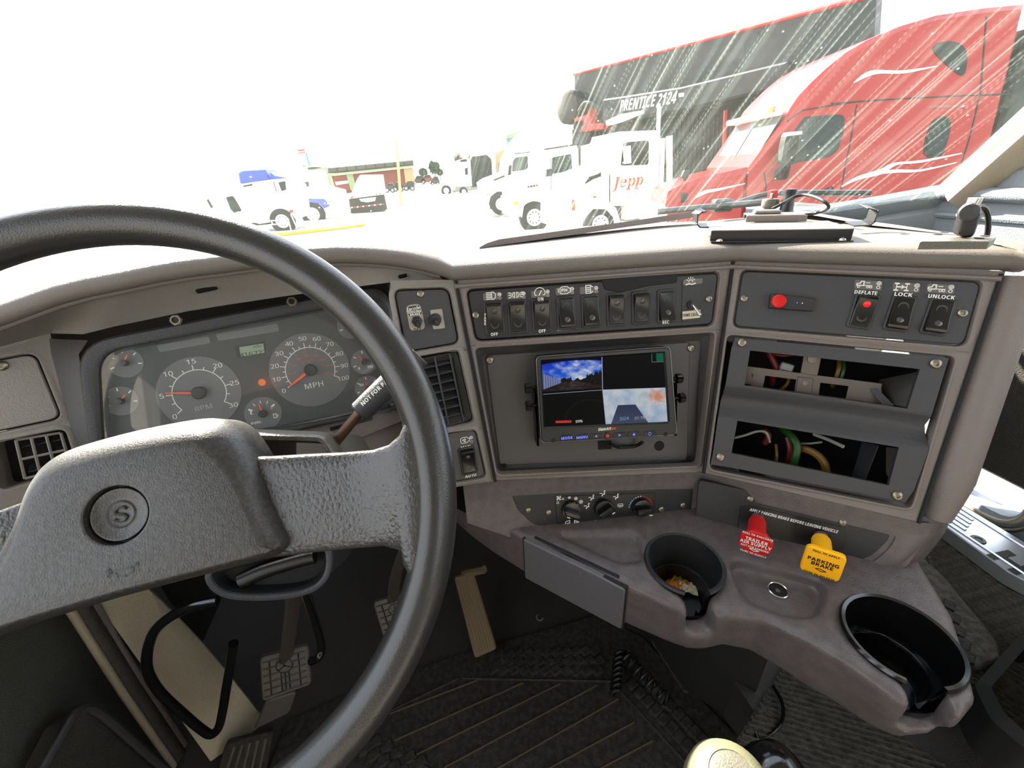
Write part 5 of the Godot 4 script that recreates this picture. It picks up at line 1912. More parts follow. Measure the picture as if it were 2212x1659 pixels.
	# litter in the first holder
	for l in [["foil_scrap", "crumpled orange foil scrap in the left cup holder", M.foil, 1462, 1262, 0.014, 0.4], ["leaf_scrap", "olive green wrapper scrap behind the orange foil in the cup holder", M.wrap_green, 1468, 1250, 0.012, 1.0], ["paper_scrap", "white torn paper scrap right of the orange foil in the cup holder", M.paper, 1486, 1272, 0.013, -0.5]]:
		k = MB.new()
		var rws := []
		for j in 5:
			var r := PackedVector3Array()
			for i in 5: r.append(Vector3((i - 2) * l[5] * 0.5, sin(i * 1.7 + j * 2.3) * 0.003, -(j - 2) * l[5] * 0.4 * (1.0 + 0.3 * sin(i * 2.0))))
			rws.append(r)
		k.sheet(rws, 0.0006)
		tag(put(l[0], k, l[2], null, Transform3D(Basis(Vector3.UP, l[6]), lev(l[3], l[4], -0.596) + Vector3(0, 0.004, 0))), l[1], "litter", "litter in the cup holder")
	# power socket
	t = thing("power_socket", "round chrome-rimmed power socket in the recess between the cup holders", "socket", Transform3D(Basis(Vector3(1, 0, 0), Vector3(0, 0, -1), Vector3(0, 1, 0)), lev(1680, 1276, -0.5445)))
	k = MB.new()
	k.lathe(PackedVector2Array([Vector2(0.0132, 0.0), Vector2(0.0132, 0.002), Vector2(0.0122, 0.0028), Vector2(0.0112, 0.002), Vector2(0.0108, -0.002)]), 32)
	put("ring", k, M.chrome, t)
	k = MB.new()
	k.lathe(PackedVector2Array([Vector2(0.0108, 0.0018), Vector2(0.0104, 0.001), Vector2(0.0104, 0.0006), Vector2(0, 0.0005)]), 24)
	put("barrel", k, M.cavity, t)
	k = MB.new()
	k.lathe(PackedVector2Array([Vector2(0.0035, 0.0), Vector2(0.003, 0.0012), Vector2(0, 0.0014)]), 12)
	put("contact", k, M.steel, t)
	# heater controls
	var zz := -0.011
	t = plate_thing("heater_panel", "black heater control plate with three dials below the monitor bay", "control panel", FC, [1099, 1058, 1110, 1051, 1508, 1040, 1497, 1140, 1180, 1148, 1150, 1138, 1120, 1108], 0.006, M.plate_black, -0.022, zz)
	for p in [[1141, 1102], [1185, 1107], [1428, 1100], [1475, 1091]]: screw(q3(FC, p[0], p[1], zz), 0.0048, t)
	k = MB.new()
	k.prism(MB.rq(ql(FC, [1198, 1072, 1416, 1064, 1412, 1132, 1204, 1138], zz), 0.004, 3), zz - 0.001, zz + 0.0015, 0.0005, false)
	put("bezel", k, M.black, t)
	var zd := zz + 0.0015
	var dx := [[1233, 1100, -25.0], [1303, 1096, 30.0], [1384, 1094, 0.0]]
	for i in 3:
		var d: Array = dx[i]
		k = MB.new()
		k.lathe(PackedVector2Array([Vector2(0.0158, 0), Vector2(0.0152, 0.006), Vector2(0.0148, 0.008), Vector2(0, 0.0085)]), 28)
		var kn := put("dial_knob", k, M.rocker, t, Transform3D(Basis(Vector3.BACK, deg_to_rad(d[2])), q3(FC, d[0], d[1], zd)))
		k = MB.new()
		k.box(Vector3(0, -0.001, 0.0135), Vector3(0.0262, 0.0085, 0.013), 0.0025)
		put("grip", k, M.rocker, kn)
		k = MB.new()
		k.box(Vector3(0.009 if i != 0 else -0.006, -0.0062, 0.0203), Vector3(0.005, 0.0014, 0.0006))
		put("pointer", k, M.white_print, kn)
	icon(t, FC, 1207, 1076, 0.009, "fan", M.white_print, zd + 0.0004)
	icon(t, FC, 1205, 1086, 0.005, "ring", M.white_print, zd + 0.0004)
	for p in [[1216, 1078, 0.003], [1230, 1075, 0.004], [1244, 1077, 0.005], [1255, 1084, 0.006]]: icon(t, FC, p[0], p[1], p[2], "dot", M.white_print, zd + 0.0004)
	for p in [[1270, 1094, "seat_air"], [1280, 1076, "seat_air"], [1304, 1067, "seat_air"], [1333, 1074, "seat_air"], [1340, 1092, "defrost"]]: icon(t, FC, p[0], p[1], 0.0095, p[2], M.white_print, zd + 0.0004)
	for i in 15:
		var a := 172.0 - 164.0 * i / 14.0
		var kc := q(FC, 1384, 1096, zd)
		k = MB.new()
		k.prism(MB.circle(0.0010 if i > 3 and i < 11 else 0.0014, 8, kc + polar(0.0195, a)), zd, zd + 0.0004, 0.0, false)
		put("temperature_mark", k, M.blue_print if i < 5 else (M.white_print if i < 8 else M.red), t)
	words("C", q3(FC, 1365, 1122, zd + 0.002), 0.006, M.white_print, t, 1.4)
	icon(t, FC, 1226, 1131, 0.010, "sheet", M.white_print, zd + 0.0012)
	icon(t, FC, 1245, 1129, 0.010, "flag", M.white_print, zd + 0.0012)
	icon(t, FC, 1289, 1128, 0.008, "flag", M.white_print, zd + 0.0012)
	icon(t, FC, 1311, 1131, 0.011, "seat_air", M.white_print, zd + 0.0012)
	icon(t, FC, 1387, 1127, 0.011, "flag", M.white_print, zd + 0.0012)
	# brake valve panel
	t = plate_thing("parking_brake_console", "black panel with the parking brake warning text around the red and yellow knobs", "control panel", FR, [1509, 1041, 1600, 1060, 1760, 1098, 1890, 1128, 1932, 1148, 1928, 1172, 1895, 1205, 1850, 1225, 1700, 1188, 1600, 1164, 1499, 1140], 0.008, M.plate_black, -0.022, zz)
	screw(q3(FR, 1620, 1078, zz), 0.0048, t)
	screw(q3(FR, 1820, 1129, zz), 0.0048, t)
	k = MB.new()
	k.prism(MB.rq(ql(FR, [1600, 1086, 1830, 1140, 1818, 1195, 1592, 1146], zz), 0.010, 4), zz - 0.001, zz + 0.0012, 0.0006, false)
	put("bezel", k, M.black, t)
	var ta := q(FR, 1616, 1100, zz); var tb := q(FR, 1808, 1149, zz)
	words("APPLY PARKING BRAKE BEFORE LEAVING VEHICLE", q3(FR, 1712, 1124, zz + 0.0015), 0.0046, M.white_print, t, atan2(tb.y - ta.y, tb.x - ta.x), (tb - ta).length() / 0.154, 700, "lettering", 0.15)
	valve_knob("trailer_air_knob", "red octagonal trailer air supply knob on the brake panel", M.red_knob, 8, 1637, 1116, 1632, 1176, 0.0225, ["TRAILER", "AIR SUPPLY", "NOT FOR PARKING"], "PULL TO EVACUATE", "PUSH TO SUPPLY", M.white_print)
	valve_knob("parking_brake_knob", "yellow square parking brake knob on the brake panel", M.yellow_knob, 4, 1773, 1156, 1777, 1219, 0.026, ["PARKING", "BRAKE"], "PULL TO APPLY", "PUSH TO RELEASE", M.black)

func valve_knob(called: String, label: String, m: Material, sides: int, bx: float, by: float, hx: float, hy: float, r: float, lines: Array, top: String, bottom: String, ink: Material) -> void:
	# the stem leaves the panel at one pixel; the head hangs in front of it and faces the driver
	var a := FR * q3(FR, bx, by, -0.010)
	var b := FR * q3(FR, hx, hy, 0.052)
	var ax := (b - a).normalized()
	var right := FR.basis.x
	right = (right - ax * right.dot(ax)).normalized()
	var fr := Transform3D(Basis(right, ax.cross(right), ax), b)
	var t := thing(called.replace("_knob", "_valve"), label, "valve knob", fr)
	var L := (b - a).length()
	var k := MB.new()
	k.lathe(PackedVector2Array([Vector2(0.009, -L + 0.002), Vector2(0.009, -L + 0.006), Vector2(0.0078, -L + 0.014)]), 16)
	put("collar", k, M.steel, t)
	k = MB.new()
	k.lathe(PackedVector2Array([Vector2(0.0, -L + 0.010), Vector2(0.0105, -L + 0.010), Vector2(0.012, -L + 0.014), Vector2(0.0128, -0.012), Vector2(0.0128, -0.006)]), 24)
	put("stem", k, m, t)
	k = MB.new()
	var loop := MB.rq(MB.circle(r * (1.0 if sides == 8 else 1.22), sides, Vector2.ZERO, -1.0, PI / sides), 0.003 if sides == 8 else 0.008, 5)
	k.band(MB.up(MB.inset(loop, 0.0015), -0.008), MB.up(loop, -0.0065))
	k.band(MB.up(loop, -0.0065), MB.up(loop, -0.0015))
	k.band(MB.up(loop, -0.0015), MB.up(MB.inset(loop, 0.0015), 0))
	k.cap(MB.inset(loop, 0.0015), 0)
	k.cap(MB.inset(loop, 0.0015), -0.008, true)
	put("head", k, m, t)
	var y := 0.0065 if lines.size() == 3 else 0.004
	for i in lines.size():
		words(lines[i], Vector3(0, y - i * 0.0066, 0.0003), 0.0054 if lines[i].length() < 12 else 0.0030, ink, t, 0.0, 0.95 if lines.size() == 3 else 1.1)
	words(top, Vector3(0, r * 0.68, 0.0003), 0.0030, ink, t)
	words(bottom, Vector3(0, -r * 0.76, 0.0003), 0.0030, ink, t)
	k = MB.new()
	k.ink(PackedVector2Array([Vector2(-0.006, -0.010), Vector2(-0.001, -0.0085), Vector2(0.006, -0.0105), Vector2(0.001, -0.0125)]), 0.0012, 0.0003, true)
	put("logo", k, ink, t)

# ---------------------------------------------------------------- steering wheel and column
func build_wheel() -> void:
	var t := thing("steering_wheel", "large black two-spoke steering wheel with a grained hub pad", "steering wheel", FW)
	var R := 0.24
	var k := MB.new()
	var ring := PackedVector3Array()
	for i in 128:
		var p := polar(R, 360.0 * i / 128)
		ring.append(Vector3(p.x, p.y, 0))
	k.tube(ring, 0.0175, 20, false, true)
	put("rim", k, M.rim, t, Transform3D(), 60.0)
	# spokes: flat webs that flare into the rim; drawn right, turned for the left
	for s in 2:
		var turn := Transform3D(Basis(Vector3.BACK, 0.0 if s == 0 else 0.10), Vector3.ZERO)
		k = MB.new()
		k.xf = turn
		var secs := [[0.078, 0.034, -0.052, -0.045, -0.026], [0.100, 0.0305, -0.0560, -0.043, -0.023], [0.130, 0.0275, -0.0570, -0.038, -0.018], [0.165, 0.0235, -0.0590, -0.030, -0.012], [0.190, 0.0215, -0.0605, -0.022, -0.005], [0.205, 0.0235, -0.065, -0.013, 0.006], [0.217, 0.0300, -0.075, -0.012, 0.010], [0.226, 0.0420, -0.088, -0.010, 0.012], [0.2345, 0.0600, -0.104, -0.008, 0.010]]
		var loops: Array[PackedVector3Array] = []
		for e in secs:
			var yc: float = (e[1] + e[2]) * 0.5
			var hh: float = (e[1] - e[2]) * 0.5
			var zc: float = (e[3] + e[4]) * 0.5
			var hz: float = (e[4] - e[3]) * 0.5
			var lp := PackedVector3Array()
			for i in 28:
				var a := TAU * i / 28.0
				var ca := cos(a); var sa := sin(a)
				var yy := signf(ca) * pow(absf(ca), 0.28)
				var zz := signf(sa) * pow(absf(sa), 0.45)
				var xx: float = e[0]
				if e[0] > 0.2: xx = sqrt(maxf(e[0] * e[0] - pow(yc + yy * hh, 2.0) * 0.9, 0.0001)) if e[0] > 0.21 else e[0]
				lp.append(Vector3(xx, yc + yy * hh, zc + zz * hz))
			loops.append(lp)
		for i in loops.size() - 1:
			if s == 0:
				k.band(loops[i], loops[i + 1])
			else:
				var m0 := PackedVector3Array(); var m1 := PackedVector3Array()
				for v in loops[i]: m0.append(Vector3(-v.x, v.y, v.z))
				for v in loops[i + 1]: m1.append(Vector3(-v.x, v.y, v.z))
				k.band(m1, m0)
		put("spoke", k, M.spoke, t, Transform3D(), 60.0)
	# hub pad: soft-edged trapezoid with a dished face
	var px := [0, 1083, 15, 1037, 34, 1001, 60, 984, 83, 971, 160, 949, 228, 931, 310, 914, 379, 902, 425, 897, 462, 903, 492, 922, 517, 956, 543, 1000, 565, 1060, 588, 1106, 606, 1140, 622, 1168, 622, 1192, 600, 1212, 540, 1227, 440, 1254, 300, 1290, 180, 1324, 80, 1355, 0, 1379]
	var off := -0.006
	var loop := ql(FW, px, off)
	loop.append(Vector2(-0.108, -0.077)); loop.append(Vector2(-0.119, -0.070)); loop.append(Vector2(-0.117, -0.056)); loop.append(Vector2(-0.100, -0.012)); loop.append(Vector2(-0.085, 0.012))
	var l := MB.rev(loop) if MB.area(loop) < 0.0 else loop
	# resample evenly so the bevels stay clean
	l = resample(MB.rq(l, 0.016, 4), 120)
	k = MB.new()
	var steps := [[0.0, -0.060], [0.0, -0.050], [0.0, -0.042], [0.0, -0.034], [0.0025, -0.0265], [0.006, -0.0195], [0.010, -0.0140], [0.015, -0.0095], [0.020, -0.0068], [0.026, -0.0052]]
	var cur := l
	for i in steps.size() - 1:
		var nxt := soft_inset(cur, steps[i + 1][0] - steps[i][0])
		k.band(MB.up(cur, steps[i][1]), MB.up(nxt, steps[i + 1][1]))
		cur = nxt
	var face := cur
	var ctr := q(FW, 250, 1113, off)
	var hole := PackedVector2Array()
	for v in face: hole.append(ctr + (v - ctr).normalized() * 0.0245)
	k.band(MB.up(face, -0.0052), MB.up(mix_loop(face, hole, 0.5), -0.0056))
	k.band(MB.up(mix_loop(face, hole, 0.5), -0.0056), MB.up(hole, -0.006))
	var h2 := PackedVector2Array(); var h3 := PackedVector2Array()
	for v in face:
		h2.append(ctr + (v - ctr).normalized() * 0.0228)
		h3.append(ctr + (v - ctr).normalized() * 0.0222)
	k.band(MB.up(hole, -0.006), MB.up(h2, -0.0068))
	k.band(MB.up(h2, -0.0068), MB.up(h3, -0.016))
	k.fan(MB.up(h3, -0.016))
	k.cap(MB.inset(l, 0.004), -0.060, true)
	put("hub_pad", k, M.hub, t, Transform3D(), 60.0)
	k = MB.new()
	k.lathe(PackedVector2Array([Vector2(0.0212, -0.006), Vector2(0.0212, -0.0005), Vector2(0.0200, 0.0012), Vector2(0.0185, 0.0012), Vector2(0.0165, 0.0002), Vector2(0.011, -0.0006), Vector2(0.0095, 0.0003), Vector2(0.008, -0.0004), Vector2(0, -0.0006)]), 48)
	var hb := put("horn_button", k, M.hub, t, Transform3D(Basis(Vector3.BACK, 0.06), Vector3(ctr.x, ctr.y, -0.011)))
	k = MB.new()
	var sp := PackedVector3Array()
	for p in [[0.0042, 0.0032], [0.0022, 0.0050], [-0.0015, 0.0050], [-0.0038, 0.0028], [-0.0022, 0.0006], [0.0022, -0.0008], [0.0038, -0.0030], [0.0015, -0.0052], [-0.0022, -0.0050], [-0.0044, -0.0032]]: sp.append(Vector3(p[0], p[1], 0.0002))
	k.tube(smooth_path(sp, 4), 0.0011, 6)
	put("emblem", k, M.hub, hb)
	icon(t, FW, 266, 1233, 0.0125, "horn", M.black, off + 0.0008)
	# groove between pad and spoke
	build_column()

func resample(l: PackedVector2Array, n: int) -> PackedVector2Array:
	var m := l.size()
	var len_all := 0.0
	for i in m: len_all += l[i].distance_to(l[(i + 1) % m])
	var r := PackedVector2Array()
	var i := 0
	var acc := 0.0
	for s in n:
		var want := len_all * s / n
		while acc + l[i].distance_to(l[(i + 1) % m]) < want:
			acc += l[i].distance_to(l[(i + 1) % m])
			i += 1
		var e := l[i].distance_to(l[(i + 1) % m])
		var t := (want - acc) / maxf(e, 1e-9)
		r.append(l[i].cubic_interpolate(l[(i + 1) % m], l[(i + m - 1) % m], l[(i + 2) % m], t))
	return r

func soft_inset(l: PackedVector2Array, d: float) -> PackedVector2Array:    # wide along the top edge, tight below; keeps the corners smooth
	var n := l.size()
	var r := PackedVector2Array()
	for i in n:
		var t := (l[(i + 2) % n] - l[(i + n - 2) % n]).normalized()
		var nn := Vector2(-t.y, t.x)
		var wgt := lerpf(0.38, 1.0, smoothstep(-0.2, 0.7, -nn.y))
		r.append(l[i] + nn * d * wgt)
	var o := r.duplicate()
	for i in n: o[i] = r[i] * 0.6 + (r[(i + 1) % n] + r[(i + n - 1) % n]) * 0.2
	return o

func mix_loop(a: PackedVector2Array, b: PackedVector2Array, t: float) -> PackedVector2Array:
	var r := PackedVector2Array()
	for i in a.size(): r.append(a[i].lerp(b[i], t))
	return r

func build_column() -> void:
	# upper cover, lit along its top edge
	var t := thing("column_cover", "grey-green plastic cover over the steering column behind the hub", "column cover", FW)
	var off := -0.075
	var loop := MB.rq(ql(FW, [500, 925, 700, 932, 716, 950, 738, 990, 742, 1030, 500, 1030], off), 0.010, 5)
	var k := MB.new()
	k.band(MB.up(loop, -0.26), MB.up(loop, off - 0.006))
	k.band(MB.up(loop, off - 0.006), MB.up(MB.inset(loop, 0.006), off))
	k.band(MB.up(MB.inset(loop, 0.006), off), MB.up(MB.inset(loop, 0.010), off - 0.001))
	k.band(MB.up(MB.inset(loop, 0.010), off - 0.001), MB.up(MB.inset(loop, 0.012), off - 0.010))
	put("cover", k, M.shroud, t, Transform3D(), 50.0)
	k = MB.new()
	k.cap(MB.inset(loop, 0.012), off - 0.010)
	put("face", k, M.plate, t)
	# lower cover with its pale rim
	t = thing("column_cover", "glossy black lower cover under the steering column with a grey rim", "column cover", FW)
	off = -0.10
	loop = MB.rq(ql(FW, [440, 1230, 700, 1170, 714, 1200, 706, 1252, 660, 1282, 560, 1292, 470, 1284], off), 0.02, 5)
	k = MB.new()
	k.band(MB.up(MB.inset(loop, -0.004), -0.20), MB.up(loop, off - 0.004))
	k.band(MB.up(loop, off - 0.004), MB.up(MB.inset(loop, 0.004), off))
	k.band(MB.up(MB.inset(loop, 0.004), off), MB.up(MB.inset(loop, 0.008), off - 0.012))
	k.cap(MB.inset(loop, 0.008), off - 0.012)
	put("cover", k, M.dark, t, Transform3D(), 50.0)
	k = MB.new()
	k.tube(MB.up(loop, off), 0.0035, 8, false, true)
	put("rim", k, M.plate, t)
	k = MB.new()
	var tp := PackedVector3Array()
	for p in [[520, 1255], [570, 1232], [640, 1210], [680, 1200]]: tp.append(q3(FW, p[0], p[1], off - 0.004))
	k.tube(smooth_path(tp, 4), 0.008, 10)
	put("column_tube", k, M.black, t)
	# hand valve of the trailer brake
	var a := FW * q3(FW, 710, 972, -0.10)
	var b := FW * q3(FW, 776, 892, -0.085)
	var c := FW * q3(FW, 905, 768, -0.075)
	t = thing("trailer_brake_lever", "trailer brake lever with a black lettered grip on a brown rod behind the rim", "lever")
	k = MB.new()
	k.tube(PackedVector3Array([a, a.lerp(b, 0.5), b + (b - a) * 0.2]), [0.0058, 0.0056, 0.005], 14)
	put("rod", k, M.brown_rod, t)
	k = MB.new()
	var ax := (c - b).normalized()
	k.tube(PackedVector3Array([b, b + ax * 0.0005, b + ax * 0.002, b + ax * 0.02, c]), [0.007, 0.0105, 0.0118, 0.0122, 0.0130], 20)
	put("grip", k, M.plate, t)
	var mid := b.lerp(c, 0.43)
	var view_dir := (EYE - mid)
	var nz := (view_dir - ax * view_dir.dot(ax)).normalized()
	nz = nz.rotated(ax, -0.35)
	var w := words("NOT FOR PARKING", Vector3.ZERO, 0.0046, M.white_print, t, 0.0, 0.95)
	w.transform = Transform3D(Basis(ax, nz.cross(ax), nz), mid + nz * 0.0126) * Transform3D(Basis.from_scale(Vector3(0.95, 1, 1)), Vector3.ZERO)

# ---------------------------------------------------------------- pedals, mats and what lies in the footwell
func quad_frame(tl: Vector3, tr: Vector3, bl: Vector3) -> Transform3D:
	var r := (tr - tl).normalized()
	var n := r.cross((tl - bl)).normalized()
	return Transform3D(Basis(r, n.cross(r), n), tl)

func build_floor_things() -> void:
	# accelerator
	var tl := lev(981, 1246, -0.83); var tr := lev(1023, 1236, -0.83); var bl := lev(1026, 1423, -0.955); var br := lev(1074, 1402, -0.955)
	var fr := quad_frame(tl, tr, bl)
	var t := thing("accelerator_pedal", "long dusty ribbed accelerator pedal right of the steering wheel rim", "pedal", fr)
	var k := MB.new()
	var px := [981, 1246, 1023, 1236, 1074, 1402, 1026, 1423]
	var loop := MB.rq(ql(fr, px), 0.008, 4)
	k.prism(loop, -0.012, 0.0, 0.003)
	put("pad", k, M.pedal_dusty, t)
	var c := ql(fr, px)
	for i in 7:
		var f := (i + 1) / 8.0
		var a := c[0].lerp(c[1], f).lerp(c[3].lerp(c[2], f), 0.04)
		var b := c[0].lerp(c[1], f).lerp(c[3].lerp(c[2], f), 0.96)
		k = MB.new()
		k.tube(PackedVector3Array([Vector3(a.x, a.y, 0.0), Vector3(b.x, b.y, 0.0)]), 0.0021, 6)
		put("rib", k, M.pedal_dusty, t)
	k = MB.new()
	k.tube(PackedVector3Array([fr.affine_inverse() * lev(1046, 1230, -0.80), Vector3((c[0].x + c[1].x) / 2, (c[0].y + c[1].y) / 2, -0.015)]), 0.009, 8)
	put("hinge_arm", k, M.pedal_dusty, t)
	# brake and clutch pedals with a star in a ring
	pedal("brake_pedal", "brake pedal with a grid-patterned pad partly hidden by the wheel rim", [806, 1304, 884, 1280, 912, 1352, 830, 1384], -0.72, -0.80, [[878, 1180, -0.50], [856, 1240, -0.62], [850, 1290, -0.72]])
	pedal("clutch_pedal", "clutch pedal with a star badge and grid-patterned pad under the column", [560, 1424, 664, 1396, 672, 1480, 566, 1518], -0.74, -0.82, [[640, 1240, -0.46], [632, 1320, -0.60], [618, 1420, -0.75]])
	# grey foot of the clutch pedal's stop and the ribbed footrest
	k = MB.new()
	fr = quad_frame(lev(575, 1515, -0.86), lev(650, 1490, -0.86), lev(545, 1580, -0.94))
	k.prism(MB.rq(ql(fr, [575, 1516, 640, 1496, 626, 1540, 548, 1578]), 0.008, 3), -0.006, 0.0, 0.002)
	tag(put("pedal_stop", k, M.pedal, null, fr), "bare grey metal stop plate below the clutch pedal", "pedal stop")
	fr = quad_frame(lev(486, 1608, -0.93), lev(590, 1580, -0.93), lev(470, 1670, -0.975))
	t = thing("foot_rest", "black ribbed foot rest at the bottom edge left of the wheel rim", "foot rest", fr)
	k = MB.new()
	k.prism(MB.rq(ql(fr, [486, 1608, 590, 1580, 570, 1690, 462, 1690]), 0.006, 3), -0.012, 0.0, 0.002)
	put("pad", k, M.rubber, t)
	for i in 5:
		var a := q3(fr, 506 + 17 * i, 1612 - 4.5 * i, 0.0); var b := q3(fr, 486 + 18 * i, 1676, 0.0)
		k = MB.new()
		k.tube(PackedVector3Array([a, b]), 0.0028, 6)
		put("rib", k, M.pedal, t)
	# bent rod right of the clutch
	k = MB.new()
	var p := PackedVector3Array()
	for e in [[652, 1262, -0.45], [664, 1295, -0.50], [676, 1330, -0.55], [688, 1370, -0.60], [694, 1400, -0.63], [688, 1420, -0.64], [672, 1428, -0.65]]: p.append(lev(e[0], e[1], e[2]))
	k.tube(smooth_path(p, 5), 0.0062, 10)
	tag(put("bent_rod", k, M.gloss_black, null), "shiny bent steel rod hanging right of the clutch pedal", "rod")
	# black hoop of tube left of the pedals
	k = MB.new()
	p.clear()
	for e in [[470, 1296], [420, 1308], [372, 1330], [338, 1358], [322, 1392], [317, 1430], [324, 1462], [350, 1500], [400, 1546], [436, 1576], [456, 1586], [472, 1572], [481, 1535], [488, 1490], [497, 1440], [504, 1390]]: p.append(deep(e[0], e[1], -0.50))
	k.tube(smooth_path(p, 5), 0.0072, 12)
	tag(put("tube_hoop", k, M.gloss_black, null), "black bent tube hoop left of the clutch pedal", "tube")
	# pale kick panel and the door-frame strips
	k = MB.new()
	var rows := []
	for j in 7:
		var f := j / 6.0
		var r := PackedVector3Array()
		for i in 5:
			var g := i / 4.0
			var top := lev(lerpf(180, 268, g), lerpf(1260, 1225, g), -0.57)
			var bot := lev(lerpf(455, 575, g), lerpf(1645, 1560, g), -0.97)
			r.append(bot.lerp(top, f) + Vector3(-0.02, -0.02, -0.03) * sin(f * PI) * g * 1.6)
		rows.append(r)
	k.sheet(rows, 0.01)
	tag(put("kick_panel", k, M.beige, null, Transform3D(), 60.0), "pale painted kick panel sloping down behind the black tube hoop", "kick panel")
	for s in [[0, 128, 1300, 400, 1690, M.beige, 0.006], [14, 146, 1290, 424, 1690, M.kick, 0.013], [30, 168, 1280, 440, 1680, M.trim, 0.010]]:
		k = MB.new()
		k.tube(PackedVector3Array([side(s[1], s[2] - 20, -0.60), side((s[1] + s[3]) / 2.0, (s[2] + s[4]) / 2.0, -0.60), side(s[3], s[4], -0.60)]), s[6], 10)
		struct("trim_5" if s[0] == 0 else ("trim_6" if s[0] == 14 else "trim_7"), ["pale bead of the driver's door frame", "dark rubber seal of the driver's door frame", "grey inner strip of the driver's door frame"][0 if s[0] == 0 else (1 if s[0] == 14 else 2)], k, s[5])
	# map pocket on the driver's door
	t = thing("door_pocket", "dark moulded map pocket low on the driver's door at the bottom left", "door pocket")
	k = MB.new()
	rows = []
	for e in [[60, 1700, 470, 1720], [95, 1640, 420, 1690], [130, 1570, 350, 1640], [150, 1550, 300, 1590], [175, 1538, 215, 1535]]:
		var r := PackedVector3Array()
		for i in 5: r.append(side(lerpf(e[0], e[2], i / 4.0), lerpf(e[1], e[3], i / 4.0), -0.60 + 0.01 * sin(i / 4.0 * PI)))
		rows.append(r)
	k.sheet(rows, 0.02)
	put("pocket", k, M.kick, t, Transform3D(), 60.0)
	k = MB.new()
	k.tube(smooth_path(PackedVector3Array([side(70, 1700, -0.585), side(140, 1578, -0.585), side(165, 1540, -0.585), side(195, 1530, -0.585), side(240, 1560, -0.585), side(330, 1640, -0.585), side(390, 1690, -0.585)]), 4), 0.006, 8)
	put("pocket_lip", k, M.plate, t)
	build_mats()
	# black box under the console
	var b0 := lev(1478, 1492, -0.995); var b1 := lev(1606, 1568, -0.995)
	var b2 := b1 + Vector3(0.14, 0, -0.30); var b3 := b0 + Vector3(-0.05, 0, -0.38)
	k = MB.new()
	k.xf = Transform3D(Basis(Vector3(1, 0, 0), Vector3(0, 0, -1), Vector3(0, 1, 0)), Vector3.ZERO)
	k.prism(PackedVector2Array([Vector2(b0.x, -b0.z), Vector2(b1.x, -b1.z), Vector2(b2.x, -b2.z), Vector2(b3.x, -b3.z)]), EYE.y - 0.995, EYE.y - 0.615, 0.01)
	tag(put("under_console_box", k, M.dark, null), "black boxed cover standing under the console shelf", "cover")
	# coil of black hose on the mat
	k = MB.new()
	p.clear()
	for i in 150:
		var f := i / 149.0
		var base := lev(lerpf(1330, 1345, f) if f < 0.5 else lerpf(1345, 1440, (f - 0.5) * 2.0), lerpf(1500, 1412, f * 2.0) if f < 0.5 else lerpf(1412, 1515, (f - 0.5) * 2.0), -0.955)
		var dir := Vector3(-0.2, 0, -1).normalized() if f < 0.5 else Vector3(0.5, 0, 0.8).normalized()
		var sd := dir.cross(Vector3.UP)
		var a := f * TAU * 15.0
		p.append(base + (sd * cos(a) + Vector3.UP * sin(a)) * 0.013)
	k.tube(p, 0.0032, 6)
	tag(put("coiled_cable", k, M.wire_black, null), "black coiled cable lying in a loop on the floor mat", "cable")
	k = MB.new()
	p.clear()
	for e in [[1670, 1482, -0.86], [1690, 1520, -0.86], [1688, 1560, -0.865], [1664, 1586, -0.87], [1640, 1600, -0.87], [1632, 1580, -0.87]]: p.append(lev(e[0], e[1], e[2]))
	k.tube(smooth_path(p, 5), 0.003, 8)
	tag(put("black_wire", k, M.gloss_black, null), "thin black wire curving on the ribbed mat beside the gear knob", "wire")
	k = MB.new()
	p.clear()
	for i in 9:
		var a := 0.4 + i * 0.5
		p.append(lev(1166, 1336, -0.97) + Vector3(cos(a) * 0.008, 0.004, sin(a) * 0.008))
	k.tube(p, 0.0011, 6)
	tag(put("wire_ring", k, M.wire_white, null), "small pale wire ring on the floor right of the accelerator", "ring")
	# gear knob and the black pouch beside it
	var kc := EYE + ray(1570, 1722) * 0.325
	t = thing("gear_lever", "sunlit worn gear lever knob at the bottom edge of the photo", "gear knob", Transform3D(Basis(Vector3.UP, 0.2), kc))
	k = MB.new()
	k.xf = Transform3D(Basis(Vector3(1, 0, 0), Vector3(0, 0, -1), Vector3(0, 1, 0)), Vector3.ZERO)
	k.lathe(PackedVector2Array([Vector2(0.013, -0.045), Vector2(0.02, -0.035), Vector2(0.029, -0.015), Vector2(0.0325, 0.004), Vector2(0.031, 0.016), Vector2(0.027, 0.0245), Vector2(0.021, 0.0295), Vector2(0.0175, 0.031), Vector2(0.0165, 0.030), Vector2(0.0, 0.0315)]), 40)
	put("knob", k, M.knob_worn, t, Transform3D(), 60.0)
	k = MB.new()
	k.xf = Transform3D(Basis(Vector3(1, 0, 0), Vector3(0, 0, -1), Vector3(0, 1, 0)), Vector3.ZERO)
	k.lathe(PackedVector2Array([Vector2(0.017, 0.0305), Vector2(0.016, 0.032), Vector2(0.008, 0.0332), Vector2(0, 0.0335)]), 32)
	put("cap", k, M.shroud, t, Transform3D(), 60.0)
	k = MB.new()
	k.tube(PackedVector3Array([Vector3(0, -0.04, 0), Vector3(0.03, -0.3, -0.04), Vector3(0.05, -0.6, -0.06)]), 0.010, 12)
	put("shaft", k, M.black, t)
	var gc := EYE + ray(1678, 1676) * 0.42
	t = thing("gear_lever_boot", "glossy black boot right of the sunlit gear knob", "boot", Transform3D(Basis(Vector3.FORWARD, 0.4), gc))
	k = MB.new()
	k.xf = Transform3D(Basis(Vector3(1, 0, 0), Vector3(0, 0, -1), Vector3(0, 1, 0)), Vector3.ZERO)
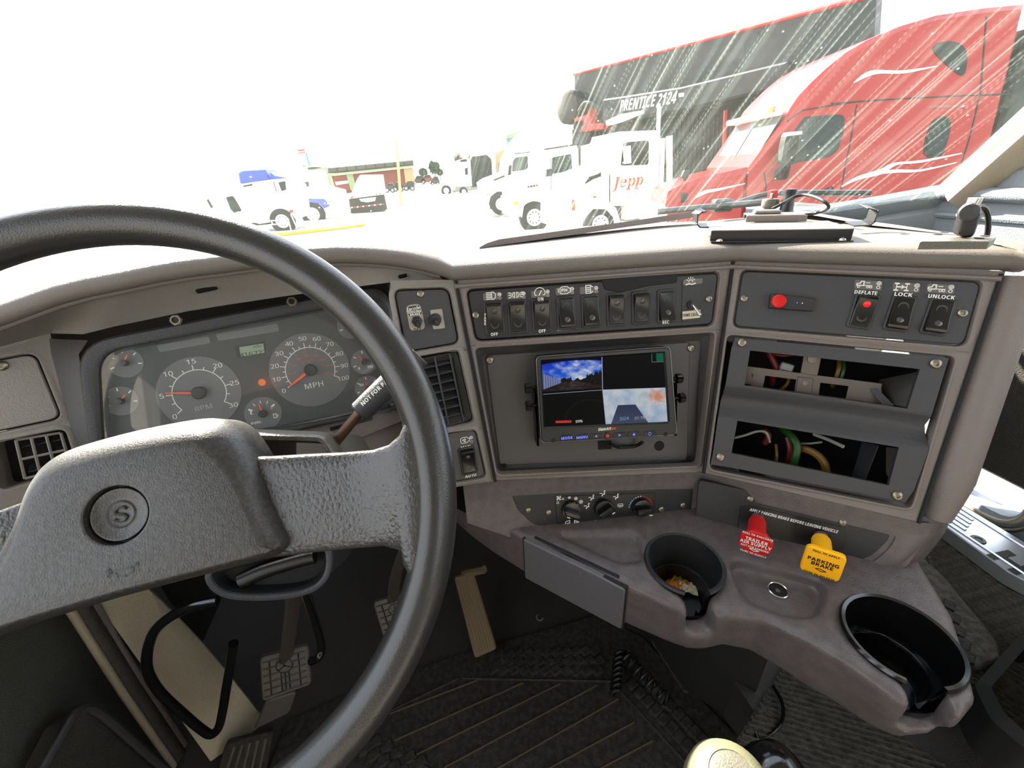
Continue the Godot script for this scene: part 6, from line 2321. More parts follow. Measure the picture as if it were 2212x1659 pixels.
	k.lathe(PackedVector2Array([Vector2(0.05, -0.12), Vector2(0.036, -0.05), Vector2(0.030, 0.0), Vector2(0.024, 0.016), Vector2(0.012, 0.024), Vector2(0, 0.026)]), 28)
	put("boot", k, M.gloss_black, t, Transform3D(), 60.0)

func pedal(called: String, label: String, px: Array, h0: float, h1: float, arm: Array) -> void:
	var fr := quad_frame(lev(px[0], px[1], h0), lev(px[2], px[3], h0), lev(px[6], px[7], h1))
	var t := thing(called, label, "pedal", fr)
	var k := MB.new()
	var c := ql(fr, px)
	k.prism(MB.rq(c, 0.008, 4), -0.010, 0.0, 0.0025)
	put("pad", k, M.pedal, t)
	# grooves of the pad, as low ridges
	for i in 6:
		var f := (i + 0.6) / 6.2
		var a := c[0].lerp(c[3], f); var b := c[1].lerp(c[2], f)
		k = MB.new()
		k.tube(PackedVector3Array([Vector3(a.lerp(b, 0.06).x, a.lerp(b, 0.06).y, 0), Vector3(a.lerp(b, 0.94).x, a.lerp(b, 0.94).y, 0)]), 0.0015, 6)
		put("rib", k, M.black, t)
	for f in [0.2, 0.42, 0.5, 0.58, 0.8]:
		var a := c[0].lerp(c[1], f); var b := c[3].lerp(c[2], f)
		k = MB.new()
		k.tube(PackedVector3Array([Vector3(a.lerp(b, 0.45 if absf(f - 0.5) < 0.1 else 0.08).x, a.lerp(b, 0.45 if absf(f - 0.5) < 0.1 else 0.08).y, 0), Vector3(a.lerp(b, 0.92).x, a.lerp(b, 0.92).y, 0)]), 0.0013, 6)
		put("rib", k, M.black, t)
	var m := (c[0] + c[1]) * 0.5
	m = m.lerp((c[2] + c[3]) * 0.5, 0.3)
	var r := (c[1] - c[0]).length() * 0.17
	k = MB.new()
	k.prism(MB.circle(r * 1.15, 24), 0.0, 0.0012, 0.0005, false)
	var bd := put("badge", k, M.pedal, t, Transform3D(Basis(), Vector3(m.x, m.y, 0.0)))
	k = MB.new()
	k.ink(MB.circle(r, 24), r * 0.16, 0.0014, true)
	for i in 3: k.ink(PackedVector2Array([Vector2.ZERO, polar(r, 90 + 120 * i)]), r * 0.22, 0.0014)
	put("star", k, M.black, bd)
	k = MB.new()
	var p := PackedVector3Array()
	for e in arm: p.append(fr.affine_inverse() * lev(e[0], e[1], e[2]))
	p.append(Vector3(m.x, m.y, -0.012))
	k.tube(smooth_path(p, 4), 0.012, 8, true, false, 0.5)
	put("arm", k, M.kick, t)

func floor_frame(h: float) -> Transform3D:
	return Transform3D(Basis(Vector3(1, 0, 0), Vector3(0, 0, -1), Vector3(0, 1, 0)), EYE + Vector3(0, h, 0))

func build_mats() -> void:
	# driver's rubber mat
	var h := -0.998
	var fr := floor_frame(h)
	var t := thing("floor_mat", "worn black rubber floor mat with tread blocks and diagonal lines in the driver's footwell", "floor mat", fr)
	var k := MB.new()
	var px := [620, 1560, 800, 1480, 1010, 1410, 1150, 1370, 1290, 1330, 1390, 1380, 1500, 1500, 1640, 1640, 1700, 1720, 560, 1720]
	k.prism(ql(fr, px), 0.0, 0.006, 0.002, false)
	put("sheet", k, M.rubber, t)
	# dusty diagonal ridges
	var lines := [[842, 1542, 1030, 1470], [852, 1600, 1130, 1475], [900, 1630, 1210, 1477], [960, 1658, 1290, 1480], [1040, 1680, 1335, 1510], [1130, 1690, 1370, 1560], [1240, 1690, 1410, 1600]]
	for l in lines:
		k = MB.new()
		var a := q(fr, l[0], l[1], 0.006); var b := q(fr, l[2], l[3], 0.006)
		k.tube(PackedVector3Array([Vector3(a.x, a.y, 0.0055), Vector3(b.x, b.y, 0.0055)]), 0.0035, 6, true, false, 0.6)
		put("ridge", k, M.rubber_line, t)
	for l in [[1000, 1466, 1320, 1472], [1320, 1472, 1520, 1690], [840, 1538, 990, 1466], [800, 1592, 1000, 1700]]:
		k = MB.new()
		var a := q(fr, l[0], l[1], 0.006); var b := q(fr, l[2], l[3], 0.006)
		k.tube(PackedVector3Array([Vector3(a.x, a.y, 0.0055), Vector3(b.x, b.y, 0.0055)]), 0.004, 6, true, false, 0.7)
		put("border_ridge", k, M.rubber, t)
	# tread blocks in three bands
	var bands := [[1050, 1452, 1312, 1460, 1300, 1392, 1075, 1408, 11, 3], [1345, 1475, 1500, 1650, 1560, 1620, 1395, 1445, 9, 2], [770, 1620, 870, 1690, 940, 1640, 800, 1585, 5, 2]]
	for b in bands:
		var n: int = b[8]
		var m: int = b[9]
		for j in m:
			for i in n:
				var u := (i + 0.5 + 0.25 * (j % 2)) / (n + 0.3); var v := (j + 0.5) / m
				var x := lerpf(lerpf(b[0], b[2], u), lerpf(b[6], b[4], u), v)
				var y := lerpf(lerpf(b[1], b[3], u), lerpf(b[7], b[5], u), v)
				var c := q(fr, x, y, 0.006)
				k = MB.new()
				k.prism(MB.rect(0.026, 0.020, 0.005, 2), 0.0, 0.0095, 0.003, false)
				put("tread_block", k, M.rubber, t, Transform3D(Basis(Vector3.BACK, 0.35 + rng.randf_range(-0.05, 0.05)), Vector3(c.x, c.y, 0)))
	# pale worn strip along the mat's right edge
	k = MB.new()
	k.prism(ql(fr, [1404, 1380, 1420, 1380, 1496, 1494, 1478, 1496], 0.008), 0.004, 0.009, 0.001, false)
	put("worn_edge", k, M.rubber_ribbed, t)
	# ribbed mats on the raised floor
	h = -0.878
	fr = floor_frame(h)
	ribbed(fr, "floor_mat", "grey ribbed rubber mat between the gear knob and the console", [1690, 1440, 1760, 1470, 2070, 1680, 1980, 1740, 1600, 1740, 1590, 1600], [1700, 1500, 1900, 1556], 0.0095)
	fr = floor_frame(-0.742)
	ribbed(fr, "floor_mat", "grey ribbed rubber mat in the passenger footwell by the step plate", [1990, 1180, 2020, 1150, 2300, 1330, 2420, 1600, 2200, 1700, 2070, 1500, 2050, 1330], [2060, 1250, 2212, 1330], 0.0105)
	# moulded edge flange beside the console
	t = thing("mat_flange", "dull green moulded rubber flange curving round the console's outer end", "mat edge", floor_frame(-0.725))
	k = MB.new()
	var ff := floor_frame(-0.725)
	var fl := resample(ql(ff, [1965, 1200, 1990, 1202, 2040, 1240, 2090, 1300, 2140, 1360, 2166, 1404, 2160, 1432, 2120, 1446, 2060, 1450, 2040, 1380, 2000, 1270]), 60)
	k.prism(fl, -0.02, 0.0, 0.006, false)
	put("flange", k, M.rubber_ribbed, t, Transform3D(), 60.0)
	for i in 5:
		var c := q(ff, 2050 + 10 * i, 1308 + 28 * i)
		k = MB.new()
		k.prism(MB.rect(0.022, 0.016, 0.002, 2), -0.001, 0.004, 0.001, false)
		put("tread_block", k, M.rubber, t, Transform3D(Basis(Vector3.BACK, 0.5), Vector3(c.x, c.y, 0)))
	# dark seat foot
	k = MB.new()
	var sfr := floor_frame(-0.66)
	k.prism(MB.rq(ql(sfr, [2112, 1470, 2212, 1360, 2330, 1380, 2330, 1640, 2240, 1620, 2150, 1545]), 0.01, 3), -0.08, 0.0, 0.012, false)
	tag(put("seat_base", k, M.dark, null, sfr), "black base of the passenger seat at the right edge of the photo", "seat base")
	# step plate at the door
	var st := floor_frame(-0.70)
	t = thing("step_plate", "ribbed aluminium step plate with a cut letter H under the passenger door", "step plate", st)
	k = MB.new()
	var sp := ql(st, [2030, 1128, 2066, 1083, 2300, 1222, 2300, 1300, 2180, 1236])
	k.prism(sp, -0.03, 0.0, 0.002)
	put("plate", k, M.step_alu, t)
	var e0 := q(st, 2034, 1124); var e1 := q(st, 2240, 1262)
	var up2 := q(st, 2064, 1088) - e0
	for i in 6:
		var f := 0.04 + 0.90 * i / 5.0
		k = MB.new()
		var a := e0 + up2 * f
		var b := a + (e1 - e0) * (0.25 if i > 0 and i < 5 else 1.0)
		k.tube(PackedVector3Array([Vector3(a.x, a.y, 0.0), Vector3(b.x, b.y, 0.0)]), 0.0032, 6)
		put("rib", k, M.step_alu, t)
	var dir := atan2(e1.y - e0.y, e1.x - e0.x)
	k = MB.new()
	k.lathe(PackedVector2Array([Vector2(0.012, 0.0), Vector2(0.011, 0.002), Vector2(0.006, 0.0022), Vector2(0.005, 0.001), Vector2(0, 0.001)]), 20)
	put("bolt", k, M.black, t, Transform3D(Basis(), q3(st, 2113, 1166, 0.0)))
	var hw := words("H", q3(st, 2186, 1214, 0.0008), 0.052, M.kick, t, dir, 1.2)
	hw.name = "letter"

func ribbed(fr: Transform3D, called: String, label: String, px: Array, dirpx: Array, step: float) -> void:
	var t := thing(called, label, "floor mat", fr, "ribbed rubber mats")
	t.remove_meta("group")
	var l := ql(fr, px)
	if MB.area(l) < 0.0: l = MB.rev(l)
	var k := MB.new()
	k.prism(l, 0.0, 0.006, 0.001, false)
	put("sheet", k, M.rubber_ribbed, t)
	var a := q(fr, dirpx[0], dirpx[1]); var b := q(fr, dirpx[2], dirpx[3])
	var d := (b - a).normalized()
	var n := Vector2(-d.y, d.x)
	var lo := 1e9; var hi := -1e9
	for v in l:
		lo = minf(lo, v.dot(n)); hi = maxf(hi, v.dot(n))
	k = MB.new()
	var s := lo + step
	while s < hi - step * 0.5:
		# the chord of the outline at this line
		var cut := []
		for i in l.size():
			var p := l[i]; var r := l[(i + 1) % l.size()]
			var fp := p.dot(n) - s; var fq := r.dot(n) - s
			if (fp < 0) != (fq < 0): cut.append(p.lerp(r, fp / (fp - fq)).dot(d))
		cut.sort()
		for i in range(0, cut.size() - 1, 2):
			if cut[i + 1] - cut[i] < 0.012: continue
			var p0: Vector2 = d * (cut[i] + 0.004) + n * s
			var p1: Vector2 = d * (cut[i + 1] - 0.004) + n * s
			var w := n * step * 0.32
			k.quad(Vector3(p0.x - w.x, p0.y - w.y, 0.006), Vector3(p1.x - w.x, p1.y - w.y, 0.006), Vector3(p1.x, p1.y, 0.0115), Vector3(p0.x, p0.y, 0.0115))
			k.quad(Vector3(p0.x, p0.y, 0.0115), Vector3(p1.x, p1.y, 0.0115), Vector3(p1.x + w.x, p1.y + w.y, 0.006), Vector3(p0.x + w.x, p0.y + w.y, 0.006))
		s += step
	var o := put("fine_ribs", k, M.rubber_ribbed, t, Transform3D(), 60.0)
	o.set_meta("kind", "stuff")

# ---------------------------------------------------------------- things on the dashboard's top and the wipers
func on_glass(x: float, y: float, off: float) -> Vector3:
	var d := ray(x, y)
	var a := 0.3; var b := 3.0
	for i in 40:
		var m := (a + b) / 2
		var p := d * m
		if p.z < wind_z(p.x, p.y) - off: b = m
		else: a = m
	return EYE + d * a

func build_dash_top() -> void:
	var h := -0.108
	# lip of the defroster duct
	var k := MB.new()
	var rows := []
	var lo := PackedVector3Array(); var hi := PackedVector3Array(); var bk := PackedVector3Array()
	for e in [[1036, 538, 534], [1052, 534, 525], [1078, 530, 517], [1150, 520, 507], [1250, 506, 493], [1350, 491, 479], [1450, 477, 464], [1495, 470, 458], [1510, 468, 464]]:
		var a := lev(e[0], e[1], h)
		lo.append(a)
		var d := ray(e[0], e[2])
		var dist := (a - EYE).z / d.z
		hi.append(EYE + d * dist)
		bk.append(Vector3(a.x + 0.01, EYE.y + h - 0.006, a.z - 0.05))
	k.sheet([lo, hi, bk])
	tag(put("defroster_lip", k, M.trim, null), "long dark raised lip of the defroster duct at the foot of the windshield", "duct lip")
	# folded bracket tray
	var t := thing("mounting_bracket", "folded black metal bracket tray with bent hooks on top of the dashboard", "bracket")
	var b0 := lev(1533, 523, h); var b1 := lev(1838, 521, h)
	var along := (b1 - b0).normalized()
	var bfr := Transform3D(Basis(along, Vector3.UP, along.cross(Vector3.UP)), (b0 + b1) / 2)
	var W := (b1 - b0).length()
	k = MB.new()
	k.box(Vector3(0, 0.0012, 0.004), Vector3(W, 0.0018, 0.010), 0.0006)
	k.box(Vector3(0, 0.008, -0.001), Vector3(W, 0.016, 0.0018), 0.0006)
	put("folded_plate", k, M.black, t, bfr)
	k = MB.new()
	k.box(Vector3(0, 0.0158, -0.045), Vector3(W * 0.98, 0.0018, 0.09), 0.0006)
	put("tray_top", k, M.pod, t, bfr)
	for s in [-1, 1]:
		screw(Vector3.ZERO, 0.005, t, M.chrome).transform = bfr * Transform3D(Basis(Vector3.RIGHT, -PI / 2), Vector3(s * W * 0.43, 0.002, 0.004))
	for pp in [[1530, 487, 1508, 487, 1502, 480, 1503, 462, 1510, 456, 1519, 454], [1836, 484, 1872, 482, 1880, 476, 1888, 455, 1884, 450, 1866, 446]]:
		k = MB.new()
		var pth := PackedVector3Array()
		for i in range(0, pp.size(), 2):
			var d := ray(pp[i], pp[i + 1])
			var z := (bfr * Vector3(0, 0, -0.09)).z - EYE.z + (0.06 if pp[0] > 1700 else -0.02)
			pth.append(EYE + d * (z / d.z))
		for i in pth.size() - 1:
			var a := pth[i]; var b := pth[i + 1]
			var ex := (b - a).normalized()
			var side_v := Vector3(0.2, 0.25, -1).normalized()
			side_v = (side_v - ex * side_v.dot(ex)).normalized()
			k.xf = Transform3D(Basis(ex, side_v.cross(ex), side_v), (a + b) / 2)
			k.box(Vector3.ZERO, Vector3((b - a).length() + 0.002, 0.002, 0.018), 0.0006)
		put("hook", k, M.black, t)
	# smaller plate behind it
	k = MB.new()
	var c0 := lev(1610, 479, -0.09); var c1 := lev(1742, 477, -0.09)
	var al2 := (c1 - c0).normalized()
	k.xf = Transform3D(Basis(al2, Vector3.UP, al2.cross(Vector3.UP)), (c0 + c1) / 2)
	k.box(Vector3(0, 0.004, 0), Vector3((c1 - c0).length(), 0.009, 0.002), 0.0006)
	k.box(Vector3(0, 0.0085, -0.02), Vector3((c1 - c0).length() * 0.95, 0.0015, 0.04), 0.0005)
	k.box(Vector3(-0.01, 0.012, -0.022), Vector3((c1 - c0).length() * 0.45, 0.006, 0.02), 0.002)
	tag(put("small_bracket", k, M.trim, null), "small dark metal bracket behind the folded tray on the dashboard", "bracket")
	# brass knob, red plug, black post
	t = thing("brass_connector", "round brass-coloured connector knob standing on the dashboard", "connector", Transform3D(Basis(Vector3(1, 0, 0), Vector3(0, 0, -1), Vector3(0, 1, 0)), lev(1660, 459, -0.098)))
	k = MB.new()
	k.lathe(PackedVector2Array([Vector2(0.018, 0), Vector2(0.018, 0.004), Vector2(0.010, 0.005), Vector2(0.010, 0.008), Vector2(0.0145, 0.009), Vector2(0.0155, 0.012), Vector2(0.0155, 0.022), Vector2(0.014, 0.025), Vector2(0, 0.025)]), 24)
	put("knob", k, M.shroud, t)
	k = MB.new()
	k.box(Vector3(0, 0, 0.030), Vector3(0.004, 0.007, 0.010), 0.001)
	put("tab", k, M.alu, t)
	k = MB.new()
	k.xf = Transform3D(Basis(Vector3.FORWARD, -0.1), lev(1674, 456, -0.098))
	k.box(Vector3(0, 0.021, -0.012), Vector3(0.016, 0.036, 0.012), 0.002)
	tag(put("red_plug", k, M.red, null), "red plastic plug behind the brass connector on the dashboard", "plug")
	k = MB.new()
	k.xf = Transform3D(Basis(Vector3(1, 0, 0), Vector3(0, 0, -1), Vector3(0, 1, 0)), lev(1697, 460, -0.098))
	k.lathe(PackedVector2Array([Vector2(0.016, 0), Vector2(0.012, 0.005), Vector2(0.0095, 0.03), Vector2(0.0105, 0.036), Vector2(0.0105, 0.042), Vector2(0, 0.043)]), 18)
	tag(put("black_post", k, M.black, null), "short black post right of the red plug on the dashboard", "post")
	k = MB.new()
	var p := PackedVector3Array()
	for e in [[1668, 451, -0.082], [1690, 440, -0.074], [1712, 427, -0.066], [1735, 421, -0.062], [1758, 425, -0.064], [1780, 435, -0.070], [1790, 446, -0.078], [1782, 454, -0.085], [1755, 462, -0.092], [1720, 465, -0.094], [1680, 465, -0.094], [1640, 466, -0.094], [1610, 465, -0.094]]: p.append(lev(e[0], e[1], e[2]))
	k.tube(smooth_path(p, 4), 0.0026, 8)
	k.tube(PackedVector3Array([lev(1607, 465, -0.094), lev(1640, 464, -0.094)]), 0.005, 8)
	tag(put("looped_cable", k, M.wire_black, null), "thin black cable arching in a loop above the folded tray", "cable")
	# camera stand at the right end
	t = thing("camera_mount", "black upright mount on a thick plate at the dashboard's right end", "mount")
	k = MB.new()
	var fl := floor_frame(-0.088)
	var pl := ql(fl, [1988, 522, 2003, 508, 2153, 511, 2138, 521])
	k.prism(pl, -0.008, 0.0, 0.001)
	put("base_plate", k, M.shroud, t, fl)
	for hp in [[2026, 507], [2040, 502], [2115, 515], [2128, 510]]:
		k = MB.new()
		k.prism(MB.circle(0.004, 12), 0.0, 0.0006, 0.0, false)
		put("hole", k, M.cavity, t, fl * Transform3D(Basis(), q3(fl, hp[0], hp[1], 0.0)))
	var m0 := lev(2078, 513, -0.088); var zz := (m0 - EYE).z
	var mf := Transform3D(Basis(Vector3.UP, deg_to_rad(-38.0)), m0)
	var cap := ql(mf, [2060, 508, 2097, 514, 2118, 456, 2112, 442, 2098, 438, 2084, 444, 2076, 456])
	k = MB.new()
	k.prism(MB.rq(cap, 0.006, 3), -0.007, 0.007, 0.002)
	put("upright", k, M.black, t, mf, 50.0)
	k = MB.new()
	k.lathe(PackedVector2Array([Vector2(0.0085, 0), Vector2(0.008, 0.004), Vector2(0.004, 0.005), Vector2(0, 0.005)]), 20)
	put("swivel", k, M.plate, t, mf * Transform3D(Basis(), q3(mf, 2091, 458, 0.010)))
	k = MB.new()
	k.lathe(PackedVector2Array([Vector2(0.006, -0.004), Vector2(0.006, 0.004), Vector2(0, 0.004)]), 12)
	put("bolt", k, M.chrome, t, mf * Transform3D(Basis(Vector3.RIGHT, -PI / 2), q3(mf, 2104, 436, 0.0)))
	k = MB.new()
	p.clear()
	for e in [[2114, 446], [2126, 449], [2133, 462], [2135, 480], [2134, 498], [2132, 508]]: p.append(deep(e[0], e[1], zz - 0.01))
	k.tube(smooth_path(p, 4), 0.0026, 8)
	put("cable", k, M.wire_black, t)
	# wipers outside the glass
	for wv in [["windshield wiper crossing in front of the red truck's hood", [1420, 457, 1530, 447, 1650, 437], [1588, 440, 1650, 421, 1720, 417, 1880, 417]], ["windshield wiper low in the middle, beyond the end of the dark duct lip", [905, 552, 960, 544, 1010, 536], [960, 546, 1010, 540, 1040, 535]]]:
		t = thing("windshield_wiper", wv[0], "wiper", Transform3D(), "windshield wipers")
		t.remove_meta("group")
		var q1 := PackedVector3Array(); var q2 := PackedVector3Array()
		for i in range(0, wv[1].size(), 2): q1.append(on_glass(wv[1][i], wv[1][i + 1], 0.012))
		for i in range(0, wv[2].size(), 2): q2.append(on_glass(wv[2][i], wv[2][i + 1], 0.045))
		k = MB.new()
		k.tube(smooth_path(q1, 4), 0.008, 8)
		put("blade", k, M.plate, t)
		k = MB.new()
		k.tube(smooth_path(q2, 4), 0.007, 8)
		put("arm", k, M.black, t)
		k = MB.new()
		k.box(q1[1].lerp(q2[0], 0.5), Vector3(0.05, 0.03, 0.03), 0.006)
		put("hinge", k, M.black, t)

# ---------------------------------------------------------------- the yard outside
func fz(z: float) -> Transform3D:
	return Transform3D(Basis(), EYE + Vector3(0, 0, z))

func slab(called: String, parent: Node, fr: Transform3D, px: Array, z0: float, z1: float, m: Material, bevel := 0.0, r := 0.0, n := 3) -> MeshInstance3D:
	var k := MB.new()
	var l := ql(fr, px, z1)
	if MB.area(l) < 0.0: l = MB.rev(l)
	if r > 0.0: l = MB.rq(l, r, n)
	k.prism(l, z0, z1, bevel)
	return put(called, k, m, parent)

func road_wheel(parent: Node, fr: Transform3D, px: float, py: float, r: float, z: float, holes := 10, rim := 0.54) -> void:
	var at := q3(fr, px, py, z)
	var k := MB.new()
	k.lathe(PackedVector2Array([Vector2(r * 0.55, -0.26), Vector2(r * 0.94, -0.26), Vector2(r, -0.21), Vector2(r, -0.05), Vector2(r * 0.95, 0.0), Vector2(r * 0.80, 0.012), Vector2(r * rim, 0.0)]), 36)
	var w := put("tyre", k, M.tyre, parent, Transform3D(Basis(), at))
	k = MB.new()
	k.lathe(PackedVector2Array([Vector2(r * rim, 0.0), Vector2(r * rim * 0.94, 0.015), Vector2(r * rim * 0.86, -0.02), Vector2(r * rim * 0.45, -0.03), Vector2(r * rim * 0.38, 0.02), Vector2(r * rim * 0.2, 0.035), Vector2(0, 0.035)]), 30)
	put("wheel_rim", k, M.hub_white, w)
	k = MB.new()
	for i in holes:
		var c := polar(r * rim * 0.66, 360.0 * i / holes)
		k.prism(MB.circle(r * rim * 0.08, 8, c), -0.04, -0.015, 0.0, false)
	put("rim_hole", k, M.tyre, w)

func swoosh(parent: Node, fr: Transform3D, top: Array, bot: Array, z: float) -> void:
	var k := MB.new()
	var a := PackedVector3Array(); var b := PackedVector3Array()
	for i in range(0, top.size(), 2): a.append(q3(fr, top[i], top[i + 1], z))
	for i in range(0, bot.size(), 2): b.append(q3(fr, bot[i], bot[i + 1], z))
	k.band(smooth_path(b, 4), smooth_path(a, 4), false)
	put("swoosh", k, M.paint_white, parent)

func build_outside() -> void:
	var k := MB.new()
	k.box(EYE + Vector3(0, -2.25, -60), Vector3(300, 0.1, 260))
	struct("ground", "sunlit pale concrete yard outside the truck", k, M.asphalt)
	build_red_truck()
	build_container()
	build_white_trucks()

func build_red_truck() -> void:
	var fr := frame_yt(EYE + Vector3(6.0, 0, -7.4), 17.0, 0.0)
	var t := thing("red_truck", "large red sleeper truck with white swooshes parked close on the right", "truck", fr)
	# sleeper and cab with the raked roof fairing
	slab("cab_body", t, fr, [1620, 362, 1700, 254, 1712, 232, 1730, 205, 1756, 178, 1790, 146, 1832, 112, 1880, 84, 1950, 54, 2030, 30, 2136, 14, 2222, 6, 2134, 352, 2060, 640, 1600, 640], -2.35, 0.0, M.paint_red, 0.07)
	slab("hood", t, fr, [1446, 414, 1478, 398, 1512, 386, 1560, 374, 1622, 360, 1610, 470, 1590, 640, 1440, 640, 1434, 470], -1.5, -0.05, M.paint_red, 0.09)
	slab("bumper", t, fr, [1412, 455, 1452, 442, 1462, 640, 1410, 640], -1.5, -0.08, M.hub_white, 0.06)
	slab("sleeper_extension", t, fr, [2222, 60, 2212, 92, 2135, 352, 2062, 640, 2140, 640, 2250, 352, 2330, 60], -2.3, -0.12, M.paint_grey, 0.05)
	# windshield as the raked glass on the front face
	var zf := -2.2
	k_windshield(t, fr)
	# seams
	var seams := [[1796, 224, 1900, 216, 2050, 208, 2184, 203], [1851, 226, 1838, 300, 1818, 402, 1800, 500], [2131, 36, 2118, 200, 2094, 300, 2062, 400], [1650, 372, 1655, 400, 1648, 470], [1700, 262, 1735, 238, 1800, 227, 1862, 218]]
	for s in seams:
		var k := MB.new()
		var p := PackedVector3Array()
		for i in range(0, s.size(), 2): p.append(q3(fr, s[i], s[i + 1], 0.002))
		k.tube(p, 0.011, 6)
		put("seam", k, M.paint_grey, t)
	# windows
	slab("window_seal", t, fr, [1685, 350, 1700, 310, 1724, 270, 1738, 252, 1818, 247, 1826, 255, 1822, 290, 1810, 325, 1790, 340, 1730, 350, 1695, 358], -0.02, 0.006, M.paint_grey, 0.0, 0.05)
	slab("door_window", t, fr, [1702, 346, 1712, 310, 1733, 262, 1742, 256, 1815, 252, 1821, 260, 1816, 290, 1804, 322, 1786, 334, 1730, 345], -0.01, 0.012, M.truck_glass, 0.0, 0.05)
	slab("window_seal", t, fr, [2015, 258, 2040, 250, 2056, 256, 2052, 290, 2038, 334, 2020, 344, 1994, 336, 1998, 300], -0.02, 0.008, M.paint_grey, 0.0, 0.08)
	slab("sleeper_window", t, fr, [2018, 264, 2040, 257, 2050, 262, 2046, 290, 2034, 326, 2020, 336, 2000, 330, 2004, 300], -0.01, 0.014, M.truck_glass, 0.0, 0.08)
	slab("upper_window", t, fr, [2011, 104, 2030, 90, 2062, 88, 2084, 100, 2091, 122, 2086, 160, 2076, 165, 2050, 145, 2026, 122], -0.01, 0.012, M.paint_grey, 0.0, 0.1)
	slab("grab_recess", t, fr, [2000, 235, 2010, 227, 2080, 226, 2086, 236, 2080, 232, 2012, 233], -0.01, 0.01, M.car_red, 0.0)
	# mirror on its bracket
	var m := slab("mirror", t, fr, [1700, 300, 1707, 286, 1734, 284, 1732, 310, 1722, 352, 1712, 358, 1690, 352], 0.10, 0.34, M.paint_grey, 0.05, 0.06)
	slab("mirror_cap", m, fr, [1702, 294, 1707, 285, 1734, 283, 1733, 290], 0.11, 0.345, M.hub_white, 0.01)
	slab("mirror_bracket", m, fr, [1702, 352, 1712, 354, 1704, 386, 1694, 390, 1682, 386, 1684, 366, 1700, 364], -0.02, 0.2, M.paint_grey, 0.03, 0.05)
	var h := slab("hood_mirror", t, fr, [1473, 382, 1480, 368, 1490, 367, 1488, 384, 1482, 392], -0.10, 0.02, M.paint_grey, 0.02)
	slab("hood_mirror_foot", h, fr, [1474, 416, 1486, 418, 1484, 436, 1474, 438], -0.10, 0.01, M.paint_grey, 0.01)
	slab("door_handle", t, fr, [1780, 410, 1800, 402, 1802, 416, 1782, 420], -0.01, 0.03, M.paint_grey, 0.01, 0.03)
	# amber lamps on the roof edge
	for i in 4:
		slab("roof_lamp", t, fr, [1648 + 8 * i, 240 - 3 * i, 1654 + 8 * i, 238 - 3 * i, 1650 + 8 * i, 250 - 3 * i, 1644 + 8 * i, 252 - 3 * i], -1.6 + 0.5 * i, -1.4 + 0.5 * i, M.amber, 0.02)
	# white swooshes
	swoosh(t, fr, [1844, 178, 1868, 158, 1895, 151, 1950, 152, 2026, 142], [1844, 180, 1872, 166, 1900, 159, 1955, 158, 2026, 143], 0.012)
	swoosh(t, fr, [1818, 402, 1850, 382, 1900, 366, 1930, 352, 1990, 346, 2078, 330], [1818, 404, 1855, 388, 1905, 376, 1938, 356, 1990, 351, 2078, 332], 0.012)
	swoosh(t, fr, [1900, 372, 1935, 366, 1990, 366, 2066, 350], [1900, 376, 1935, 373, 1990, 370, 2066, 352], 0.012)
	swoosh(t, fr, [1499, 428, 1520, 412, 1550, 407, 1608, 396], [1499, 430, 1525, 418, 1555, 411, 1610, 397], -0.035)

func k_windshield(t: Node3D, fr: Transform3D) -> void:
	var k := MB.new()
	var a := q3(fr, 1640, 353, -0.10); var b := q3(fr, 1700, 258, -0.10)
	var out := Vector3(-0.10, 0.06, 0)
	k.sheet([PackedVector3Array([a + out + Vector3(0, 0, -2.0), a + out]), PackedVector3Array([b + out + Vector3(0, 0, -2.0), b + out])], 0.01)
	put("windshield", k, M.windshield_glass, t)
	k = MB.new()
	k.tube(PackedVector3Array([a + out + Vector3(0, 0, -1.0), b + out + Vector3(0, 0, -1.0)]), 0.012, 6)
	put("windshield_bar", k, M.paint_grey, t)
	k = MB.new()
	k.box((b + out) + Vector3(-0.08, 0.06, -1.05), Vector3(0.26, 0.10, 2.0), 0.03)
	put("sun_visor", k, M.paint_white, t)

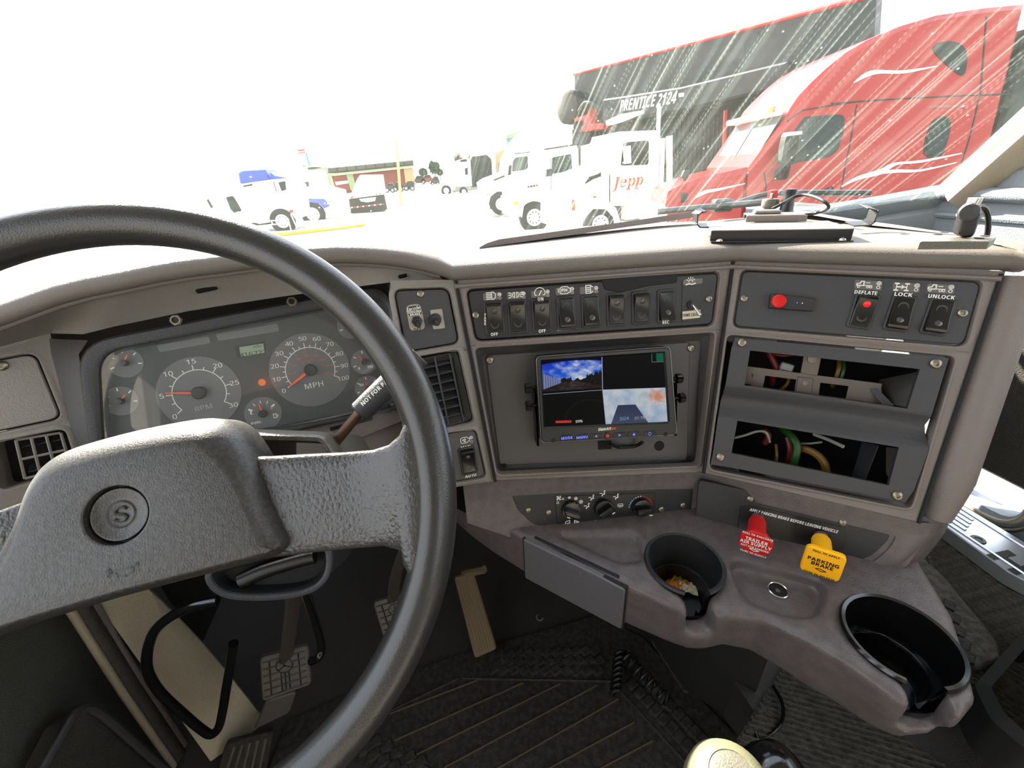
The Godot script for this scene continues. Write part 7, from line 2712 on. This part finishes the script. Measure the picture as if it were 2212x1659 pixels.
func build_container() -> void:
	var fr := frame_yt(lev(1240, 158, 3.4), 66.0, 0.0)
	var t := thing("debris_trailer", "huge dark ribbed debris trailer rising behind the white and red trucks", "trailer", fr)
	slab("upper_wall", t, fr, [1240, 158, 1500, 92, 1800, 12, 1893, -13, 1884, 140, 1800, 160, 1690, 180, 1450, 240, 1240, 290], -0.4, 0.0, M.container, 0.03)
	slab("lower_wall", t, fr, [1236, 280, 1450, 236, 1690, 180, 1884, 140, 1860, 500, 1236, 480], -0.5, -0.12, M.container, 0.0)
	var k := MB.new()
	k.tube(PackedVector3Array([q3(fr, 1240, 160, 0.0), q3(fr, 1800, 12, 0.0), q3(fr, 1890, -12, 0.0)]), 0.06, 8)
	put("top_rail", k, M.grapple_red, t)
	k = MB.new()
	k.tube(PackedVector3Array([q3(fr, 1440, 256, 0.0), q3(fr, 1690, 196, 0.0), q3(fr, 1800, 170, 0.0)]), 0.05, 8)
	put("mid_rail", k, M.paint_grey, t)
	for i in 26:
		var x := 1452.0 + 9.2 * i
		k = MB.new()
		var y0 := 258.0 - (x - 1440) * 0.24
		k.tube(PackedVector3Array([q3(fr, x, y0 + 4, -0.10), q3(fr, x - 14, 440, -0.10)]), 0.05, 5)
		put("wall_rib", k, M.container, t)
	k = MB.new()
	for x in [1568, 1640]:
		k.tube(PackedVector3Array([q3(fr, x, 240 - (x - 1560) * 0.2, 0.0), q3(fr, x - 8, 420, 0.0)]), 0.07, 6)
	put("wall_post", k, M.grapple_red, t)
	# crane boom with its lettering, folded along the trailer
	t = thing("crane_boom", "dark crane boom with white lettering folded along the debris trailer", "crane", fr)
	slab("boom", t, fr, [1302, 214, 1345, 208, 1470, 188, 1700, 132, 1700, 186, 1560, 218, 1480, 236, 1345, 262, 1302, 268], 0.3, 0.8, M.container, 0.05)
	var a := q(fr, 1338, 229, 0.82); var b := q(fr, 1462, 209, 0.82)
	words("PRENTICE 2124", Vector3((a.x + b.x) / 2, (a.y + b.y) / 2, 0.815), 0.33, M.paint_white, t, atan2(b.y - a.y, b.x - a.x), (b - a).length() / 3.35, 700, "lettering", 0.2)
	slab("badge", t, fr, [1466, 202, 1477, 200, 1477, 208, 1466, 210], 0.8, 0.81, M.paint_white)
	k = MB.new()
	k.tube(PackedVector3Array([q3(fr, 1350, 262, 0.7), q3(fr, 1440, 243, 0.7), q3(fr, 1560, 222, 0.7)]), 0.05, 8)
	put("boom_rail", k, M.paint_grey, t)
	k = MB.new()
	k.tube(PackedVector3Array([q3(fr, 1312, 266, 0.9), q3(fr, 1340, 256, 0.9), q3(fr, 1390, 242, 0.9)]), [0.09, 0.13, 0.05], 8)
	put("cylinder", k, M.hub_white, t)
	k = MB.new()
	k.tube(smooth_path(PackedVector3Array([q3(fr, 1250, 240, 0.6), q3(fr, 1262, 222, 0.7), q3(fr, 1280, 224, 0.7), q3(fr, 1292, 240, 0.6)]), 4), 0.05, 8)
	put("hose", k, M.tyre, t)
	# black seat canopy of the crane operator
	k = MB.new()
	k.lathe(PackedVector2Array([Vector2(0.0, -0.3), Vector2(0.55, -0.28), Vector2(0.62, -0.1), Vector2(0.6, 0.2), Vector2(0.45, 0.3), Vector2(0.0, 0.32)]), 20)
	tag(put("crane_seat_cover", k, M.tyre, null, fr * Transform3D(Basis(), q3(fr, 1232, 232, 0.3))), "dark round bundle at the crane's end beside the boom", "seat cover")
	# red mast of the grapple crane
	t = thing("crane_mast", "red steel mast and arm of the grapple crane between the white trucks", "crane", fr)
	slab("mast", t, fr, [1276, 296, 1309, 291, 1310, 372, 1275, 378], -0.1, 0.5, M.grapple_red, 0.04)
	for i in 4: slab("mast_pocket", t, fr, [1286, 304 + 17 * i, 1299, 302 + 17 * i, 1299, 314 + 17 * i, 1286, 316 + 17 * i], 0.5, 0.53, M.grapple_red, 0.01)
	slab("arm", t, fr, [1238, 256, 1268, 247, 1272, 234, 1276, 266, 1302, 266, 1302, 278, 1258, 285, 1254, 276, 1262, 268, 1258, 258, 1240, 262], 0.2, 0.6, M.grapple_red, 0.03)
	slab("orange_post", t, fr, [1265, 318, 1273, 317, 1274, 366, 1265, 368], 0.1, 0.3, M.amber, 0.02)
	slab("black_block", t, fr, [1258, 286, 1276, 284, 1276, 330, 1260, 330], -0.2, 0.4, M.tyre, 0.03)

func build_white_trucks() -> void:
	# third in the row: white day cab with the orange word on its door
	var f := fz(-13.7)
	var t := thing("white_truck", "white day cab truck with orange lettering on its door", "truck", f)
	slab("cab_body", t, f, [1310, 356, 1311, 306, 1334, 300, 1340, 284, 1424, 281, 1429, 296, 1424, 402, 1420, 440, 1318, 446], -2.2, 0.0, M.paint_white, 0.06)
	slab("hood", t, f, [1253, 376, 1270, 366, 1308, 353, 1318, 446, 1262, 470, 1252, 440], -2.0, -0.1, M.paint_white, 0.08)
	slab("bumper", t, f, [1210, 432, 1252, 428, 1262, 466, 1242, 494, 1208, 494], -2.2, 0.0, M.paint_white, 0.04)
	slab("fender", t, f, [1245, 466, 1256, 450, 1280, 438, 1310, 436, 1332, 450, 1342, 480, 1346, 500, 1330, 500, 1326, 470, 1310, 452, 1282, 452, 1262, 474, 1254, 490, 1243, 490], -0.4, 0.06, M.paint_white, 0.03)
	slab("window_seal", t, f, [1341, 358, 1346, 310, 1352, 307, 1400, 303, 1402, 308, 1401, 352, 1398, 356], -0.01, 0.012, M.paint_grey, 0.0, 0.05)
	slab("door_window", t, f, [1369, 354, 1370, 308, 1399, 305, 1400, 350, 1396, 353], 0.0, 0.02, M.truck_glass, 0.0, 0.05)
	slab("vent_window", t, f, [1342, 356, 1347, 312, 1366, 309, 1366, 354], 0.0, 0.016, M.truck_glass, 0.0, 0.03)
	slab("mirror", t, f, [1352, 316, 1364, 314, 1365, 352, 1354, 354], 0.1, 0.3, M.paint_white, 0.04)
	for i in 3: slab("grille_slat", t, f, [1264 + 4 * i, 385 - 5.5 * i + 8, 1298, 372 - 3 * i + 8 * (1 if i else 0), 1299, 376 - 3 * i + 8 * (1 if i else 0), 1264 + 4 * i, 390 - 5.5 * i + 8], -0.12, -0.08, M.paint_grey, 0.0)
	slab("door_seam", t, f, [1316, 372, 1318, 372, 1318, 440, 1316, 440], -0.01, 0.008, M.paint_grey)
	slab("side_lamp", t, f, [1284, 424, 1290, 423, 1290, 427, 1284, 428], -0.1, 0.0, M.amber)
	slab("side_lamp", t, f, [1236, 432, 1242, 431, 1242, 454, 1236, 455], -0.1, 0.02, M.amber)
	words("Jepp", q3(f, 1360, 391, 0.015), 0.30, M.amber, t, 0.05, 1.05, 700, "lettering", 0.25, true)
	slab("step_box", t, f, [1356, 440, 1398, 436, 1400, 470, 1354, 476], -0.5, -0.05, M.hub_white, 0.03)
	slab("fuel_tank", t, f, [1340, 480, 1420, 470, 1420, 500, 1340, 510], -0.6, -0.05, M.hub_white, 0.1, 0.1)
	var k := MB.new()
	k.tube(PackedVector3Array([q3(f, 1421, 300, -0.25), q3(f, 1424, 234, -0.25), q3(f, 1422, 228, -0.2)]), 0.06, 12)
	k.tube(PackedVector3Array([q3(f, 1446, 402, -0.25), q3(f, 1446, 294, -0.25)]), 0.10, 12)
	put("exhaust_stack", k, M.hub_white, t)
	slab("stack_guard", t, f, [1430, 300, 1438, 298, 1434, 402, 1424, 404], -0.3, -0.1, M.hub_white, 0.02)
	slab("bed_ladder", t, f, [1418, 430, 1434, 426, 1430, 480, 1410, 486], -0.3, -0.05, M.hub_white, 0.01)
	for i in 4: slab("ladder_step", t, f, [1420 - 2 * i, 436 + 9 * i, 1430 - 2 * i, 434 + 9 * i, 1429 - 2 * i, 438 + 9 * i, 1419 - 2 * i, 440 + 9 * i], -0.06, -0.03, M.paint_grey)
	road_wheel(t, f, 1297, 485, 0.53, 0.0)
	# second: white truck whose front wheel stands clear
	f = fz(-16.5)
	t = thing("white_truck", "white truck with round side lamps left of the lettered one", "truck", f)
	slab("cab_body", t, f, [1176, 372, 1178, 322, 1186, 318, 1246, 312, 1250, 322, 1253, 404, 1170, 412], -2.2, 0.0, M.paint_white, 0.06)
	slab("hood", t, f, [1104, 396, 1118, 380, 1176, 366, 1180, 446, 1150, 440, 1112, 450, 1108, 430], -2.0, -0.06, M.paint_white, 0.08)
	slab("bumper", t, f, [1106, 428, 1120, 424, 1124, 468, 1110, 470], -2.2, 0.0, M.paint_white, 0.03)
	slab("fender", t, f, [1122, 466, 1126, 440, 1142, 424, 1166, 422, 1184, 434, 1196, 466, 1190, 470, 1180, 446, 1164, 432, 1144, 434, 1132, 446, 1128, 470], -0.4, 0.05, M.paint_white, 0.03)
	slab("door_window", t, f, [1192, 376, 1193, 340, 1234, 332, 1236, 366, 1228, 370], -0.01, 0.02, M.truck_glass, 0.0, 0.06)
	slab("mirror", t, f, [1181, 382, 1182, 366, 1196, 364, 1194, 380], 0.1, 0.3, M.paint_grey, 0.04)
	slab("roof_edge", t, f, [1176, 321, 1262, 308, 1262, 311, 1176, 324], -0.1, 0.03, M.paint_grey)
	slab("door_seam", t, f, [1190, 340, 1191, 340, 1191, 410, 1190, 410], -0.01, 0.008, M.paint_grey)
	for i in 4: slab("emblem", t, f, [1140 + 6 * i, 402 - i, 1144 + 6 * i, 401 - i, 1144 + 6 * i, 405 - i, 1140 + 6 * i, 406 - i], -0.06, -0.02, M.paint_grey if i < 3 else M.amber)
	slab("side_lamp", t, f, [1110, 436, 1119, 434, 1119, 442, 1110, 444], -0.05, 0.03, M.curb_yellow)
	slab("cab_chassis", t, f, [1194, 432, 1210, 430, 1210, 464, 1196, 466], -0.5, -0.1, M.paint_grey, 0.02)
	slab("battery_box", t, f, [1198, 448, 1209, 446, 1209, 462, 1198, 464], -0.3, 0.0, M.hub_white, 0.02)
	road_wheel(t, f, 1155, 470, 0.56, 0.0)
	# first: streamlined sleeper with tall roof
	f = fz(-24.0)
	t = thing("white_truck", "white streamlined truck with a tall roof fairing farthest left of the white row", "truck", f)
	slab("cab_body", t, f, [1096, 374, 1100, 340, 1120, 302, 1140, 281, 1166, 266, 1222, 255, 1240, 256, 1244, 420, 1100, 430], -2.4, 0.0, M.paint_white, 0.12)
	slab("hood", t, f, [1042, 396, 1056, 386, 1096, 371, 1104, 430, 1060, 420, 1048, 420], -2.2, -0.05, M.paint_white, 0.10)
	slab("bumper", t, f, [1044, 424, 1066, 420, 1070, 440, 1060, 450, 1046, 446], -2.3, 0.0, M.hub_white, 0.06)
	slab("side_window", t, f, [1106, 371, 1108, 348, 1114, 340, 1140, 337, 1141, 362, 1134, 367], -0.01, 0.02, M.truck_glass, 0.0, 0.08)
	slab("cowl_strip", t, f, [1066, 388, 1090, 378, 1090, 382, 1068, 391], -0.06, 0.0, M.paint_grey)
	slab("mirror", t, f, [1098, 378, 1100, 358, 1106, 356, 1104, 380], 0.1, 0.35, M.paint_grey, 0.05)
	slab("roof_seam", t, f, [1112, 331, 1150, 327, 1150, 329, 1112, 333], -0.01, 0.02, M.paint_grey)
	slab("wheel_arch", t, f, [1056, 440, 1060, 425, 1074, 414, 1092, 414, 1104, 428, 1108, 450, 1102, 452, 1060, 452], -0.4, 0.02, M.tyre, 0.0)
	slab("rear_fairing", t, f, [1239, 262, 1262, 258, 1264, 372, 1250, 374], -2.0, -0.2, M.paint_grey, 0.05)
	road_wheel(t, f, 1083, 441, 0.56, 0.06)

# ---------------------------------------------------------------- the far side of the yard
func build_outside_far() -> void:
	# white truck with blue roof fairing, and the blue-fendered one behind it
	var f := fz(-25.0)
	var t := thing("white_truck", "white truck with a blue roof fairing behind the steering wheel's top", "truck", f)
	slab("cab_body", t, f, [500, 418, 516, 398, 584, 388, 622, 384, 640, 400, 652, 470, 560, 484, 536, 478], -2.3, 0.0, M.paint_white, 0.06)
	slab("roof_fairing", t, f, [514, 374, 524, 369, 573, 366, 583, 388, 544, 396, 518, 397], -2.0, -0.1, M.paint_blue, 0.05)
	slab("side_deflector", t, f, [584, 372, 594, 380, 622, 384, 620, 386, 588, 389], -1.8, -0.05, M.paint_blue, 0.02)
	slab("cab_window", t, f, [601, 394, 616, 391, 618, 410, 608, 413], -0.01, 0.03, M.truck_glass, 0.0, 0.05)
	slab("mirror", t, f, [618, 392, 630, 390, 632, 412, 622, 414], 0.1, 0.3, M.paint_white, 0.04)
	slab("vent_slot", t, f, [525, 401, 545, 397, 545, 401, 526, 404], -0.01, 0.02, M.paint_grey)
	slab("door_seam", t, f, [590, 392, 592, 392, 598, 414, 596, 414], -0.01, 0.02, M.grapple_red)
	slab("side_lamp", t, f, [625, 454, 633, 453, 633, 459, 625, 460], -0.01, 0.04, M.red)
	slab("wheel_arch", t, f, [585, 478, 588, 460, 600, 452, 616, 454, 626, 468, 628, 484], -0.5, 0.02, M.tyre)
	slab("under_tank", t, f, [538, 472, 580, 466, 584, 484, 544, 492], -0.5, -0.1, M.paint_grey, 0.03)
	road_wheel(t, f, 610, 478, 0.60, 0.05)
	f = fz(-30.5)
	t = thing("blue_fender_truck", "white truck with a bright blue front fender beside the yellow kerb", "truck", f)
	slab("hood", t, f, [640, 420, 660, 404, 700, 402, 738, 412, 744, 446, 700, 452, 650, 448], -2.2, -0.1, M.paint_white, 0.08)
	slab("cab_body", t, f, [618, 436, 622, 372, 690, 366, 700, 404, 690, 446], -2.3, -0.05, M.paint_white, 0.08)
	slab("fender", t, f, [648, 452, 652, 436, 664, 429, 700, 430, 712, 444, 700, 450, 690, 440, 668, 440, 658, 452, 656, 462], -0.5, 0.04, M.paint_blue, 0.04)
	slab("cab_window", t, f, [648, 396, 666, 392, 668, 402, 652, 406], -0.06, 0.0, M.truck_glass, 0.0, 0.05)
	road_wheel(t, f, 676, 463, 0.72, 0.05)
	f = fz(-27.0)
	t = thing("white_truck", "white truck with a green-tinted door window at the wheel rim's upper edge", "truck", f)
	slab("cab_body", t, f, [440, 440, 456, 420, 500, 412, 520, 430, 540, 492, 470, 506, 446, 502], -2.2, 0.0, M.paint_white, 0.06)
	slab("door_window", t, f, [488, 426, 502, 423, 516, 456, 506, 460, 498, 452], -0.01, 0.03, M.truck_glass, 0.0, 0.05)
	slab("window_pillar", t, f, [503, 424, 508, 425, 521, 455, 516, 458], -0.01, 0.05, M.tyre)
	slab("side_window", t, f, [446, 432, 450, 430, 460, 448, 456, 450], -0.01, 0.03, M.truck_glass)
	# dump truck seen from behind
	f = fz(-34.0)
	t = thing("dump_truck", "dump truck seen from behind with dark tailboard and striped bar", "truck", f)
	slab("box_body", t, f, [772, 386, 778, 378, 822, 377, 828, 418, 756, 424], -4.0, -0.2, M.paint_white, 0.06)
	slab("lamp_bar", t, f, [752, 424, 828, 414, 829, 420, 752, 430], -0.6, 0.0, M.paint_white, 0.03)
	slab("tailboard", t, f, [753, 428, 829, 419, 836, 452, 826, 458, 764, 464, 758, 460], -0.8, -0.05, M.tyre, 0.04)
	slab("plate", t, f, [776, 430, 812, 426, 810, 434, 794, 437, 780, 435], -0.05, 0.02, M.hub_white)
	for i in 12: slab("stripe", t, f, [758.0 + 6.2 * i, 447.5 - 0.7 * i, 762.0 + 6.2 * i, 447.0 - 0.7 * i, 762.0 + 6.2 * i, 449.6 - 0.7 * i, 758.0 + 6.2 * i, 450.1 - 0.7 * i], -0.06, 0.0, M.red if i % 2 else M.paint_white)
	for i in 4: slab("tail_lamp", t, f, [[757, 760, 812, 820][i], [425, 424, 418, 417][i], [760, 764, 815, 823][i], [425, 424, 418, 417][i], [760, 764, 815, 823][i], [429, 428, 421, 420][i], [757, 760, 812, 820][i], [429, 428, 421, 420][i]], -0.05, 0.03, M.red)
	slab("side_frame", t, f, [738, 424, 754, 418, 756, 450, 742, 452], -3.0, -0.5, M.hub_white, 0.03)
	# sleeper tractor far down the yard
	f = fz(-58.0)
	t = thing("sleeper_tractor", "distant white and dark sleeper tractor facing left at the yard's far end", "truck", f)
	slab("sleeper_box", t, f, [1016, 352, 1020, 338, 1052, 334, 1062, 344, 1064, 382, 1058, 400, 1020, 404], -2.4, 0.0, M.paint_grey, 0.1)
	slab("cab_body", t, f, [978, 386, 982, 352, 992, 345, 1016, 342, 1020, 402, 982, 404], -2.3, 0.0, M.paint_white, 0.08)
	slab("hood", t, f, [952, 404, 958, 386, 980, 376, 984, 410, 974, 412, 966, 398], -2.2, -0.1, M.paint_white, 0.08)
	slab("side_window", t, f, [1004, 364, 1010, 362, 1011, 377, 1005, 378], -0.01, 0.05, M.truck_glass)
	slab("roof_window", t, f, [993, 346, 1008, 343, 1009, 349, 995, 350], -0.01, 0.05, M.truck_glass)
	slab("chassis", t, f, [976, 402, 1060, 394, 1062, 406, 978, 416], -1.8, -0.4, M.steel, 0.05)
	road_wheel(t, f, 964, 412, 0.62, 0.05)
	road_wheel(t, f, 1002, 414, 0.5, 0.0)
	# parked cars and the tree by them
	var cars := [[905, 388, 30, "dark car at the left of the parked row beyond the yard", M.car_dark], [922, 386, 26, "dull red car in the parked row below the tree", M.car_red], [940, 390, 20, "small dark car nearest the distant sleeper tractor", M.car_dark], [842, 402, 22, "dark parked vehicle beside the dump truck", M.car_dark], [860, 400, 22, "grey parked vehicle in front of the long low building", M.paint_grey], [884, 398, 24, "dark green parked vehicle at the end of the long low building", M.truck_glass]]
	for c in cars:
		f = fz(-112.0 if c[0] > 900 else -72.0)
		t = thing("car", c[3], "car", f, "parked cars across the yard")
		t.remove_meta("group")
		var x: float = c[0]; var y: float = c[1] + (0.0 if c[0] > 900 else 2.0); var w: float = c[2]
		slab("car_body", t, f, [x - w / 2, y + 8, x - w / 2, y + 1, x - w * 0.3, y - 1, x - w * 0.18, y - 8, x + w * 0.25, y - 9, x + w * 0.42, y - 2, x + w / 2, y, x + w / 2, y + 7], -1.6, 0.0, c[4], 0.1)
		slab("car_window", t, f, [x - w * 0.26, y - 1, x - w * 0.16, y - 7, x + w * 0.22, y - 8, x + w * 0.34, y - 2], -0.01, 0.04, M.truck_glass)
		for s in [-0.28, 0.28]: road_wheel(t, f, x + w * s, y + 7, 0.35, 0.05, 6)
	f = fz(-125.0)
	for tr in [[938, 362, 13, 0], [914, 372, 9, 1], [950, 372, 7, 2]]:
		t = thing("tree", ["round green tree above the parked cars", "pale green bush left of the round tree", "small dark shrub right of the round tree"][tr[3]], "tree", f)
		var k := MB.new()
		var c := q3(f, tr[0], tr[1], 0.0)
		var r: float = q(f, tr[0] + tr[2], tr[1]).x - c.x
		for i in 220:
			var d := Vector3(rng.randfn(), rng.randfn(), rng.randfn()).normalized() * r * rng.randf_range(0.55, 1.0)
			var s := r * 0.22
			var a := Basis(Vector3(rng.randf_range(-1, 1), 1, rng.randf_range(-1, 1)).normalized(), rng.randf() * TAU)
			k.quad(c + d + a * Vector3(-s, -s * 0.5, 0), c + d + a * Vector3(s, -s * 0.5, 0.1), c + d + a * Vector3(s * 0.7, s, 0), c + d + a * Vector3(-s * 0.6, s * 0.8, -0.1))
		put("crown", k, M.leafs, t)
		k = MB.new()
		k.tube(PackedVector3Array([Vector3(c.x, -2.25, c.z), c]), [r * 0.12, r * 0.06], 8)
		put("trunk", k, M.bark, t)
	# long low building with tiled roof
	f = fz(-85.0)
	t = thing("building", "long low brick building with a dark tiled roof across the yard", "building", f)
	slab("brick_wall", t, f, [716, 380, 890, 362, 896, 402, 728, 420], -8.0, -0.6, M.brick_wall)
	for i in 9:
		var x := 708.0 + 20.6 * i
		slab("roof_panel", t, f, [x, 362.0 - 1.95 * i + 1, x + 20.0, 360.2 - 1.95 * i + 1, x + 20.6, 372.0 - 1.95 * i, x + 0.6, 374.0 - 1.95 * i], -8.5, 0.0, M.roof_tile, 0.15)
	slab("eaves_board", t, f, [705, 376, 895, 357, 895, 361, 706, 380], -0.4, 0.1, M.wall_green)
	slab("wall_panel", t, f, [748, 378, 762, 376, 770, 408, 758, 412], -0.7, -0.4, M.wall_green)
	slab("sign_board", t, f, [724, 393, 752, 390, 752, 396, 726, 400], -0.6, -0.4, M.paint_white)
	slab("wall_panel", t, f, [872, 364, 892, 362, 896, 392, 876, 396], -0.7, -0.4, M.tan_wall)
	f = fz(-95.0)
	t = thing("building", "small pale green building left of the brick one", "building", f)
	slab("wall", t, f, [658, 366, 706, 362, 717, 416, 668, 422], -6.0, 0.0, M.wall_green)
	slab("roof_edge", t, f, [658, 362, 682, 360, 682, 363, 658, 366], -6.0, 0.3, M.roof_tile)
	slab("doorway", t, f, [695, 393, 703, 392, 704, 401, 696, 402], -0.1, 0.1, M.truck_glass)
	f = fz(-40.0)
	t = thing("lamp_post", "tall thin mottled post rising above the low building's roof", "post", f)
	slab("post", t, f, [854, 306, 859, 305, 862, 345, 857, 345], -0.2, 0.0, M.tan_wall, 0.02)
	slab("post_base", t, f, [856, 344, 862, 344, 870, 450, 864, 450], -0.2, 0.0, M.tan_wall, 0.02)
	t = thing("pole_sign", "faint tall sign tower with red stripes above the white trucks", "sign", f)
	slab("stripe", t, f, [643, 324, 657, 322, 658, 325, 643, 327], -0.1, 0.0, M.grapple_red)
	slab("stripe", t, f, [643, 330, 659, 328, 659, 330, 643, 332], -0.1, 0.0, M.grapple_red)
	slab("edge", t, f, [659, 330, 662, 330, 670, 358, 667, 358], -0.1, 0.0, M.sign_blue)
	slab("panel", t, f, [642, 320, 659, 318, 668, 358, 652, 360], -0.3, -0.12, M.paint_white)
	slab("mast", t, f, [654, 358, 662, 357, 686, 462, 678, 462], -0.3, -0.12, M.paint_white)
	f = fz(-60.0)
	t = thing("building", "grey shop wall with blue sign letters above the streamlined white truck", "building", f)
	slab("wall", t, f, [1094, 292, 1170, 270, 1180, 408, 1096, 410], -6.0, 0.0, M.wall_green)
	words("THE TI", q3(f, 1122, 304, 0.1), 0.95, M.sign_blue, t, 0.12, 0.8)
	slab("low_wall", t, f, [1070, 330, 1098, 322, 1100, 406, 1072, 408], -4.0, -0.5, M.tan_wall)
	slab("blue_sign", t, f, [1078, 351, 1096, 349, 1096, 366, 1079, 367], -0.4, -0.2, M.sign_blue)
	f = fz(-100.0)
	for b in [[980, 322, 1000, 352], [1010, 332, 1018, 352]]:
		t = thing("bare_tree", ["bare brown tree tops behind the distant tractor", "second thin bare tree top right of the first"][0 if b[0] == 980 else 1], "tree", f)
		var k := MB.new()
		for i in 7:
			var x := lerpf(b[0], b[2], i / 6.0)
			k.tube(PackedVector3Array([q3(f, (b[0] + b[2]) / 2.0, 399, 0.0), q3(f, lerpf((b[0] + b[2]) / 2.0, x, 0.5), (b[1] + 380) / 2.0, 0.0), q3(f, x, b[1] + absf(i - 3) * 4, 0.3 * sin(i * 2.0))]), [0.35, 0.22, 0.05], 5)
		put("branches", k, M.bark, t)
	# yellow kerb with a barrier rail
	t = thing("parking_kerb", "yellow painted concrete kerb on the yard left of centre", "kerb")
	var k := MB.new()
	var p := PackedVector3Array()
	for e in [[560, 512], [630, 505], [700, 497], [750, 491], [786, 486]]: p.append(lev(e[0], e[1], -2.15))
	k.tube(p, 0.15, 10, true, false, 0.6)
	put("kerb", k, M.curb_yellow, t)
	t = thing("barrier_rail", "thin pale barrier rail with a slanted brace beside the yellow kerb", "rail")
	k = MB.new()
	f = fz(-24.0)
	for l in [[520, 482, 624, 474], [540, 490, 622, 482], [622, 472, 630, 502], [628, 462, 642, 494], [586, 478, 590, 486]]:
		k.tube(PackedVector3Array([f * q3(f, l[0], l[1]), f * q3(f, l[2], l[3])]), 0.03, 6)
	put("rail", k, M.hub_white, t)
